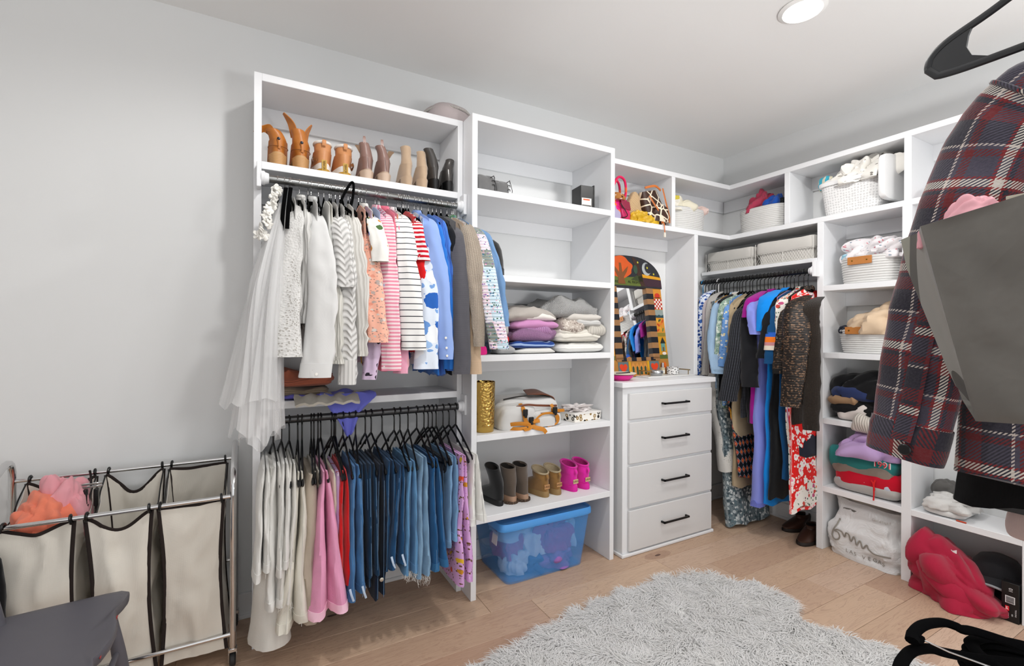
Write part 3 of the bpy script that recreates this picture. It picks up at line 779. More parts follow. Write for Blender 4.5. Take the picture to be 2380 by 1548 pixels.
# ------------------------------------------------------------------ lower rod: trousers folded over black tubular hangers
def plastic_geo(L=.2, bar=True, lobe=True):
    P = smoothpath([(-L, 0, -.135), (-L + .012, 0, -.122), (-.07, 0, -.04), (-.03, 0, -.016), (0, 0, 0), (.03, 0, -.016), (.07, 0, -.04), (L - .012, 0, -.122), (L, 0, -.135)], 40)
    g = [tube(P, .0042, 8, rb=.006)]
    g.append(tube([(-L, 0, -.14), (-L * .5, 0, -.142), (L * .5, 0, -.142), (L, 0, -.14)], .004, 8))
    if lobe:
        for s in (-1, 1):
            g.append(xf(lathe([(.001, -.02), (.009, -.017), (.0115, -.006), (.008, .01), (.004, .022)], 12, sy=.55), (s * (L - .001), 0, -.135), (0, s * R(-35), 0)))
            g.append(tube(smoothpath([(s * .085, 0, -.055), (s * .09, 0, -.07), (s * .1, 0, -.066)], 8), .003, 6))
    return join(*g)
PLAST = M('#0a0a0b', .28, spec=.5)
PH = thing('plastic_hanger', 'black tubular plastic hanger on the lower rod', 'hanger', (0, 0, 0), 'black plastic hangers on the lower rod')
obj('arms', plastic_geo(), PLAST, PH, local=True)
obj('hook', tube(hook_pts(.115), .0036, 8), PLAST, PH, local=True)
LH = [.062,.09,.117,.147,.162,.195,.205,.22,.23,.27,.279,.285,.314,.336,.363,.402,.426,.471,.522,.547,.582,.621,.654,.673,.692,.71,.742,.771,.803]
LH = [.08 + (x - .062) * (.945 - .08) / (.803 - .062) for x in LH]
for i, x in enumerate(LH):
    h = PH if i == 0 else dup(PH)
    h.location = (x, 2.326, 1.007 + .0185 - .115)
    h.rotation_euler = (0, 0, R(90 + random.uniform(-7, 7)))

def pants(label, mat, top, bot, w0, w1, name='trousers', cat='trousers', hem=None, stitch=None, depth=.165, seed=1, leaves=2, fr=False, yb=2.30, wave=.008, loops=False, button=False, loopm=None):
    if mat in (D1, D2, D4, D5, D7, D8, D9, D10) and stitch is None: stitch = SEAM
    """two hanging leaves (front and back fall over the bar)"""
    x0, zt = top[0], top[2]; x1, zb = bot[0], bot[2]
    t = thing(name, label, cat, (x0, 2.3, zt))
    rs = np.random.RandomState(seed); g = []; hg = []
    n, nv = 30, 22
    th = np.linspace(0, 2 * math.pi, n, endpoint=False)
    ca = np.sign(np.cos(th)) * np.abs(np.cos(th)) ** .55; sa = np.sign(np.sin(th)) * np.abs(np.sin(th)) ** .8
    for k in range(leaves):
        s = (k - (leaves - 1) / 2) * 2 / max(leaves, 1)
        zb_ = zb + (0 if k == 0 else rs.uniform(0, .03))
        def leaf(v, add=0.0):
            v = np.asarray(v)[:, None]
            wx = (w0 + (w1 - w0) * v ** 1.3) / leaves * np.clip(.35 + v * 6, .35, 1)
            off = s * (w0 * .25 + (w1 - w0) * .5 * v ** 1.3 + w0 * .25 * np.clip(v * 5, 0, 1))
            z = zt * (1 - v) + zb_ * v + 0 * ca[None]
            # the front edge drifts towards the viewer's side as given by the two points
            fy = top[1] + (bot[1] - top[1]) * v
            half = depth + .012 * v
            a = fy + half + ca[None] * (half + add)
            b = x0 + (x1 - x0) * v + off + sa[None] * (wx * .5 + add)
            q = np.stack([a, z * .3, 0 * a], -1)
            b = b + wave * np.clip(v * 3, 0, 1) * waves(q, seed + k, 6.0, 3)
            a = a + .006 * waves(np.stack([z, 0 * a + k], -1), seed + 8, 3.0, 2) * np.clip(v * 3, 0, 1)
            z = z - .02 * (1 - v) * np.abs(ca[None]) ** 3 * 0
            a = a - .007 * ridges(np.stack(np.broadcast_arrays((b - x0) * 1.6 + k, z * .5), -1), seed + 31, 9.0, 2) * np.clip(v * 3, 0, 1)
            return np.stack([b, a, z], -1), np.stack([a + b * 1.3 + k * .5, z], -1)
        v = np.concatenate([np.linspace(0, .06, 4), np.linspace(.1, 1, nv)])
        P, U = leaf(v); g.append(loft(P, True, True, True, U))
        if hem:
            P2, U2 = leaf(np.linspace(1 - .03 / max(.1, zt - zb), 1.006, 4), .0022); hg.append(loft(P2, True, True, True, U2))
    obj('legs', join(*g), mat, t)
    if hem: obj('hem', join(*hg), hem, t)
    if stitch:
        sg = []
        for dx in (-.22, .22):
            zs = np.linspace(.12, .98, 16)
            pts = [(x0 + (x1 - x0) * u + dx * (w0 + (w1 - w0) * u), top[1] + (bot[1] - top[1]) * u - .0025 - .002, zt + (zb - zt) * u) for u in zs]
            sg.append(tube(pts, .0008, 5))
        obj('seam', join(*sg), stitch, t)
    if loops:   # waistband with belt loops, hanging down
        for s in (-.3, .3):
            x = x1 + s * w1
            obj('belt_loop', tube(smoothpath([(x - .008, bot[1] - .004, zb + .058), (x - .003, bot[1] - .009, zb + .035), (x + .007, bot[1] - .005, zb + .004)], 8), .0045, 6, rb=.0018, up=(0, -1, 0)), PALE, t)
    if button:
        obj('button', xf(lathe([(.0005, .004), (.006, .004), (.009, .002), (.009, 0), (.0005, 0)], 16), (x1 + .006, bot[1] + .002, zb + .09), (R(90), 0, 0)), M('#c9c2b4', .3, metal=.7), t)
    if fr:
        fg = []
        for k in range(46):
            x = x1 + rs.uniform(-.5, .5) * w1; y = bot[1] + rs.uniform(0, .05); L = rs.uniform(.008, .045)
            fg.append(tube(smoothpath([(x, y, zb + .004), (x + rs.uniform(-.006, .006), y - .002, zb - L * .5), (x + rs.uniform(-.01, .01), y, zb - L)], 5), .0006, 4))
        obj('frayed_hem', join(*fg), M('#e3e1dc', .9), t)
    return t
PY = 2.135
WH = cloth('#e4e3df', 1200, .25, .06, .1, .9, .05); WH2 = cloth('#dddbd5', 1000, .25, .06, .1, .9, .05); IV = cloth('#dcd8cc', 1000, .25, .06, .1, .9, .05)
TAU = cloth('#b5a898', 1100, .25, .08, .1, .9, .08); PKD = cloth('#e79ec0', 900, .25, .1, .15, .9, .12); CRM = cloth('#d9d2bd', 900, .2, .05)
LAVP = prints('#c9a9d6', ['#c9a9d6', '#b2334a', '#c9a9d6', '#e7d4ea'], 60, .4); REDT = cloth('#c80f16', 900, .25, .07, .2)
D1 = denim('#43709f', .35); D2 = denim('#16344f', .35); D3 = denim('#1c4a78', .3); D4 = denim('#111f33', .35); D5 = denim('#1d456b', .35); D6 = denim('#2f638f', .35); D7 = denim('#5b8ab2', .4); D8 = denim('#7c9db9', .5); D9 = denim('#235583', .35); D10 = denim('#1d2633', .3); D11 = denim('#7398bb', .25)
LAVF = prints('#d3a2d6', ['#d3a2d6', '#e0b32f', '#d3a2d6', '#d9502f', '#d3a2d6', '#c98d2a'], 26, .36, '#6b4a2a', 60)
SEAM = M('#6d8fb0', .8); GOLD = M('#c9a36a', .7); PALE = M('#b9cbe0', .8); WST = M('#c9c7c2', .8); PKST = M('#f6c6da', .8)
pants('long white wide trousers whose leg falls almost to the floor', WH2, (0.070,2.150,0.841), (0.071,2.120,0.117), .05, .16, seed=3, leaves=1, wave=.012)
pants('white jeans with a tie hanging at the left end of the lower rod', WH, (0.048,2.130,0.846), (0.033,2.060,0.432), .055, .06, 'jeans', 'jeans', WH, WST, seed=4)
pants('white straight trousers, second pair from the left end', WH, (0.089,2.130,0.851), (0.082,2.080,0.297), .06, .085, hem=WH, seed=5)
pants('short white denim legs with a deep hem between white trousers', WH, (0.119,2.120,0.860), (0.108,2.070,0.429), .05, .055, 'shorts', 'shorts', WH, WST, seed=6)
pants('white jeans with frayed hems leaning left', WH2, (0.147,2.130,0.853), (0.116,2.070,0.310), .05, .05, 'jeans', 'jeans', seed=7, fr=True)
pants('ivory trousers with two broad turned-up hems', IV, (0.176,2.130,0.814), (0.146,2.060,0.204), .05, .13, hem=IV, seed=8, stitch=WST)
pants('taupe corduroy trousers beside the pink pair', TAU, (0.217,2.130,0.799), (0.210,2.070,0.210), .06, .075, hem=TAU, seed=9, leaves=1)
pants('beige trousers half hidden behind the taupe pair', cloth('#c5bdb2', 1000, .2, .06), (0.241,2.150,0.808), (0.250,2.140,0.435), .05, .05, seed=10)
pants('pink flared jeans with a fringed hem', PKD, (0.272,2.120,0.807), (0.279,2.030,0.236), .05, .165, 'jeans', 'jeans', PKST, seed=11)
pants('cream trousers, a thin strip just right of the pink flares', CRM, (0.308,2.140,0.793), (0.311,2.130,0.462), .03, .03, seed=12, leaves=1)
pants('lavender print trousers with red flecks beside the red pair', LAVP, (0.327,2.140,0.790), (0.324,2.120,0.408), .035, .03, seed=13, leaves=1)
pants('bright red trousers among the pink and blue pairs', REDT, (0.350,2.130,0.799), (0.344,2.070,0.308), .045, .07, seed=14)
pants('mid blue jeans whose waistband with belt loops hangs down', D1, (0.399,2.120,0.813), (0.393,2.050,0.265), .065, .085, 'jeans', 'jeans', D1, None, seed=15, loops=True)
pants('dark blue jeans, first pair right of the mid blue ones', D2, (0.434,2.140,0.813), (0.441,2.110,0.267), .055, .05, 'jeans', 'jeans', seed=16)
pants('dark blue jeans with a broad stitched hem', D2, (0.469,2.130,0.811), (0.469,2.080,0.331), .06, .06, 'jeans', 'jeans', D2, seed=17)
pants('darkest navy jeans with a fly button hanging at the bottom', D4, (0.509,2.130,0.805), (0.496,2.090,0.217), .055, .06, 'jeans', 'jeans', seed=18, button=True)
pants('deep blue jeans beside the navy pair', D5, (0.554,2.130,0.815), (0.536,2.090,0.333), .055, .06, 'jeans', 'jeans', seed=19)
pants('blue jeans with waistband loops, slim in the middle of the rod', D5, (0.600,2.120,0.792), (0.568,2.060,0.357), .055, .08, 'jeans', 'jeans', D5, None, seed=20, loops=True)
pants('faded light blue jeans with a ragged hem', D7, (0.651,2.120,0.801), (0.625,2.050,0.319), .055, .065, 'jeans', 'jeans', D7, seed=21, fr=True)
pants('pale ripped jeans with long frayed threads', D8, (0.707,2.120,0.814), (0.679,2.050,0.286), .06, .085, 'jeans', 'jeans', seed=22, fr=True)
pants('medium blue flared jeans with a pale stitched hem', D9, (0.762,2.120,0.803), (0.760,2.040,0.308), .055, .095, 'jeans', 'jeans', D6, seed=23)
pants('dark grey blue jeans behind the flared pair', D10, (0.816,2.150,0.789), (0.830,2.140,0.322), .045, .045, 'jeans', 'jeans', seed=24)
pants('light chambray trousers with turned cuffs', D11, (0.855,2.120,0.800), (0.833,2.060,0.391), .06, .065, seed=25, hem=D11)
pants('lavender trousers with yellow flowers, in two tiers', LAVF, (0.899,2.100,0.803), (0.887,2.020,0.214), .05, .1, seed=26, wave=.012)
pants('white denim shorts with grey stitching at the right end', WH, (0.967,2.110,0.797), (0.959,2.050,0.475), .05, .1, 'shorts', 'shorts', WH, M('#77756f', .8), seed=27)

# ------------------------------------------------------------------ corner hanging bay
PH2 = thing('plastic_hanger', 'black tubular plastic hanger on the corner rod', 'hanger', (0, 0, 0), 'black plastic hangers on the corner rod')
obj('arms', plastic_geo(.2, True, False), PLAST, PH2, local=True)
obj('hook', tube(hook_pts(.12), .003, 8), PLAST, PH2, local=True)
for i in range(30):
    h = PH2 if i == 0 else dup(PH2)
    h.location = (RBX, 1.775 + i * .0275 + random.uniform(-.006, .006), RBZ + .017 - .12)
    h.rotation_euler = (0, 0, R(random.uniform(-6, 6)))
def tub_hanger(mat, y, label):
    t = dup(PH2, (RBX, y, RBZ + .017 - .12), 0, label); del t['group']
    for c in t.children:
        m = c.data.copy(); m.materials.clear(); m.materials.append(mat); c.data = m
    return t
tub_hanger(M('#1f8fd0', .3), 2.6, 'bright blue plastic hanger at the left end of the corner rod')
tub_hanger(M('#e8e8e8', .3), 2.455, 'white plastic hanger near the left end of the corner rod')
ZB = 1.715
def brow(name, label, cat, mat, p, w0, w1, hem, y0=None, **kw):
    """p: sleeve points (None for a sleeveless piece); hem: room point at the bottom of the body's front edge"""
    sl = None; sd = len(bpy.data.objects) % 900
    if p:
        sl = dict(p=p, w0=w0, w1=w1, seed=sd)
        for k in ('th', 'fl', 'amp', 'wmid'):
            if k in kw: sl[k] = kw.pop(k)
    y = p[0][1] if y0 is None else y0
    y = min(max(y, 1.765), 2.615)
    return garment(RB, name, label, cat, mat, (y, kw.pop('zt', ZB)), (min(max(hem[1], 1.75), 2.62), hem[2]), sleeve=sl, seed=sd, **kw)
BLP = prints('#dfe6f2', ['#2b4f9e', '#3f69b8', '#dfe6f2', '#24458f'], 55, .55)
GRF = prints('#9fb5a6', ['#d7ded6', '#5e7f70', '#c9d4c6', '#7d9a8c'], 48, .5, '#5a7768', 90)
BLF = prints('#6d9ad4', ['#dfe3ea', '#6d9ad4', '#e4d7a4', '#4f80c2', '#6d9ad4'], 60, .42)
PNKG = cloth('#cfc3c5', 900, .2, .05); WAFF = knit('#d4d0cb', 420, .7); MAR = cloth('#3c1a2c', 800, .2); LDEN = denim('#9dbad6', .2)
OFFW = cloth('#d8d2c8', 900, .2); TAN = cloth('#b5a284', 700, .2, .06)
def tweed(a, b):
    t = NT('tweed'); s = t.sep(t.coord('UV'))
    x = t.math('LESS_THAN', t.math('FRACT', t.math('MULTIPLY', s[0], 90.0)), .5); y = t.math('LESS_THAN', t.math('FRACT', t.math('MULTIPLY', s[1], 120.0)), .4)
    m = t.fin(t.mix(t.math('MULTIPLY', x, y), a, b), .95, 0, .15, .2); t.bump(t.math('ADD', x, y), .3, .002); return m
TWD = tweed('#1b1c20', '#5b5e68'); SHEER = cloth('#14151a', 900, .2, .15, .3); MAG = cloth('#a0148c', 900, .25, .1, .2); LAVD = cloth('#8791de', 1000, .2, .06, .1)
BRB = cloth('#0a86e0', 900, .2, .06, .15); BLK = cloth('#0d0f14', 900, .2, .1, .2); TEAL = cloth('#0f4a7a', 900, .2, .08, .15)
WFL = prints('#e6e2da', ['#e6e2da', '#c2453c', '#e6e2da', '#d98a6a', '#b9507a'], 30, .38, '#2f5a43', 46)
def metallic():
    t = NT('bronze_jacquard'); uv = t.coord('UV'); v = t.vor(uv, 85.0); s = t.sep(uv)
    w = t.math('ABSOLUTE', t.math('SINE', t.math('MULTIPLY', s[1], 210.0)))
    c = t.mix(t.math('MULTIPLY', t.math('LESS_THAN', v.outputs['Distance'], .4), w), '#1d1612', '#7a5d46'); m = t.fin(c, .45, .35, .5); t.bump(w, .4, .003); return m
BRZ = metallic(); BRZ2 = knit('#2b231d', 260, .7)
RFL = prints('#df1a17', ['#f2eee8', '#df1a17', '#f2eee8', '#f0d8d6', '#df1a17'], 24, .5, '#f0e6e0', 40, .4, '#e88bb0')
def geom():
    t = NT('diamonds'); s = t.sep(t.coord('UV'))
    a = t.math('ABSOLUTE', t.math('SUBTRACT', t.math('FRACT', t.math('MULTIPLY', s[0], 24.0)), .5)); b = t.math('ABSOLUTE', t.math('SUBTRACT', t.math('FRACT', t.math('MULTIPLY', s[1], 17.0)), .5))
    d = t.math('ADD', a, b)
    return t.fin(t.ramp(d, [(0, '#d8a13c'), (.1, '#c24a2a'), (.28, '#7c2430'), (.38, '#c9b8a2'), (.42, '#2a5a70'), (.5, '#14131a')]), .9, 0, .2)
GEO = geom(); PAIS = prints('#6d7a80', ['#aeb8bb', '#43525a', '#c9d0d0', '#5c7078'], 50, .55, '#33424c', 90)
DOT = prints('#cfcdc8', ['#9a9792', '#cfcdc8', '#cfcdc8'], 90, .25); YEL = prints('#c98a1a', ['#c98a1a', '#2a1c14', '#e0a82a'], 40, .4)
PINKD = cloth('#d48fc0', 900, .2); DNV = cloth('#10182c', 900, .2, .1)
XF = 3.02
brow('shirt', 'blue and white print shirt at the left end of the corner rod', 'shirt', BLP, [(3.030,2.446,1.685), (3.020,2.448,1.387), (3.020,2.455,1.082)], .07, .06, (3.020,2.451,1.056), y0=2.58)
brow('blouse', 'dusty pink blouse beside the blue print shirt', 'blouse', PNKG, [(3.030,2.414,1.650), (3.020,2.413,1.387), (3.020,2.423,1.098)], .05, .045, (3.020,2.419,1.091), y0=2.54)
brow('sweater', 'white waffle knit sweater beside the denim shirt', 'sweater', WAFF, [(3.030,2.376,1.667), (3.010,2.382,1.387), (3.000,2.403,1.087)], .06, .05, (3.020,2.404,1.060), y0=2.5)
brow('top', 'dark maroon top, a thin strip left of the denim shirt', 'top', MAR, [(3.040,2.368,1.615), (3.030,2.378,1.355), (3.030,2.400,1.092)], .04, .04, (3.020,2.373,1.095))
brow('shirt', 'light washed denim shirt with a rolled cuff', 'shirt', LDEN, [(3.020,2.312,1.624), (2.990,2.317,1.324), (2.960,2.249,1.113)], .07, .1, (3.020,2.316,1.003), cuff=.05, collar=LDEN)
brow('jacket', 'black jacket with a cream edge behind the green floral dress', 'jacket', BLK, [(3.040,2.294,1.643), (3.030,2.296,1.388), (3.020,2.306,1.164)], .05, .05, (3.020,2.290,0.911), collar=OFFW)
brow('skirt', 'off white dotted skirt hanging below the denim cuff', 'skirt', DOT, None, 0, 0, (2.990,2.251,0.391), y0=2.46, t0=.05, t1=.15, wb=.23, amp=.014)
brow('dress', 'grey green floral dress', 'dress', GRF, [(3.020,2.250,1.627), (3.000,2.263,1.419), (2.990,2.269,1.230)], .075, .075, (3.020,2.261,0.851))
brow('dress', 'blue dress with small white flowers', 'dress', BLF, [(3.020,2.211,1.600), (3.000,2.213,1.419), (2.980,2.225,1.164)], .075, .075, (3.020,2.247,0.885))
brow('dress', 'plain tan dress with a long skirt', 'dress', TAN, [(3.030,2.180,1.618), (3.010,2.179,1.419), (3.000,2.184,1.265)], .06, .06, (2.990,2.170,0.301), t1=.05)
brow('dress', 'grey paisley dress reaching nearest the floor', 'dress', PAIS, None, 0, 0, (2.980,2.192,0.025), y0=2.36, t0=.04, t1=.09, wb=.23, amp=.014)
brow('dress', 'black dress with red and orange diamonds', 'dress', GEO, None, 0, 0, (2.980,2.119,0.384), y0=2.31, t0=.03, t1=.03, wb=.22)
brow('blouse', 'mustard print blouse peeping out under the tweed jacket', 'blouse', YEL, None, 0, 0, (3.000,2.182,0.756), y0=2.33, t1=.04)
brow('blazer', 'charcoal tweed blazer with a long wide sleeve', 'blazer', TWD, [(3.000,2.104,1.558), (2.950,2.104,1.269), (2.920,2.152,0.929)], .1, .12, (3.000,2.101,0.821), wmid=.12, th=30, fl=.35, collar=TWD, t1=.05)
brow('jacket', 'black lightweight jacket with a pointed hem', 'jacket', SHEER, [(3.000,2.055,1.523), (2.970,2.021,1.272), (2.960,2.004,1.039)], .09, .11, (3.000,2.059,0.777), th=30, collar=SHEER)
brow('dress', 'magenta dress with a ruffled neck', 'dress', MAG, [(3.000,2.017,1.643), (2.980,2.026,1.581), (2.970,2.031,1.513)], .08, .07, (2.990,2.029,0.780), t1=.08, collar=MAG, th=30)
brow('dress', 'lavender dress with a ruffled sleeve and a tiered lace hem', 'dress', LAVD, [(3.000,1.995,1.619), (2.960,1.987,1.535), (2.950,1.958,1.396)], .1, .07, (2.960,2.004,0.232), t0=.03, t1=.11, wb=.22, th=28, hemband=cloth('#727dd2', 300, .5, .1), amp=.012)
brow('dress', 'bright blue dress with a pointed collar', 'dress', BRB, [(3.000,1.916,1.643), (2.960,1.914,1.556), (2.950,1.925,1.419)], .1, .05, (2.970,1.936,0.246), t1=.04, th=28, collar=BRB)
brow('dress', 'plain black dress with a gathered sleeve, widest skirt of the row', 'dress', BLK, [(3.000,1.883,1.601), (2.950,1.874,1.418), (2.940,1.914,1.242)], .08, .06, (2.970,1.900,0.298), wmid=.085, t0=.03, t1=.05, wb=.21, th=30, cuff=.03)
td_ = brow('dress', 'teal blue dress with an orange striped band on its sleeve', 'dress', TEAL, [(3.000,1.854,1.582), (2.960,1.837,1.391), (2.950,1.850,1.206)], .09, .09, (2.980,1.814,0.462), wmid=.1, t1=.04, th=25)
for k, (c, u0, u1) in enumerate((('#2a62c4', .48, .53), ('#f07a1e', .53, .60), ('#c98a8e', .60, .66), ('#e9dccb', .66, .72))):
    P_ = smoothpath([(3.000,1.854,1.582), (2.960,1.837,1.391), (2.950,1.850,1.206)], 60)
    obj('stripe', sleeve_geo([P_[int(u0 * 60)], P_[int((u0 + u1) * 30)], P_[int(u1 * 60)]], .108, .108, 25, .36, 4, .0005, 20, 5, 'y'), M(c, .9), td_)
brow('dress', 'white dress with red blossoms and green leaves', 'dress', WFL, [(3.000,1.817,1.614), (2.970,1.803,1.446), (2.960,1.802,1.253)], .07, .06, (2.960,1.743,0.294), t0=.03, t1=.06, wb=.22, th=30, amp=.014, collar=WFL)
brow('dress', 'pale mauve dress, a strip between the two floral dresses', 'dress', PINKD, None, 0, 0, (2.990,1.735,0.694), y0=1.86, t1=.025)
brow('dress', 'red dress with large white flowers', 'dress', RFL, [(3.000,1.734,1.609), (2.990,1.717,1.527), (2.980,1.705,1.418)], .06, .05, (2.950,1.630,0.266), t0=.03, t1=.045, wb=.235, amp=.01)
brow('dress', 'navy dress low down beside the right panel', 'dress', DNV, None, 0, 0, (3.060,1.658,0.611), y0=1.785, t1=.04, wb=.17)
brow('jacket', 'bronze brown jacquard jacket seen behind the nearer bronze one', 'jacket', BRZ, [(2.990,1.777,1.556), (2.960,1.786,1.336), (2.950,1.790,1.149)], .075, .09, (3.020,1.759,0.978), th=30, cuff=.03, cuffmat=M('#0c0b0b', .8))
brow('jacket', 'bronze brown jacquard jacket with a broad sleeve, in front', 'jacket', BRZ, [(2.970,1.706,1.590), (2.910,1.665,1.339), (2.880,1.685,0.954)], .12, .11, (3.020,1.700,0.958), wmid=.155, th=24, fl=.33, collar=BRZ, t1=.05)
brow('cardigan', 'dark brown open knit cardigan with a black collar at the right end', 'cardigan', BRZ2, [(2.980,1.633,1.576), (2.950,1.603,1.262), (2.940,1.599,0.822)], .1, .085, (3.020,1.637,0.834), y0=1.785, wmid=.1, th=24, fl=.3, collar=cloth('#0b0b0c', 600, .2), t1=.05)

# ------------------------------------------------------------------ shoes and boots: heel at the local origin, toe towards +y
def eggring(L, W, y0, z, n=28, toe=.9):
    th = np.linspace(0, 2 * math.pi, n, endpoint=False)
    c, s = np.cos(th), np.sin(th)
    y = y0 + L / 2 * (1 - c)
    u = (y - y0) / L
    w = W / 2 * np.sign(s) * np.abs(s) ** .8 * (1 + .12 * np.cos(u * 2 * math.pi * .9 + 2.2)) * (1 - .15 * (1 - u) * (1 - toe + .5))
    return np.stack([w, y, np.full(n, z)], -1)
def pitch(V, hh, y0=.055, y1=.15):
    V = V.copy(); t = np.clip((V[:, 1] - y0) / (y1 - y0), 0, 1); t = t * t * (3 - 2 * t)
    V[:, 2] -= (hh - .008) * t * np.clip(1.6 - (V[:, 2] - hh) / .1, 0, 1); return V
def shoe(label, group_cat, loc, mats, L=.235, W=.078, hh=.05, top=.19, sr=(.036, .05), tilt=(0, 0), instep=.075, kind='heel', lining=None, rz=0.0, seed=1, wr=.0025, name='ankle_boot', cut=0.0, flare=1.0):
    t = thing(name, label, group_cat, loc, None, R(rz))
    up, heelm, solem = mats
    rings = []; n = 28
    hs = [0, .012, .03, .048, .062, instep]
    for h in hs:
        u = h / instep
        Lh = L * (1 - .58 * max(0, (u - .2) / .8) ** 1.15) if kind != 'low' else L * (1 - .5 * max(0, (u - .2) / .8) ** 1.2)
        rings.append(eggring(Lh, W * (1 - .1 * u ** 2) * (.94 if h == 0 else 1), .002 + .004 * u, hh + h, n))
    z1 = hh + instep
    for k in range(1, 9):
        u = k / 8
        ry = sr[1] + (Lh / 2 - sr[1]) * (1 - u) ** 2; rx = sr[0] * (1 + (flare - 1) * u) + (W * .42 - sr[0]) * (1 - u) ** 2
        cy = .006 + Lh / 2 + (sr[1] - Lh / 2) * min(1, u * 1.3) + tilt[1] * u; cx = tilt[0] * u ** 1.5
        th = np.linspace(0, 2 * math.pi, n, endpoint=False)
        z = z1 + (top - z1) * u
        rings.append(np.stack([cx + rx * np.sin(th), cy - ry * np.cos(th), z + cut * u * np.cos(th) * -1], -1))
    last = rings[-1]; c = last.mean(0)
    A = np.array(rings)
    q = A.copy(); A[..., :2] += (wr * waves(q, seed, 7.0, 3))[..., None] * np.sign(A[..., :2] - A[..., :2].mean(1, keepdims=True))
    rim = A[-1]; cc = rim.mean(0)
    inn = [cc + (rim - cc) * .9 + np.array([0, 0, .002]), cc + (rim - cc) * .86 - np.array([0, 0, .01])]
    A = np.concatenate([A, np.array(inn)])
    g = loft(A, True, True, False); V = pitch(g[0], hh) if kind in ('heel', 'stack') else g[0]
    obj('upper', (V, g[1], g[2]), up, t, local=True)
    tl_ = np.array([tilt[0], tilt[1], 0]) / max(.05, top - z1)
    lr = [cc + (rim - cc) * .9 + np.array([0, 0, .001]), cc + (rim - cc) * .78 - np.array([0, 0, .02]) - tl_ * .028, cc + (rim - cc) * .5 - np.array([0, 0, .035]) - tl_ * .05]
    obj('lining', loft(np.array(lr), True, False, True), lining or M('#1a1512', .9), t, local=True)
    sg = loft(np.array([eggring(L + .002, W + .003, 0, hh - .007, n), eggring(L + .004, W + .005, 0, hh - .003, n), eggring(L + .002, W + .003, 0, hh + .001, n)]))
    if kind in ('heel', 'stack'):
        obj('sole', (pitch(sg[0], hh), sg[1], sg[2]), solem, t, local=True)
        r = []
        for u in np.linspace(0, 1, 6):
            a = eggring(.075, (W * .86) * (.84 + .16 * u), .004 * (1 - u), (hh - .006) * u, 24); a[:, 1] = np.minimum(a[:, 1], .062)
            r.append(a)
        obj('heel', loft(np.array(r)), heelm, t, local=True)
    else:
        r = [eggring(L + .004, W + .004, -.002, 0, n), eggring(L + .012, W + .01, -.004, .006, n), eggring(L + .01, W + .008, -.003, hh - .004, n), eggring(L + .002, W + .002, 0, hh + .002, n)]
        obj('sole', loft(np.array(r)), solem, t, local=True)
    return t
def stacked(a, b):
    t = NT('stacked_leather'); s = t.sep(t.coord('Object'))
    f = t.math('LESS_THAN', t.math('FRACT', t.math('MULTIPLY', s[2], 150.0)), .35)
    return t.fin(t.mix(t.math('MULTIPLY', f, .5), a, b), .5, 0, .4)
def leather(c, r=.42): return M(c, r, spec=.5, var=.14, vs=18, bs=160, bst=.12)
def suede(c): return M(c, .95, spec=.1, var=.12, vs=14, bs=500, bst=.25, sheen=.4)
TANL = leather('#b8702c'); WOODH = stacked('#c99a66', '#8a6238'); TSOLE = M('#c39a6a', .6)
z1 = 2.1592
for k, (p, top, lab, tl) in enumerate((((.098, 2.376), .165, 'tan leather ankle boot with a floppy open shaft, leftmost on the top shelf', (-.02, 0)), ((.194, 2.376), .185, 'tan leather ankle boot with its shaft unzipped like two ears', (-.012, 0)))):
    t = shoe(lab, 'boot', (p[0], p[1], z1), (TANL, WOODH, TSOLE), .235, .086, .06, top, (.032, .036), tl, .06, 'stack', seed=3 + k)
    # heel strap with snap
    obj('pull_tab', tube([(.004, -.003, .075), (.004, -.006, .1), (.0, -.003, .125)], .0055, 8, rb=.0012, up=(0, -1, 0)), TANL, t, local=True)
    obj('snap', xf(lathe([(.001, .003), (.006, .002), (.007, 0)], 14), (.001, -.006, .118), (R(90), 0, 0)), M('#20242c', .3, metal=.6), t, local=True)
    obj('welt', tube(np.array([(.041 * math.sin(a), .036 - .04 * math.cos(a), .085) for a in np.linspace(-1.9, 1.9, 24)]), .0016, 6), leather('#7c4717'), t, local=True)
    sh = [[(-.03, .07, top - .02), (-.055, .075, top + .0), (-.08, .07, top - .015), (-.1, .06, top - .012)], [(-.005, .05, top - .01), (-.03, .05, top + .03), (-.06, .05, top + .02), (-.085, .04, top + .0)]] if k == 0 else [[(-.04, .06, top - .03), (-.05, .06, top + .02), (-.06, .065, top + .05), (-.075, .06, top + .075)], [(-.015, .03, top - .03), (-.022, .028, top + .015), (-.04, .03, top + .045), (-.072, .045, top + .077)]]
    obj('shaft_flap', sheet(np.array([smoothpath(r, 12) for r in sh]), .004), TANL, t, local=True)
    if k:
        s2 = [[(.03, .06, top - .04), (.035, .06, top), (.045, .06, top + .03), (.05, .055, top + .045)], [(.012, .03, top - .04), (.015, .026, top - .01), (.03, .03, top + .02), (.048, .045, top + .045)]]
        obj('shaft_flap', sheet(np.array([smoothpath(r, 12) for r in s2]), .004), TANL, t, local=True)
SNK = leather('#c98a58', .5); SNW = M('#e6e1da', .7); GUM = M('#b98a2e', .55)
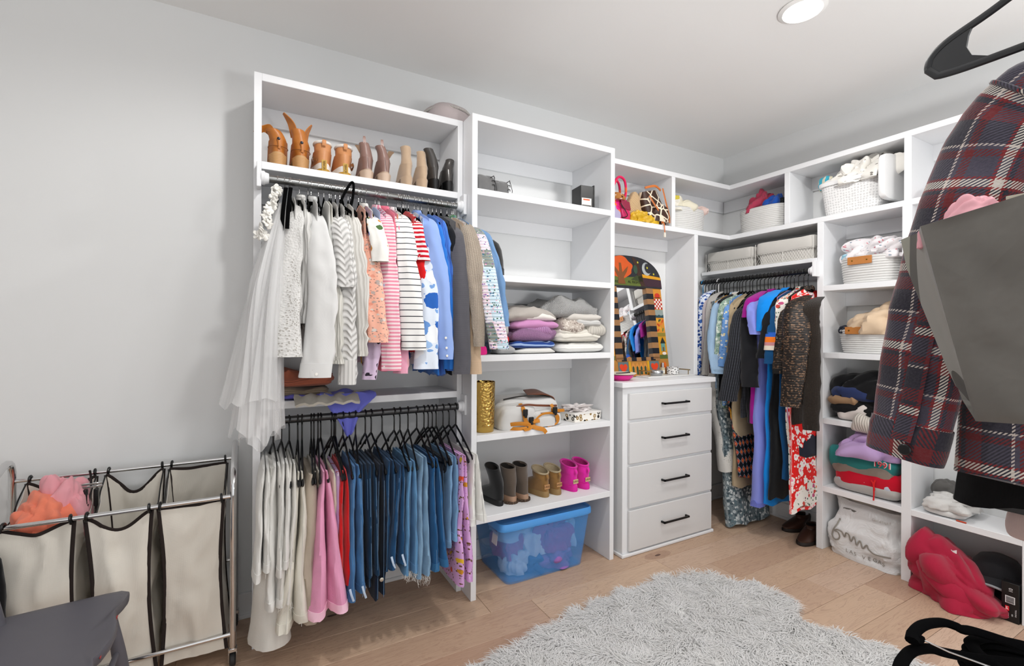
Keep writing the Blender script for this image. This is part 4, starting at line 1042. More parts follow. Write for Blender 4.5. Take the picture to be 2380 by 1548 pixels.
for k, x in enumerate((.292, .389)):
    t = shoe('tan sneaker with a white midsole, %s one of the pair on the top shelf' % ('left' if k == 0 else 'right'), 'shoe', (x, 2.374, z1), (SNK, SNW, SNW), .23, .09, .042, .145, (.037, .048), (0, .01), .062, 'flat', M('#e9e4dc', .95, bs=300, bst=.5), seed=9 + k, name='sneaker')
    obj('outsole', loft(np.array([eggring(.242, .1, -.006, 0, 28), eggring(.246, .103, -.007, .012, 28), eggring(.242, .1, -.006, .014, 28)])), GUM, t, local=True)
    obj('heel_tab', sheet(np.array([[(-.011, -.0075, .002), (.011, -.0075, .002)], [(-.011, -.0085, .03), (.011, -.0085, .03)], [(-.012, -.004, .055), (.012, -.004, .055)]]), .003), M('#b78f2c', .5), t, local=True)
    text('lettering', 'SOREL', .0155, M('#7a5a14', .6), t, (0, -.0105, .03), (0, 0, 1), (-1, 0, 0), .0006, local=True)
    obj('pull_loop', tube(smoothpath([(0, .0, .125), (0, -.004, .14), (0, .0, .152)], 10), .009, 8, rb=.002, up=(0, -1, 0)), SNK, t, local=True)
    obj('collar', tube(np.array([(.037 * math.sin(a), .064 - .05 * math.cos(a), .147) for a in np.linspace(0, 2 * math.pi, 24, endpoint=False)]), .007, 8, closed=True), M('#ece8e2', .95, bs=300, bst=.4), t, local=True)
    sx = 1 if k else -1
    obj('buckle', tube(np.array([(sx * .043 + .004 * math.cos(a), .05 + .01 * math.cos(a), .07 + .012 * math.sin(a)) for a in np.linspace(0, 6.28, 16, endpoint=False)]), .0016, 6, closed=True), CHROME, t, local=True)
    obj('side_strap', tube(smoothpath([(sx * .03, .02, .06), (sx * .046, .05, .07), (sx * .044, .09, .06)], 12), .003, 6, rb=.008), leather('#8a5a34'), t, local=True)
MAUV = leather('#8d6f66', .4); BEI = M('#b8a08c', .6)
for k, x in enumerate((.497, .584)):
    t = shoe('mauve brown leather bootie with a pale heel, %s one of the pair' % ('left' if k == 0 else 'right'), 'boot', (x, 2.372, z1), (MAUV, M('#cbb39f', .6), BEI), .23, .078, .05, .185, (.024, .03), (-.012 if k == 0 else -.02, .01), .06, 'stack', seed=14 + k)
    s_ = -1 if k == 0 else 1
    sh = [[(s_ * .012, .05, .11), (s_ * .03, .06, .14), (s_ * .045, .06, .165), (s_ * .055, .06, .175)], [(s_ * .01, .03, .11), (s_ * .014, .03, .15), (s_ * .025, .04, .172), (s_ * .05, .055, .178)]]
    obj('shaft_flap', sheet(np.array([smoothpath(r, 12) for r in sh]), .003), M('#9a8069', .7), t, local=True)
    obj('pull_tab', sheet(np.array([[(-.022, .02, .18), (-.008, .018, .18)], [(-.024, .02, .205), (-.01, .018, .207)], [(-.022, .024, .215), (-.012, .022, .216)]]), .003), MAUV, t, local=True)
    obj('heel_seam', tube([(0, -.002, .06), (-.002, .004, .1), (-.006, .012, .13)], .0012, 5), leather('#6b5148'), t, local=True)
BSU = suede('#bda48a')
for k, x in enumerate((.702, .785)):
    shoe('beige suede tall ankle boot, %s one of the pair' % ('left' if k == 0 else 'right'), 'boot', (x, 2.374, z1), (BSU, BSU, BSU), .225, .072, .055, .21 if k == 0 else .2, (.026, .03), (-.006, .012), .06, 'heel', seed=20 + k, wr=.004)
PEW = M('#4d4a48', .25, metal=.35, spec=.6, var=.2, vs=20)
for k, (x, tl, tp) in enumerate(((.851, (-.035, .0), .215), (.926, (.012, .01), .185))):
    shoe('black and pewter ankle boot with a black block heel, %s' % ('shaft leaning left' if k == 0 else 'next to the right panel'), 'boot', (x, 2.372, z1), (PEW, M('#0c0c0d', .35), BLACK), .225, .072, .06, tp, (.025, .028), tl, .06, 'heel', seed=25 + k, rz=(6 if k == 0 else -4))
# lower shelf of the middle unit
z5 = .4272
BLS = suede('#19191a'); TAUP = suede('#5d5147'); CHES = suede('#8f6a3c'); HPK = suede('#e02aa5'); WOOL = M('#b9a88a', 1.0, bs=260, bst=.9, bd=.006)
shoe('black suede ankle boot, leftmost on the low shelf', 'boot', (1.222, 2.33, z5), (BLS, BLS, BLACK), .24, .085, .03, .215, (.04, .052), (-.03, 0), .07, 'flat', seed=31, cut=.012)
for k, x in enumerate((1.305, 1.385)):
    t = shoe('taupe suede chelsea boot with a stacked lug sole, %s one of the pair' % ('left' if k == 0 else 'right'), 'boot', (x, 2.325, z5), (TAUP, M('#8a6f5a', .7), stacked('#b08d74', '#6b5342')), .235, .088, .04, .205, (.042, .05), (-.01, 0), .07, 'flat', seed=33 + k, cut=.008, rz=4)
    lugs = [box(-.006, .006, -.004, .004, 0, .014, .001) for _ in range(1)]
    obj('lugs', join(*[xf(lugs[0], (.0415 * math.sin(a), .04 - .0415 * math.cos(a), -.0), (0, 0, a)) for a in np.linspace(-1.4, 1.4, 9)]), M('#4c3c30', .8), t, local=True)
for k, (x, mt, sl, lab) in enumerate(((1.527, CHES, '#93774e', 'chestnut suede slipper boot with a woolly lining, left one'), (1.615, CHES, '#93774e', 'chestnut suede slipper boot with a woolly lining, right one'), (1.737, HPK, '#d6229a', 'hot pink suede slipper boot, left one'), (1.83, HPK, '#d6229a', 'hot pink suede slipper boot, right one'))):
    lin = WOOL if k < 2 else M('#b32a78', 1.0, bs=260, bst=.9, bd=.006)
    t = shoe(lab, 'boot', (x, 2.325, z5), (mt, mt, M(sl, .8)), .245, .093, .032, .145 if k < 2 else .155, (.043, .062), (0, .006), .065, 'low', lin, seed=40 + k, name='slipper_boot', cut=.012, rz=3, wr=.003)
    obj('label_patch', sheet(np.array([[(-.019, .0005, .05), (.019, .0005, .05)], [(-.019, .002, .075), (.019, .002, .075)]]), .003), M('#b98a5c' if k < 2 else '#cdb489', .7), t, local=True)
    text('lettering', 'UGG', .0165, M('#5a3a20', .7), t, (0, -.0006, .0625), (1, 0, 0), (0, 0, 1), .0008, local=True)
    obj('pull_loop', tube(smoothpath([(0, -.001, .1), (0, -.008, .118), (0, .0, .135)], 10), .008, 8, rb=.002, up=(0, -1, 0)), mt, t, local=True)
    obj('wool_cuff', tube(np.array([(.042 * math.sin(a), .074 - .062 * math.cos(a), (.147 if k < 2 else .157) - .012 * math.cos(a)) for a in np.linspace(0, 2 * math.pi, 28, endpoint=False)]), .0055, 8, closed=True), lin if k < 2 else mt, t, local=True)
# grey lace-up shoes on the second shelf, lying on their sides
GSU = suede('#6a6a6a')
for k, (x, w, h, lab) in enumerate(((1.095, .062, .105, 'grey suede lace-up shoe lying in the far left of the shelf'), (1.2, .052, .085, 'grey suede lace-up shoe with dangling laces beside its pair'))):
    t = thing('lace_up_shoe', lab, 'shoe', (x, 2.33, 2.16))
    g = blob((x, 2.36, 2.1595), (w, .085, h), 50 + k, .08, nu=36, nv=20, flat=.4, e=.55)
    obj('upper', g, GSU, t)
    lz = []
    for j in range(3):
        zz = 2.185 + j * .022 + (.012 if k == 0 else 0)
        lz.append(tube(smoothpath([(x + w * .45, 2.282, zz), (x + w * .7, 2.272, zz + .008), (x + w * .95, 2.29, zz + .004)], 8), .0022, 6))
    lz.append(tube(smoothpath([(x + w * .7, 2.272, 2.2 + h * .5), (x + w * .9, 2.262, 2.19), (x + w * 1.0, 2.27, 2.175)], 10), .0018, 6))
    obj('laces', join(*lz), M('#3c3c3d', .8), t)
    obj('sole', xf(box(-w * .95, w * .95, -.08, .08, 0, .012, .004), (x, 2.36, 2.1592)), M('#4f4f50', .8), t)
# brown shoes in the shade on the floor of the hanging bay
for k, (x, y, rz) in enumerate(((3.30, 1.81, 95), (3.43, 1.93, 80))):
    t = shoe('dark brown leather shoe on the floor under the long coats, %s' % ('nearer one' if k == 0 else 'farther one'), 'shoe', (x + .12, y, 0), (leather('#3a241b', .35), leather('#2a1a13'), M('#1d1512', .7)), .25, .09, .022, .105, (.038, .06), (0, .01), .06, 'low', seed=60 + k, name='leather_shoe', rz=rz)

# ------------------------------------------------------------------ laundry sorter by the left wall
ls = thing('laundry_sorter', 'chrome three-bag laundry sorter on casters by the left wall', 'laundry sorter', (-.45, 2.44, 0))
XL, XR, YF, YR = -.835, -.07, 2.285, 2.59
def bent(pts, r=.03, k=6):
    out = [np.array(pts[0], float)]
    for a, b, c in zip(pts[:-2], pts[1:-1], pts[2:]):
        a, b, c = map(lambda q: np.array(q, float), (a, b, c))
        u = (a - b) / np.linalg.norm(a - b); v = (c - b) / np.linalg.norm(c - b)
        p, q = b + u * r, b + v * r
        for s in np.linspace(0, 1, k): out.append((1 - s) ** 2 * p + 2 * s * (1 - s) * b + s * s * q)
    out.append(np.array(pts[-1], float)); return np.array(out)
for x in (XL, XR):
    obj('end_frame', tube(bent([(x, YF, .075), (x, YF, .80), (x, YR, .905), (x, YR, .075)], .09, 8), .0125, 14), CHROME, ls)
for nm, y, z in (('front_rail', YF, .712), ('back_rail', YR, .802), ('lower_rail', YF, .135), ('lower_rail', YR, .135), ('middle_rail', YR, .32)):
    obj(nm, tube([(XL, y, z), (XR, y, z)], .0085 if z > .5 else .0095, 12), CHROME, ls)
for x in (XL, XR):
    obj('cross_bar', tube([(x, YF, .21), (x, YR, .21)], .008, 10), CHROME, ls)
    for y in (YF, YR):
        c = obj('caster', xf(lathe([(.001, -.011), (.022, -.011), (.027, -.006), (.027, .006), (.022, .011), (.001, .011)], 20), (x, y, .0275), (0, R(90), 0)), M('#2b2b2c', .6), ls)
        obj('fork', join(box(x - .016, x - .013, y - .012, y + .012, .02, .068, .001), box(x + .013, x + .016, y - .012, y + .012, .02, .068, .001), box(x - .016, x + .016, y - .014, y + .014, .062, .078, .002)), CHROME, c)
CANV = cloth('#e3ddd2', 700, .25, .05, .1); BIND = M('#241a17', .85)
def bag(label, xa, xb, ztf, ztb, zb, sagf, sagb, seed, tilt=0.0):
    t = thing('laundry_bag', label, 'laundry bag', ((xa + xb) / 2, 2.44, zb), 'laundry bags in the sorter')
    del t['group']
    yf, yr = YF + .012, YR - .014
    n, m = 22, 22
    def edge(u, z0, sag): return z0 - sag * np.sin(np.pi * u) ** 1.6
    u = np.linspace(0, 1, n); v = np.linspace(0, 1, m)[:, None]
    def face(x0, x1, y, zt, sag, dirn, sd):
        P = np.zeros((m, n, 3)); zt_ = edge(u, zt, sag)[None]
        pin = .012 * np.sin(np.pi * v) * (1 - 2 * u[None])
        P[..., 0] = x0 + (x1 - x0) * u[None] + pin * 1.4 + tilt * v
        P[..., 2] = zt_ * (1 - v) + zb * v
        q = np.stack([P[..., 0], P[..., 2] * .7], -1)
        P[..., 1] = y + dirn * (.02 * np.sin(np.pi * v) * np.sin(np.pi * u[None]) + .012 * waves(q, sd, 4.0, 3) * np.sin(np.pi * u[None]) ** .4 * np.clip(v * 3, .1, 1) + .008 * ridges(q, sd + 2, 5.0, 2) * np.sin(np.pi * u[None]))
        return P
    Ff = face(xa, xb, yf, ztf, sagf, -1, seed); Fb = face(xa, xb, yr, ztb, sagb, 1, seed + 7)
    obj('front_panel', sheet(Ff, .002), CANV, t); obj('back_panel', sheet(Fb, .002), CANV, t)
    for k, nm in ((0, 'side_panel'), (-1, 'side_panel')):
        a, b = Ff[:, k], Fb[:, k]; w = np.linspace(0, 1, 14)[None, :, None]
        P = a[:, None] * (1 - w) + b[:, None] * w
        P[..., 2] -= .07 * np.sin(np.pi * w[..., 0]) * (1 - v) ** 2
        P[..., 0] += (.012 * waves(np.stack([P[..., 1], P[..., 2]], -1), seed + 20 + k, 5.0, 2)) * np.sin(np.pi * w[..., 0])
        obj(nm, sheet(P, .002), CANV, t)
    w = np.linspace(0, 1, 8)[:, None, None]
    obj('bottom_panel', sheet(Ff[-1][None] * (1 - w) + Fb[-1][None] * w, .002), CANV, t)
    bi = []
    for F_, dy in ((Ff, -.002), (Fb, .0)):
        for path in (F_[0], F_[:, 0], F_[:, -1]):
            bi.append(tube(path + np.array([0, dy, 0]), .0065, 6, rb=.0018, up=(0, -1, 0)))
    obj('binding', join(*bi), BIND, t)
    hk = []
    for F_, y, zr in ((Ff, YF, .712), (Fb, YR, .802)):
        for k, s in ((0, 1), (-1, -1)):
            p = F_[0, k]
            obj('hook', tube(smoothpath([p + np.array([s * .004, 0, -.004]), (p[0] + s * .006, y - .004, zr - .016), (p[0] + s * .007, y - .013, zr + .004), (p[0] + s * .008, y, zr + .0145), (p[0] + s * .009, y + .013, zr)], 14), .0048, 8), PLAST, t)
    tr = []
    for k in (0, -1):
        a, b = Ff[0, k], Fb[0, k]
        obj('wire_frame', tube(np.array([a + (0, .004, 0), a * .72 + b * .28 + (0, 0, -.05), a * .5 + b * .5 + (0, 0, -.06), a * .28 + b * .72 + (0, 0, -.02), b - (0, .004, 0)]), .003, 6), PLAST, t)
    return t
bag('cream canvas laundry bag at left, filled with coral and pink clothes', -.79, -.575, .705, .79, .09, .035, .06, 3, .02)
bag('cream canvas laundry bag in the middle with a sagging rim', -.545, -.345, .70, .79, .075, .06, .085, 5, .015)
bag('cream canvas laundry bag at right, flat and straight', -.325, -.105, .70, .785, .075, .004, .004, 9, .012)
COR = cloth('#f2876a', 900, .25, .1, .2); PKT = cloth('#e9a2ab', 900, .25, .1, .2)
tag(obj('shirt', blob((-.69, 2.43, .60), (.088, .10, .165), 3, .15, .8, fold=1.3, e=.8), COR), 'coral orange garment heaped in the left laundry bag', 'clothing')
tag(obj('blouse', blob((-.645, 2.47, .60), (.075, .075, .215), 8, .16, .8, fold=1.3, e=.8), PKT), 'pale pink garment on top of the coral one in the laundry bag', 'clothing')
t = thing('skirt_hanger', 'black and chrome clip hanger sticking out between two laundry bags', 'hanger', (-.565, 2.46, .7))
obj('bar', join(box(-.6, -.53, 2.45, 2.462, .775, .782, .001), box(-.6, -.53, 2.45, 2.462, .786, .793, .001)), CHROME, t)
obj('clips', join(box(-.59, -.575, 2.445, 2.467, .71, .77, .003), box(-.556, -.541, 2.445, 2.467, .70, .77, .003)), PLAST, t)
obj('stem', tube(smoothpath([(-.565, 2.456, .78), (-.566, 2.456, .82), (-.568, 2.45, .845)], 8), .004, 8), PLAST, t)
t = tag(obj('jacket', xf(folded(-.06, .06, -.025, .025, .3, .34, 2, 5, .004, .8), ((-0.748,2.230,0.626)[0] - .045, 2.23, .0)), cloth('#0e0e11', 800, .2)), 'black garment hanging at the far left edge beside the laundry sorter', 'jacket')
S_ = thing('coat_hook', 'black hook over the left end of the sorter rail', 'hook', ((-0.760,2.280,0.709)[0], 2.28, .7)); obj('wire', tube(smoothpath([((-0.763,2.280,0.690)[0], 2.272, .70), ((-0.761,2.280,0.709)[0], 2.272, .722), ((-0.758,2.280,0.718)[0], 2.285, .728), ((-0.756,2.280,0.704)[0], 2.297, .715)], 12), .005, 8), PLAST, S_)

# ------------------------------------------------------------------ dark grey painted chair, lower left
CH = M('#5d5c64', .42, spec=.45, var=.05, vs=12, bs=40, bst=.03)
ch = thing('wooden_chair', 'dark grey painted wooden chair with a saddle seat and chipped red edges', 'chair', (-.58, 1.97, 0))
def seat_geo():
    pts = [(-.745, 2.165), (-.72, 2.176), (-.6, 2.188), (-.46, 2.2), (-.415, 2.198), (-.392, 2.18), (-.388, 2.15), (-.394, 2.11), (-.406, 2.06), (-.40, 2.02), (-.385, 1.97), (-.378, 1.92), (-.378, 1.86), (-.388, 1.8), (-.40, 1.77), (-.392, 1.73), (-.385, 1.69), (-.39, 1.665), (-.41, 1.65), (-.46, 1.645), (-.6, 1.66), (-.72, 1.675), (-.745, 1.69)]
    C_ = np.array(pts); m = C_.mean(0); rings = []
    for s, z in ((.90, .418), (.965, .42), (.995, .428), (1.0, .438), (.99, .447), (.965, .452), (.90, .4515), (.75, .446), (.5, .44), (.25, .438)):
        q = m + (C_ - m) * s; rings.append(np.column_stack([q, np.full(len(q), z)]))
    return loft(np.array(rings))
obj('seat', seat_geo(), CH, ch)
for k, (x, y, dx, dy) in enumerate(((-.435, 2.12, .05, .045), (-.435, 1.73, .05, -.045), (-.7, 2.12, -.07, .03), (-.7, 1.73, -.07, -.03))):
    zz = np.linspace(0, 1, 14); prof = .0135 + .008 * np.sin(np.pi * zz) ** 1.5
    obj('leg', tube(np.array([(x + dx * (1 - u), y + dy * (1 - u), .425 * u) for u in zz]), prof, 14), CH, ch)
for k in range(5):
    y = 2.125 - k * .1; lean = .09
    obj('spindle' if 0 < k < 4 else 'back_post', tube(np.array([(-.715 - lean * u, y + (.02 * (1 if k == 0 else -1 if k == 4 else 0)) * u, .445 + .42 * u) for u in np.linspace(0, 1, 10)]), (.017 if k in (0, 4) else .009) - .003 * np.linspace(0, 1, 10), 12), CH, ch)
obj('top_rail', tube(smoothpath([(-.79, 2.17, .855), (-.835, 1.925, .875), (-.79, 1.69, .855)], 20), .011, 12, rb=.035), CH, ch)
for y in (2.138, 1.712): obj('stretcher', tube(smoothpath([(-.405, y, .19), (-.57, y, .19), (-.745, y, .19)], 10), [.008, .009, .01, .012, .013, .013, .012, .01, .009, .008], 10), CH, ch)
obj('front_rung', tube([(-.418, 2.125, .26), (-.418, 1.725, .26)], .0095, 10), CH, ch)
obj('apron', tube(smoothpath([(-.425, 2.14, .41), (-.43, 1.93, .392), (-.425, 1.71, .41)], 14), .009, 8, rb=.016), CH, ch)
ck = []
rs2 = random.Random(3)
for (x, y) in ((-.386, 2.0), (-.380, 1.95), (-.3775, 1.9), (-.3785, 1.84), (-.388, 2.02), (-.381, 1.79)):
    x -= .009
    obj('paint_chip', box(x - .0015, x + .0015, y - .006 * rs2.random() - .003, y + .008, .438, .443, .0008), M('#a83a3a', .7), ch)

# ------------------------------------------------------------------ sheepskin rug
rug = thing('shaggy_rug', 'white shaggy faux sheepskin rug with a wavy outline on the wood floor', 'rug', (1.7, 1.3, 0))
RO = np.array([(.55, 1.62), (.80, 1.75), (1.04, 1.80), (1.27, 1.85), (1.5, 1.90), (1.7, 1.915), (1.92, 1.90), (2.1, 1.895), (2.24, 1.855), (2.35, 1.75), (2.41, 1.63), (2.44, 1.5), (2.41, 1.38), (2.32, 1.27), (2.37, 1.18), (2.41, 1.09), (2.45, .97), (2.44, .84), (2.36, .7), (2.2, .58), (1.95, .5), (1.5, .46), (1.1, .5), (.75, .6), (.5, .8), (.38, 1.05), (.4, 1.35)])
RP = smoothpath(np.column_stack([np.vstack([RO, RO[:1]]), np.zeros(len(RO) + 1)]), 140)[:-1, :2]
cm = RP.mean(0)
obj('backing', loft(np.array([np.column_stack([cm + (RP - cm) * s, np.full(len(RP), z)]) for s, z in ((.97, .0005), (.98, .006), (.96, .012), (.5, .012))])), M('#f2f2f0', .95), rug)
def inside(P, poly):
    x, y = P[:, 0], P[:, 1]; c = np.zeros(len(P), bool); j = len(poly) - 1
    for i in range(len(poly)):
        xi, yi = poly[i]; xj, yj = poly[j]
        c ^= ((yi > y) != (yj > y)) & (x < (xj - xi) * (y - yi) / (yj - yi + 1e-12) + xi); j = i
    return c
rg = np.random.RandomState(4)
NB = 95000
P0 = np.column_stack([rg.uniform(.35, 2.5, NB * 2), rg.uniform(.42, 1.95, NB * 2)])
P0 = P0[inside(P0, RP)][:NB]; NB = len(P0)
flow = np.stack([waves(P0, 3, 1.6, 3), waves(P0, 9, 1.6, 3)], 1) * .9 + np.stack([waves(P0, 31, 7.0, 2), waves(P0, 37, 7.0, 2)], 1) * 1.1
out = (P0 - cm) / np.linalg.norm(P0 - cm, axis=1)[:, None]
d = flow + out * .35 + np.array([-.25, -.45]) + rg.normal(size=(NB, 2)) * .45
d /= np.linalg.norm(d, axis=1)[:, None]
Ln = rg.uniform(.04, .075, NB); ht = rg.uniform(.012, .028, NB) * (1 + .3 * waves(P0, 51, 4.0, 2))
side = np.stack([-d[:, 1], d[:, 0]], 1); wd = rg.uniform(.0012, .0026, NB)
rows = []
for u, hz, ww in ((0, 0.0, 1.0), (.3, .75, 1.0), (.68, 1.0, .75), (1.0, .78, .1)):
    c = P0 + d * (Ln * u)[:, None]
    z = .008 + ht * hz
    rows.append(np.column_stack([c - side * (wd * ww)[:, None], z])); rows.append(np.column_stack([c + side * (wd * ww)[:, None], z]))
V = np.stack(rows, 1).reshape(-1, 3)
me = bpy.data.meshes.new('pile')
nf = NB * 3
b = (np.arange(NB) * 8)[:, None]
quads = np.concatenate([b + np.array([[0, 1, 3, 2]]), b + np.array([[2, 3, 5, 4]]), b + np.array([[4, 5, 7, 6]])], 1).reshape(-1)
me.vertices.add(len(V)); me.vertices.foreach_set('co', (V - np.array(POS[rug.name])).astype(np.float32).ravel())
me.loops.add(len(quads)); me.loops.foreach_set('vertex_index', quads.astype(np.int32))
me.polygons.add(nf); me.polygons.foreach_set('loop_start', np.arange(0, nf * 4, 4, dtype=np.int32)); me.polygons.foreach_set('loop_total', np.full(nf, 4, np.int32))
me.polygons.foreach_set('use_smooth', [True] * nf)
me.update(); me.validate()
def furmat():
    t = NT('fur'); n = t.noise(t.coord('Object'), 9.0, 3.0); m = t.fin('#f4f4f2', .7, 0, .25)
    col = t.mix(n, '#efeeec', '#ffffff')
    df = t.n('ShaderNodeBsdfDiffuse'); tl = t.n('ShaderNodeBsdfTranslucent'); mx = t.n('ShaderNodeMixShader'); mx.inputs[0].default_value = .5
    g = t.n('ShaderNodeNewGeometry'); va = t.n('ShaderNodeVectorMath', operation='ADD'); t.l(t.scale(g.outputs['Normal'], .45), va.inputs[0]); va.inputs[1].default_value = (0, 0, .9)
    vn = t.n('ShaderNodeVectorMath', operation='NORMALIZE'); t.l(va.outputs[0], vn.inputs[0])
    t.l(col, df.inputs[0]); t.l(col, tl.inputs[0]); t.l(vn.outputs[0], df.inputs['Normal'])
    t.l(df.outputs[0], mx.inputs[1]); t.l(tl.outputs[0], mx.inputs[2]); t.l(mx.outputs[0], t.out.inputs['Surface'])
    return m
me.materials.append(furmat())
po = bpy.data.objects.new('pile', me); COL.objects.link(po); po.parent = rug; po['kind'] = 'stuff'

# ------------------------------------------------------------------ folded and heaped clothes
def FI(name, label, cat, mat, a, b, y0=2.262, y1=2.56, layers=2, seed=1, wr=.006, dz=0.0, sag=0.0, e=.35, z0=None):
    """folded garment in the middle unit: a = lower left, b = upper right corner of its front"""
    zz = a[2] if z0 is None else z0
    return tag(obj(name, folded(a[0], b[0], y0, y1, zz + dz, b[2] - zz, layers, seed, wr, e, sag=sag), mat), label, cat)
def roll(p, q, r, seed, mat, wr=.004, flat=.7, parent=None, name='roll'):
    P = smoothpath([p, tuple((np.array(p) + np.array(q)) / 2 + np.array([0, 0, .004])), q], 24)
    g = tube(P, r * np.clip(np.sin(np.linspace(.35, math.pi - .35, 24)) * 1.5, 0, 1), 16, rb=r * flat * np.clip(np.sin(np.linspace(.35, math.pi - .35, 24)) * 1.5, 0, 1))
    V = g[0] + wr * waves(g[0], seed, 9.0, 3)[:, None] * np.array([.3, 1, 1])
    return (V, g[1], g[2])
Z3 = 1.2825
YF3 = 2.262
# right stack
FI('sweater', 'white sweater with wavy knit lines at the bottom of the right stack', 'sweater', rib('#e9e8e4', 46, 1, .5, .85), (1.571,2.260,1.289), (1.924,2.260,1.347), z0=Z3, seed=2, layers=2)
FI('sweater', 'cream sweater with a rolled collar above the wavy white one', 'sweater', cloth('#dedad0', 700, .25, .05), (1.560,2.262,1.347), (1.901,2.262,1.419), seed=3, layers=3, wr=.012, sag=.012)
FI('sweater', 'grey beige ribbed sweater bulging at the right of the stack', 'sweater', rib('#c2bdb4', 70, 0, .4, .8), (1.769,2.255,1.379), (1.922,2.255,1.462), y1=2.5, seed=4, layers=1, wr=.014)
FI('scarf', 'brown and white speckled knit with fringes in the middle of the right stack', 'scarf', prints('#b9aea4', ['#8d8078', '#d9d2ca', '#b9aea4'], 90, .45), (1.587,2.257,1.392), (1.776,2.257,1.470), y1=2.5, seed=5, layers=2, wr=.014)
FI('sweater', 'light grey zigzag knit sweater tucked under the stone one', 'sweater', rib('#c9c8c6', 60, 1, .5, .8), (1.684,2.262,1.438), (1.907,2.262,1.483), seed=6, layers=1, wr=.008)
FI('sweater', 'stone coloured sweater second from the top of the right stack', 'sweater', cloth('#cfcac3', 800, .25, .05), (1.621,2.262,1.468), (1.900,2.262,1.520), seed=7, layers=2, wr=.01)
FI('sweater', 'grey cable sweater puffed up on top of the right stack', 'sweater', knit('#b7b7b6', 300, .9), (1.484,2.265,1.491), (1.903,2.265,1.603), y1=2.6, seed=8, layers=1, wr=.016, sag=.02, e=.5)
# left stack
FI('t_shirt', 'light grey folded top at the bottom left of the sweater shelf', 't-shirt', cloth('#b4b4b4', 900, .2), (1.167,2.255,1.291), (1.285,2.255,1.334), z0=Z3, seed=9, layers=2)
FI('t_shirt', 'off white folded top under the blue striped one', 't-shirt', cloth('#dcdad4', 900, .2), (1.275,2.257,1.289), (1.569,2.257,1.311), z0=Z3, seed=10, layers=2)
FI('sweater', 'navy and light blue striped sweater in the left stack', 'sweater', stripes('#1c3f86', '#9cb4dc', 26, .7, 1), (1.244,2.260,1.311), (1.559,2.260,1.357), seed=11, layers=2, wr=.006)
FI('sweater', 'mauve fuzzy sweater with a folded-over cuff', 'sweater', knit('#a97aa6', 420, .8), (1.241,2.255,1.351), (1.567,2.255,1.422), seed=12, layers=2, wr=.016, sag=.012)
FI('blouse', 'mauve ruched blouse between the fuzzy sweater and the lilac one', 'blouse', rib('#b785b4', 120, 0, .9, .7), (1.299,2.252,1.382), (1.535,2.252,1.447), y1=2.5, seed=13, layers=2, wr=.012, sag=.02)
FI('sweater', 'smooth lilac pink sweater, folded with a round edge', 'sweater', cloth('#c88cba', 800, .2), (1.268,2.255,1.420), (1.579,2.255,1.485), y1=2.5, seed=14, layers=1, wr=.008, sag=.03)
FI('shirt', 'white garment with a tan lining near the top of the left stack', 'shirt', cloth('#e4e0da', 900, .2), (1.335,2.257,1.471), (1.568,2.257,1.517), y1=2.5, seed=15, layers=2, wr=.006, sag=.025)
FI('sweater', 'taupe grey sweater spread over the top of the left stack', 'sweater', cloth('#b3aca5', 700, .25), (1.212,2.262,1.462), (1.590,2.262,1.553), y1=2.6, seed=16, layers=1, wr=.012, sag=.045, e=.6)
FI('sweater', 'pale grey ribbed garment poking out at the left of the sweaters', 'sweater', rib('#c6c5c2', 90, 1, .5, .8), (1.180,2.250,1.382), (1.243,2.250,1.471), y1=2.45, seed=17, layers=1, wr=.01)
FI('shirt', 'small bright red garment at the left of the sweater shelf', 'shirt', RED, (1.186,2.252,1.337), (1.234,2.252,1.384), y1=2.4, seed=18, layers=1)
FI('jeans', 'dark folded jeans behind the patchwork sleeve', 'jeans', D10, (1.052,2.262,1.297), (1.144,2.262,1.363), z0=Z3, seed=19, layers=3)
FI('shirt', 'hot pink garment at the left end of the sweater shelf', 'shirt', cloth('#e8308c', 900, .2), (1.037,2.240,1.291), (1.102,2.240,1.327), y1=2.26, z0=Z3, seed=20, layers=1)
# trousers on the lower shelf of the hanging unit
def FU(name, label, cat, mat, a, b, y0=2.37, y1=2.6, **kw): return FI(name, label, cat, mat, a, b, y0, y1, **kw)
FU('trousers', 'rust coloured trousers folded on the shelf under the white knits', 'trousers', cloth('#b0644c', 900, .2), (0.089,2.360,1.141), (0.349,2.360,1.205), y0=2.39, seed=21, layers=3, wr=.012, dz=.0)
FU('trousers', 'olive taupe trousers folded under the rust ones', 'trousers', cloth('#8a7a66', 900, .2), (0.089,2.360,1.104), (0.326,2.360,1.136), y0=2.38, seed=22, layers=3, wr=.008, z0=1.1)
FU('shorts', 'periwinkle shorts folded beneath the grey jeans', 'shorts', cloth('#6a66c4', 900, .2), (0.115,2.350,1.082), (0.315,2.350,1.113), y0=2.37, seed=23, layers=2, z0=1.0865)
t = tag(obj('belted_shorts', sheet(np.array([[(x0_, 2.41 - .028 * j - .004 * math.sin(i), 1.102 - (0 if j < 3 else (j - 2.6) * .011) + .006 * math.sin(i * 1.7 + j)) for i, x0_ in enumerate(np.linspace(.165, .44, 16))] for j in range(6)]), .012), cloth('#c9c4b8', 900, .25)), 'cream garment with a rolled waistband hanging over the shelf edge', 'shorts')
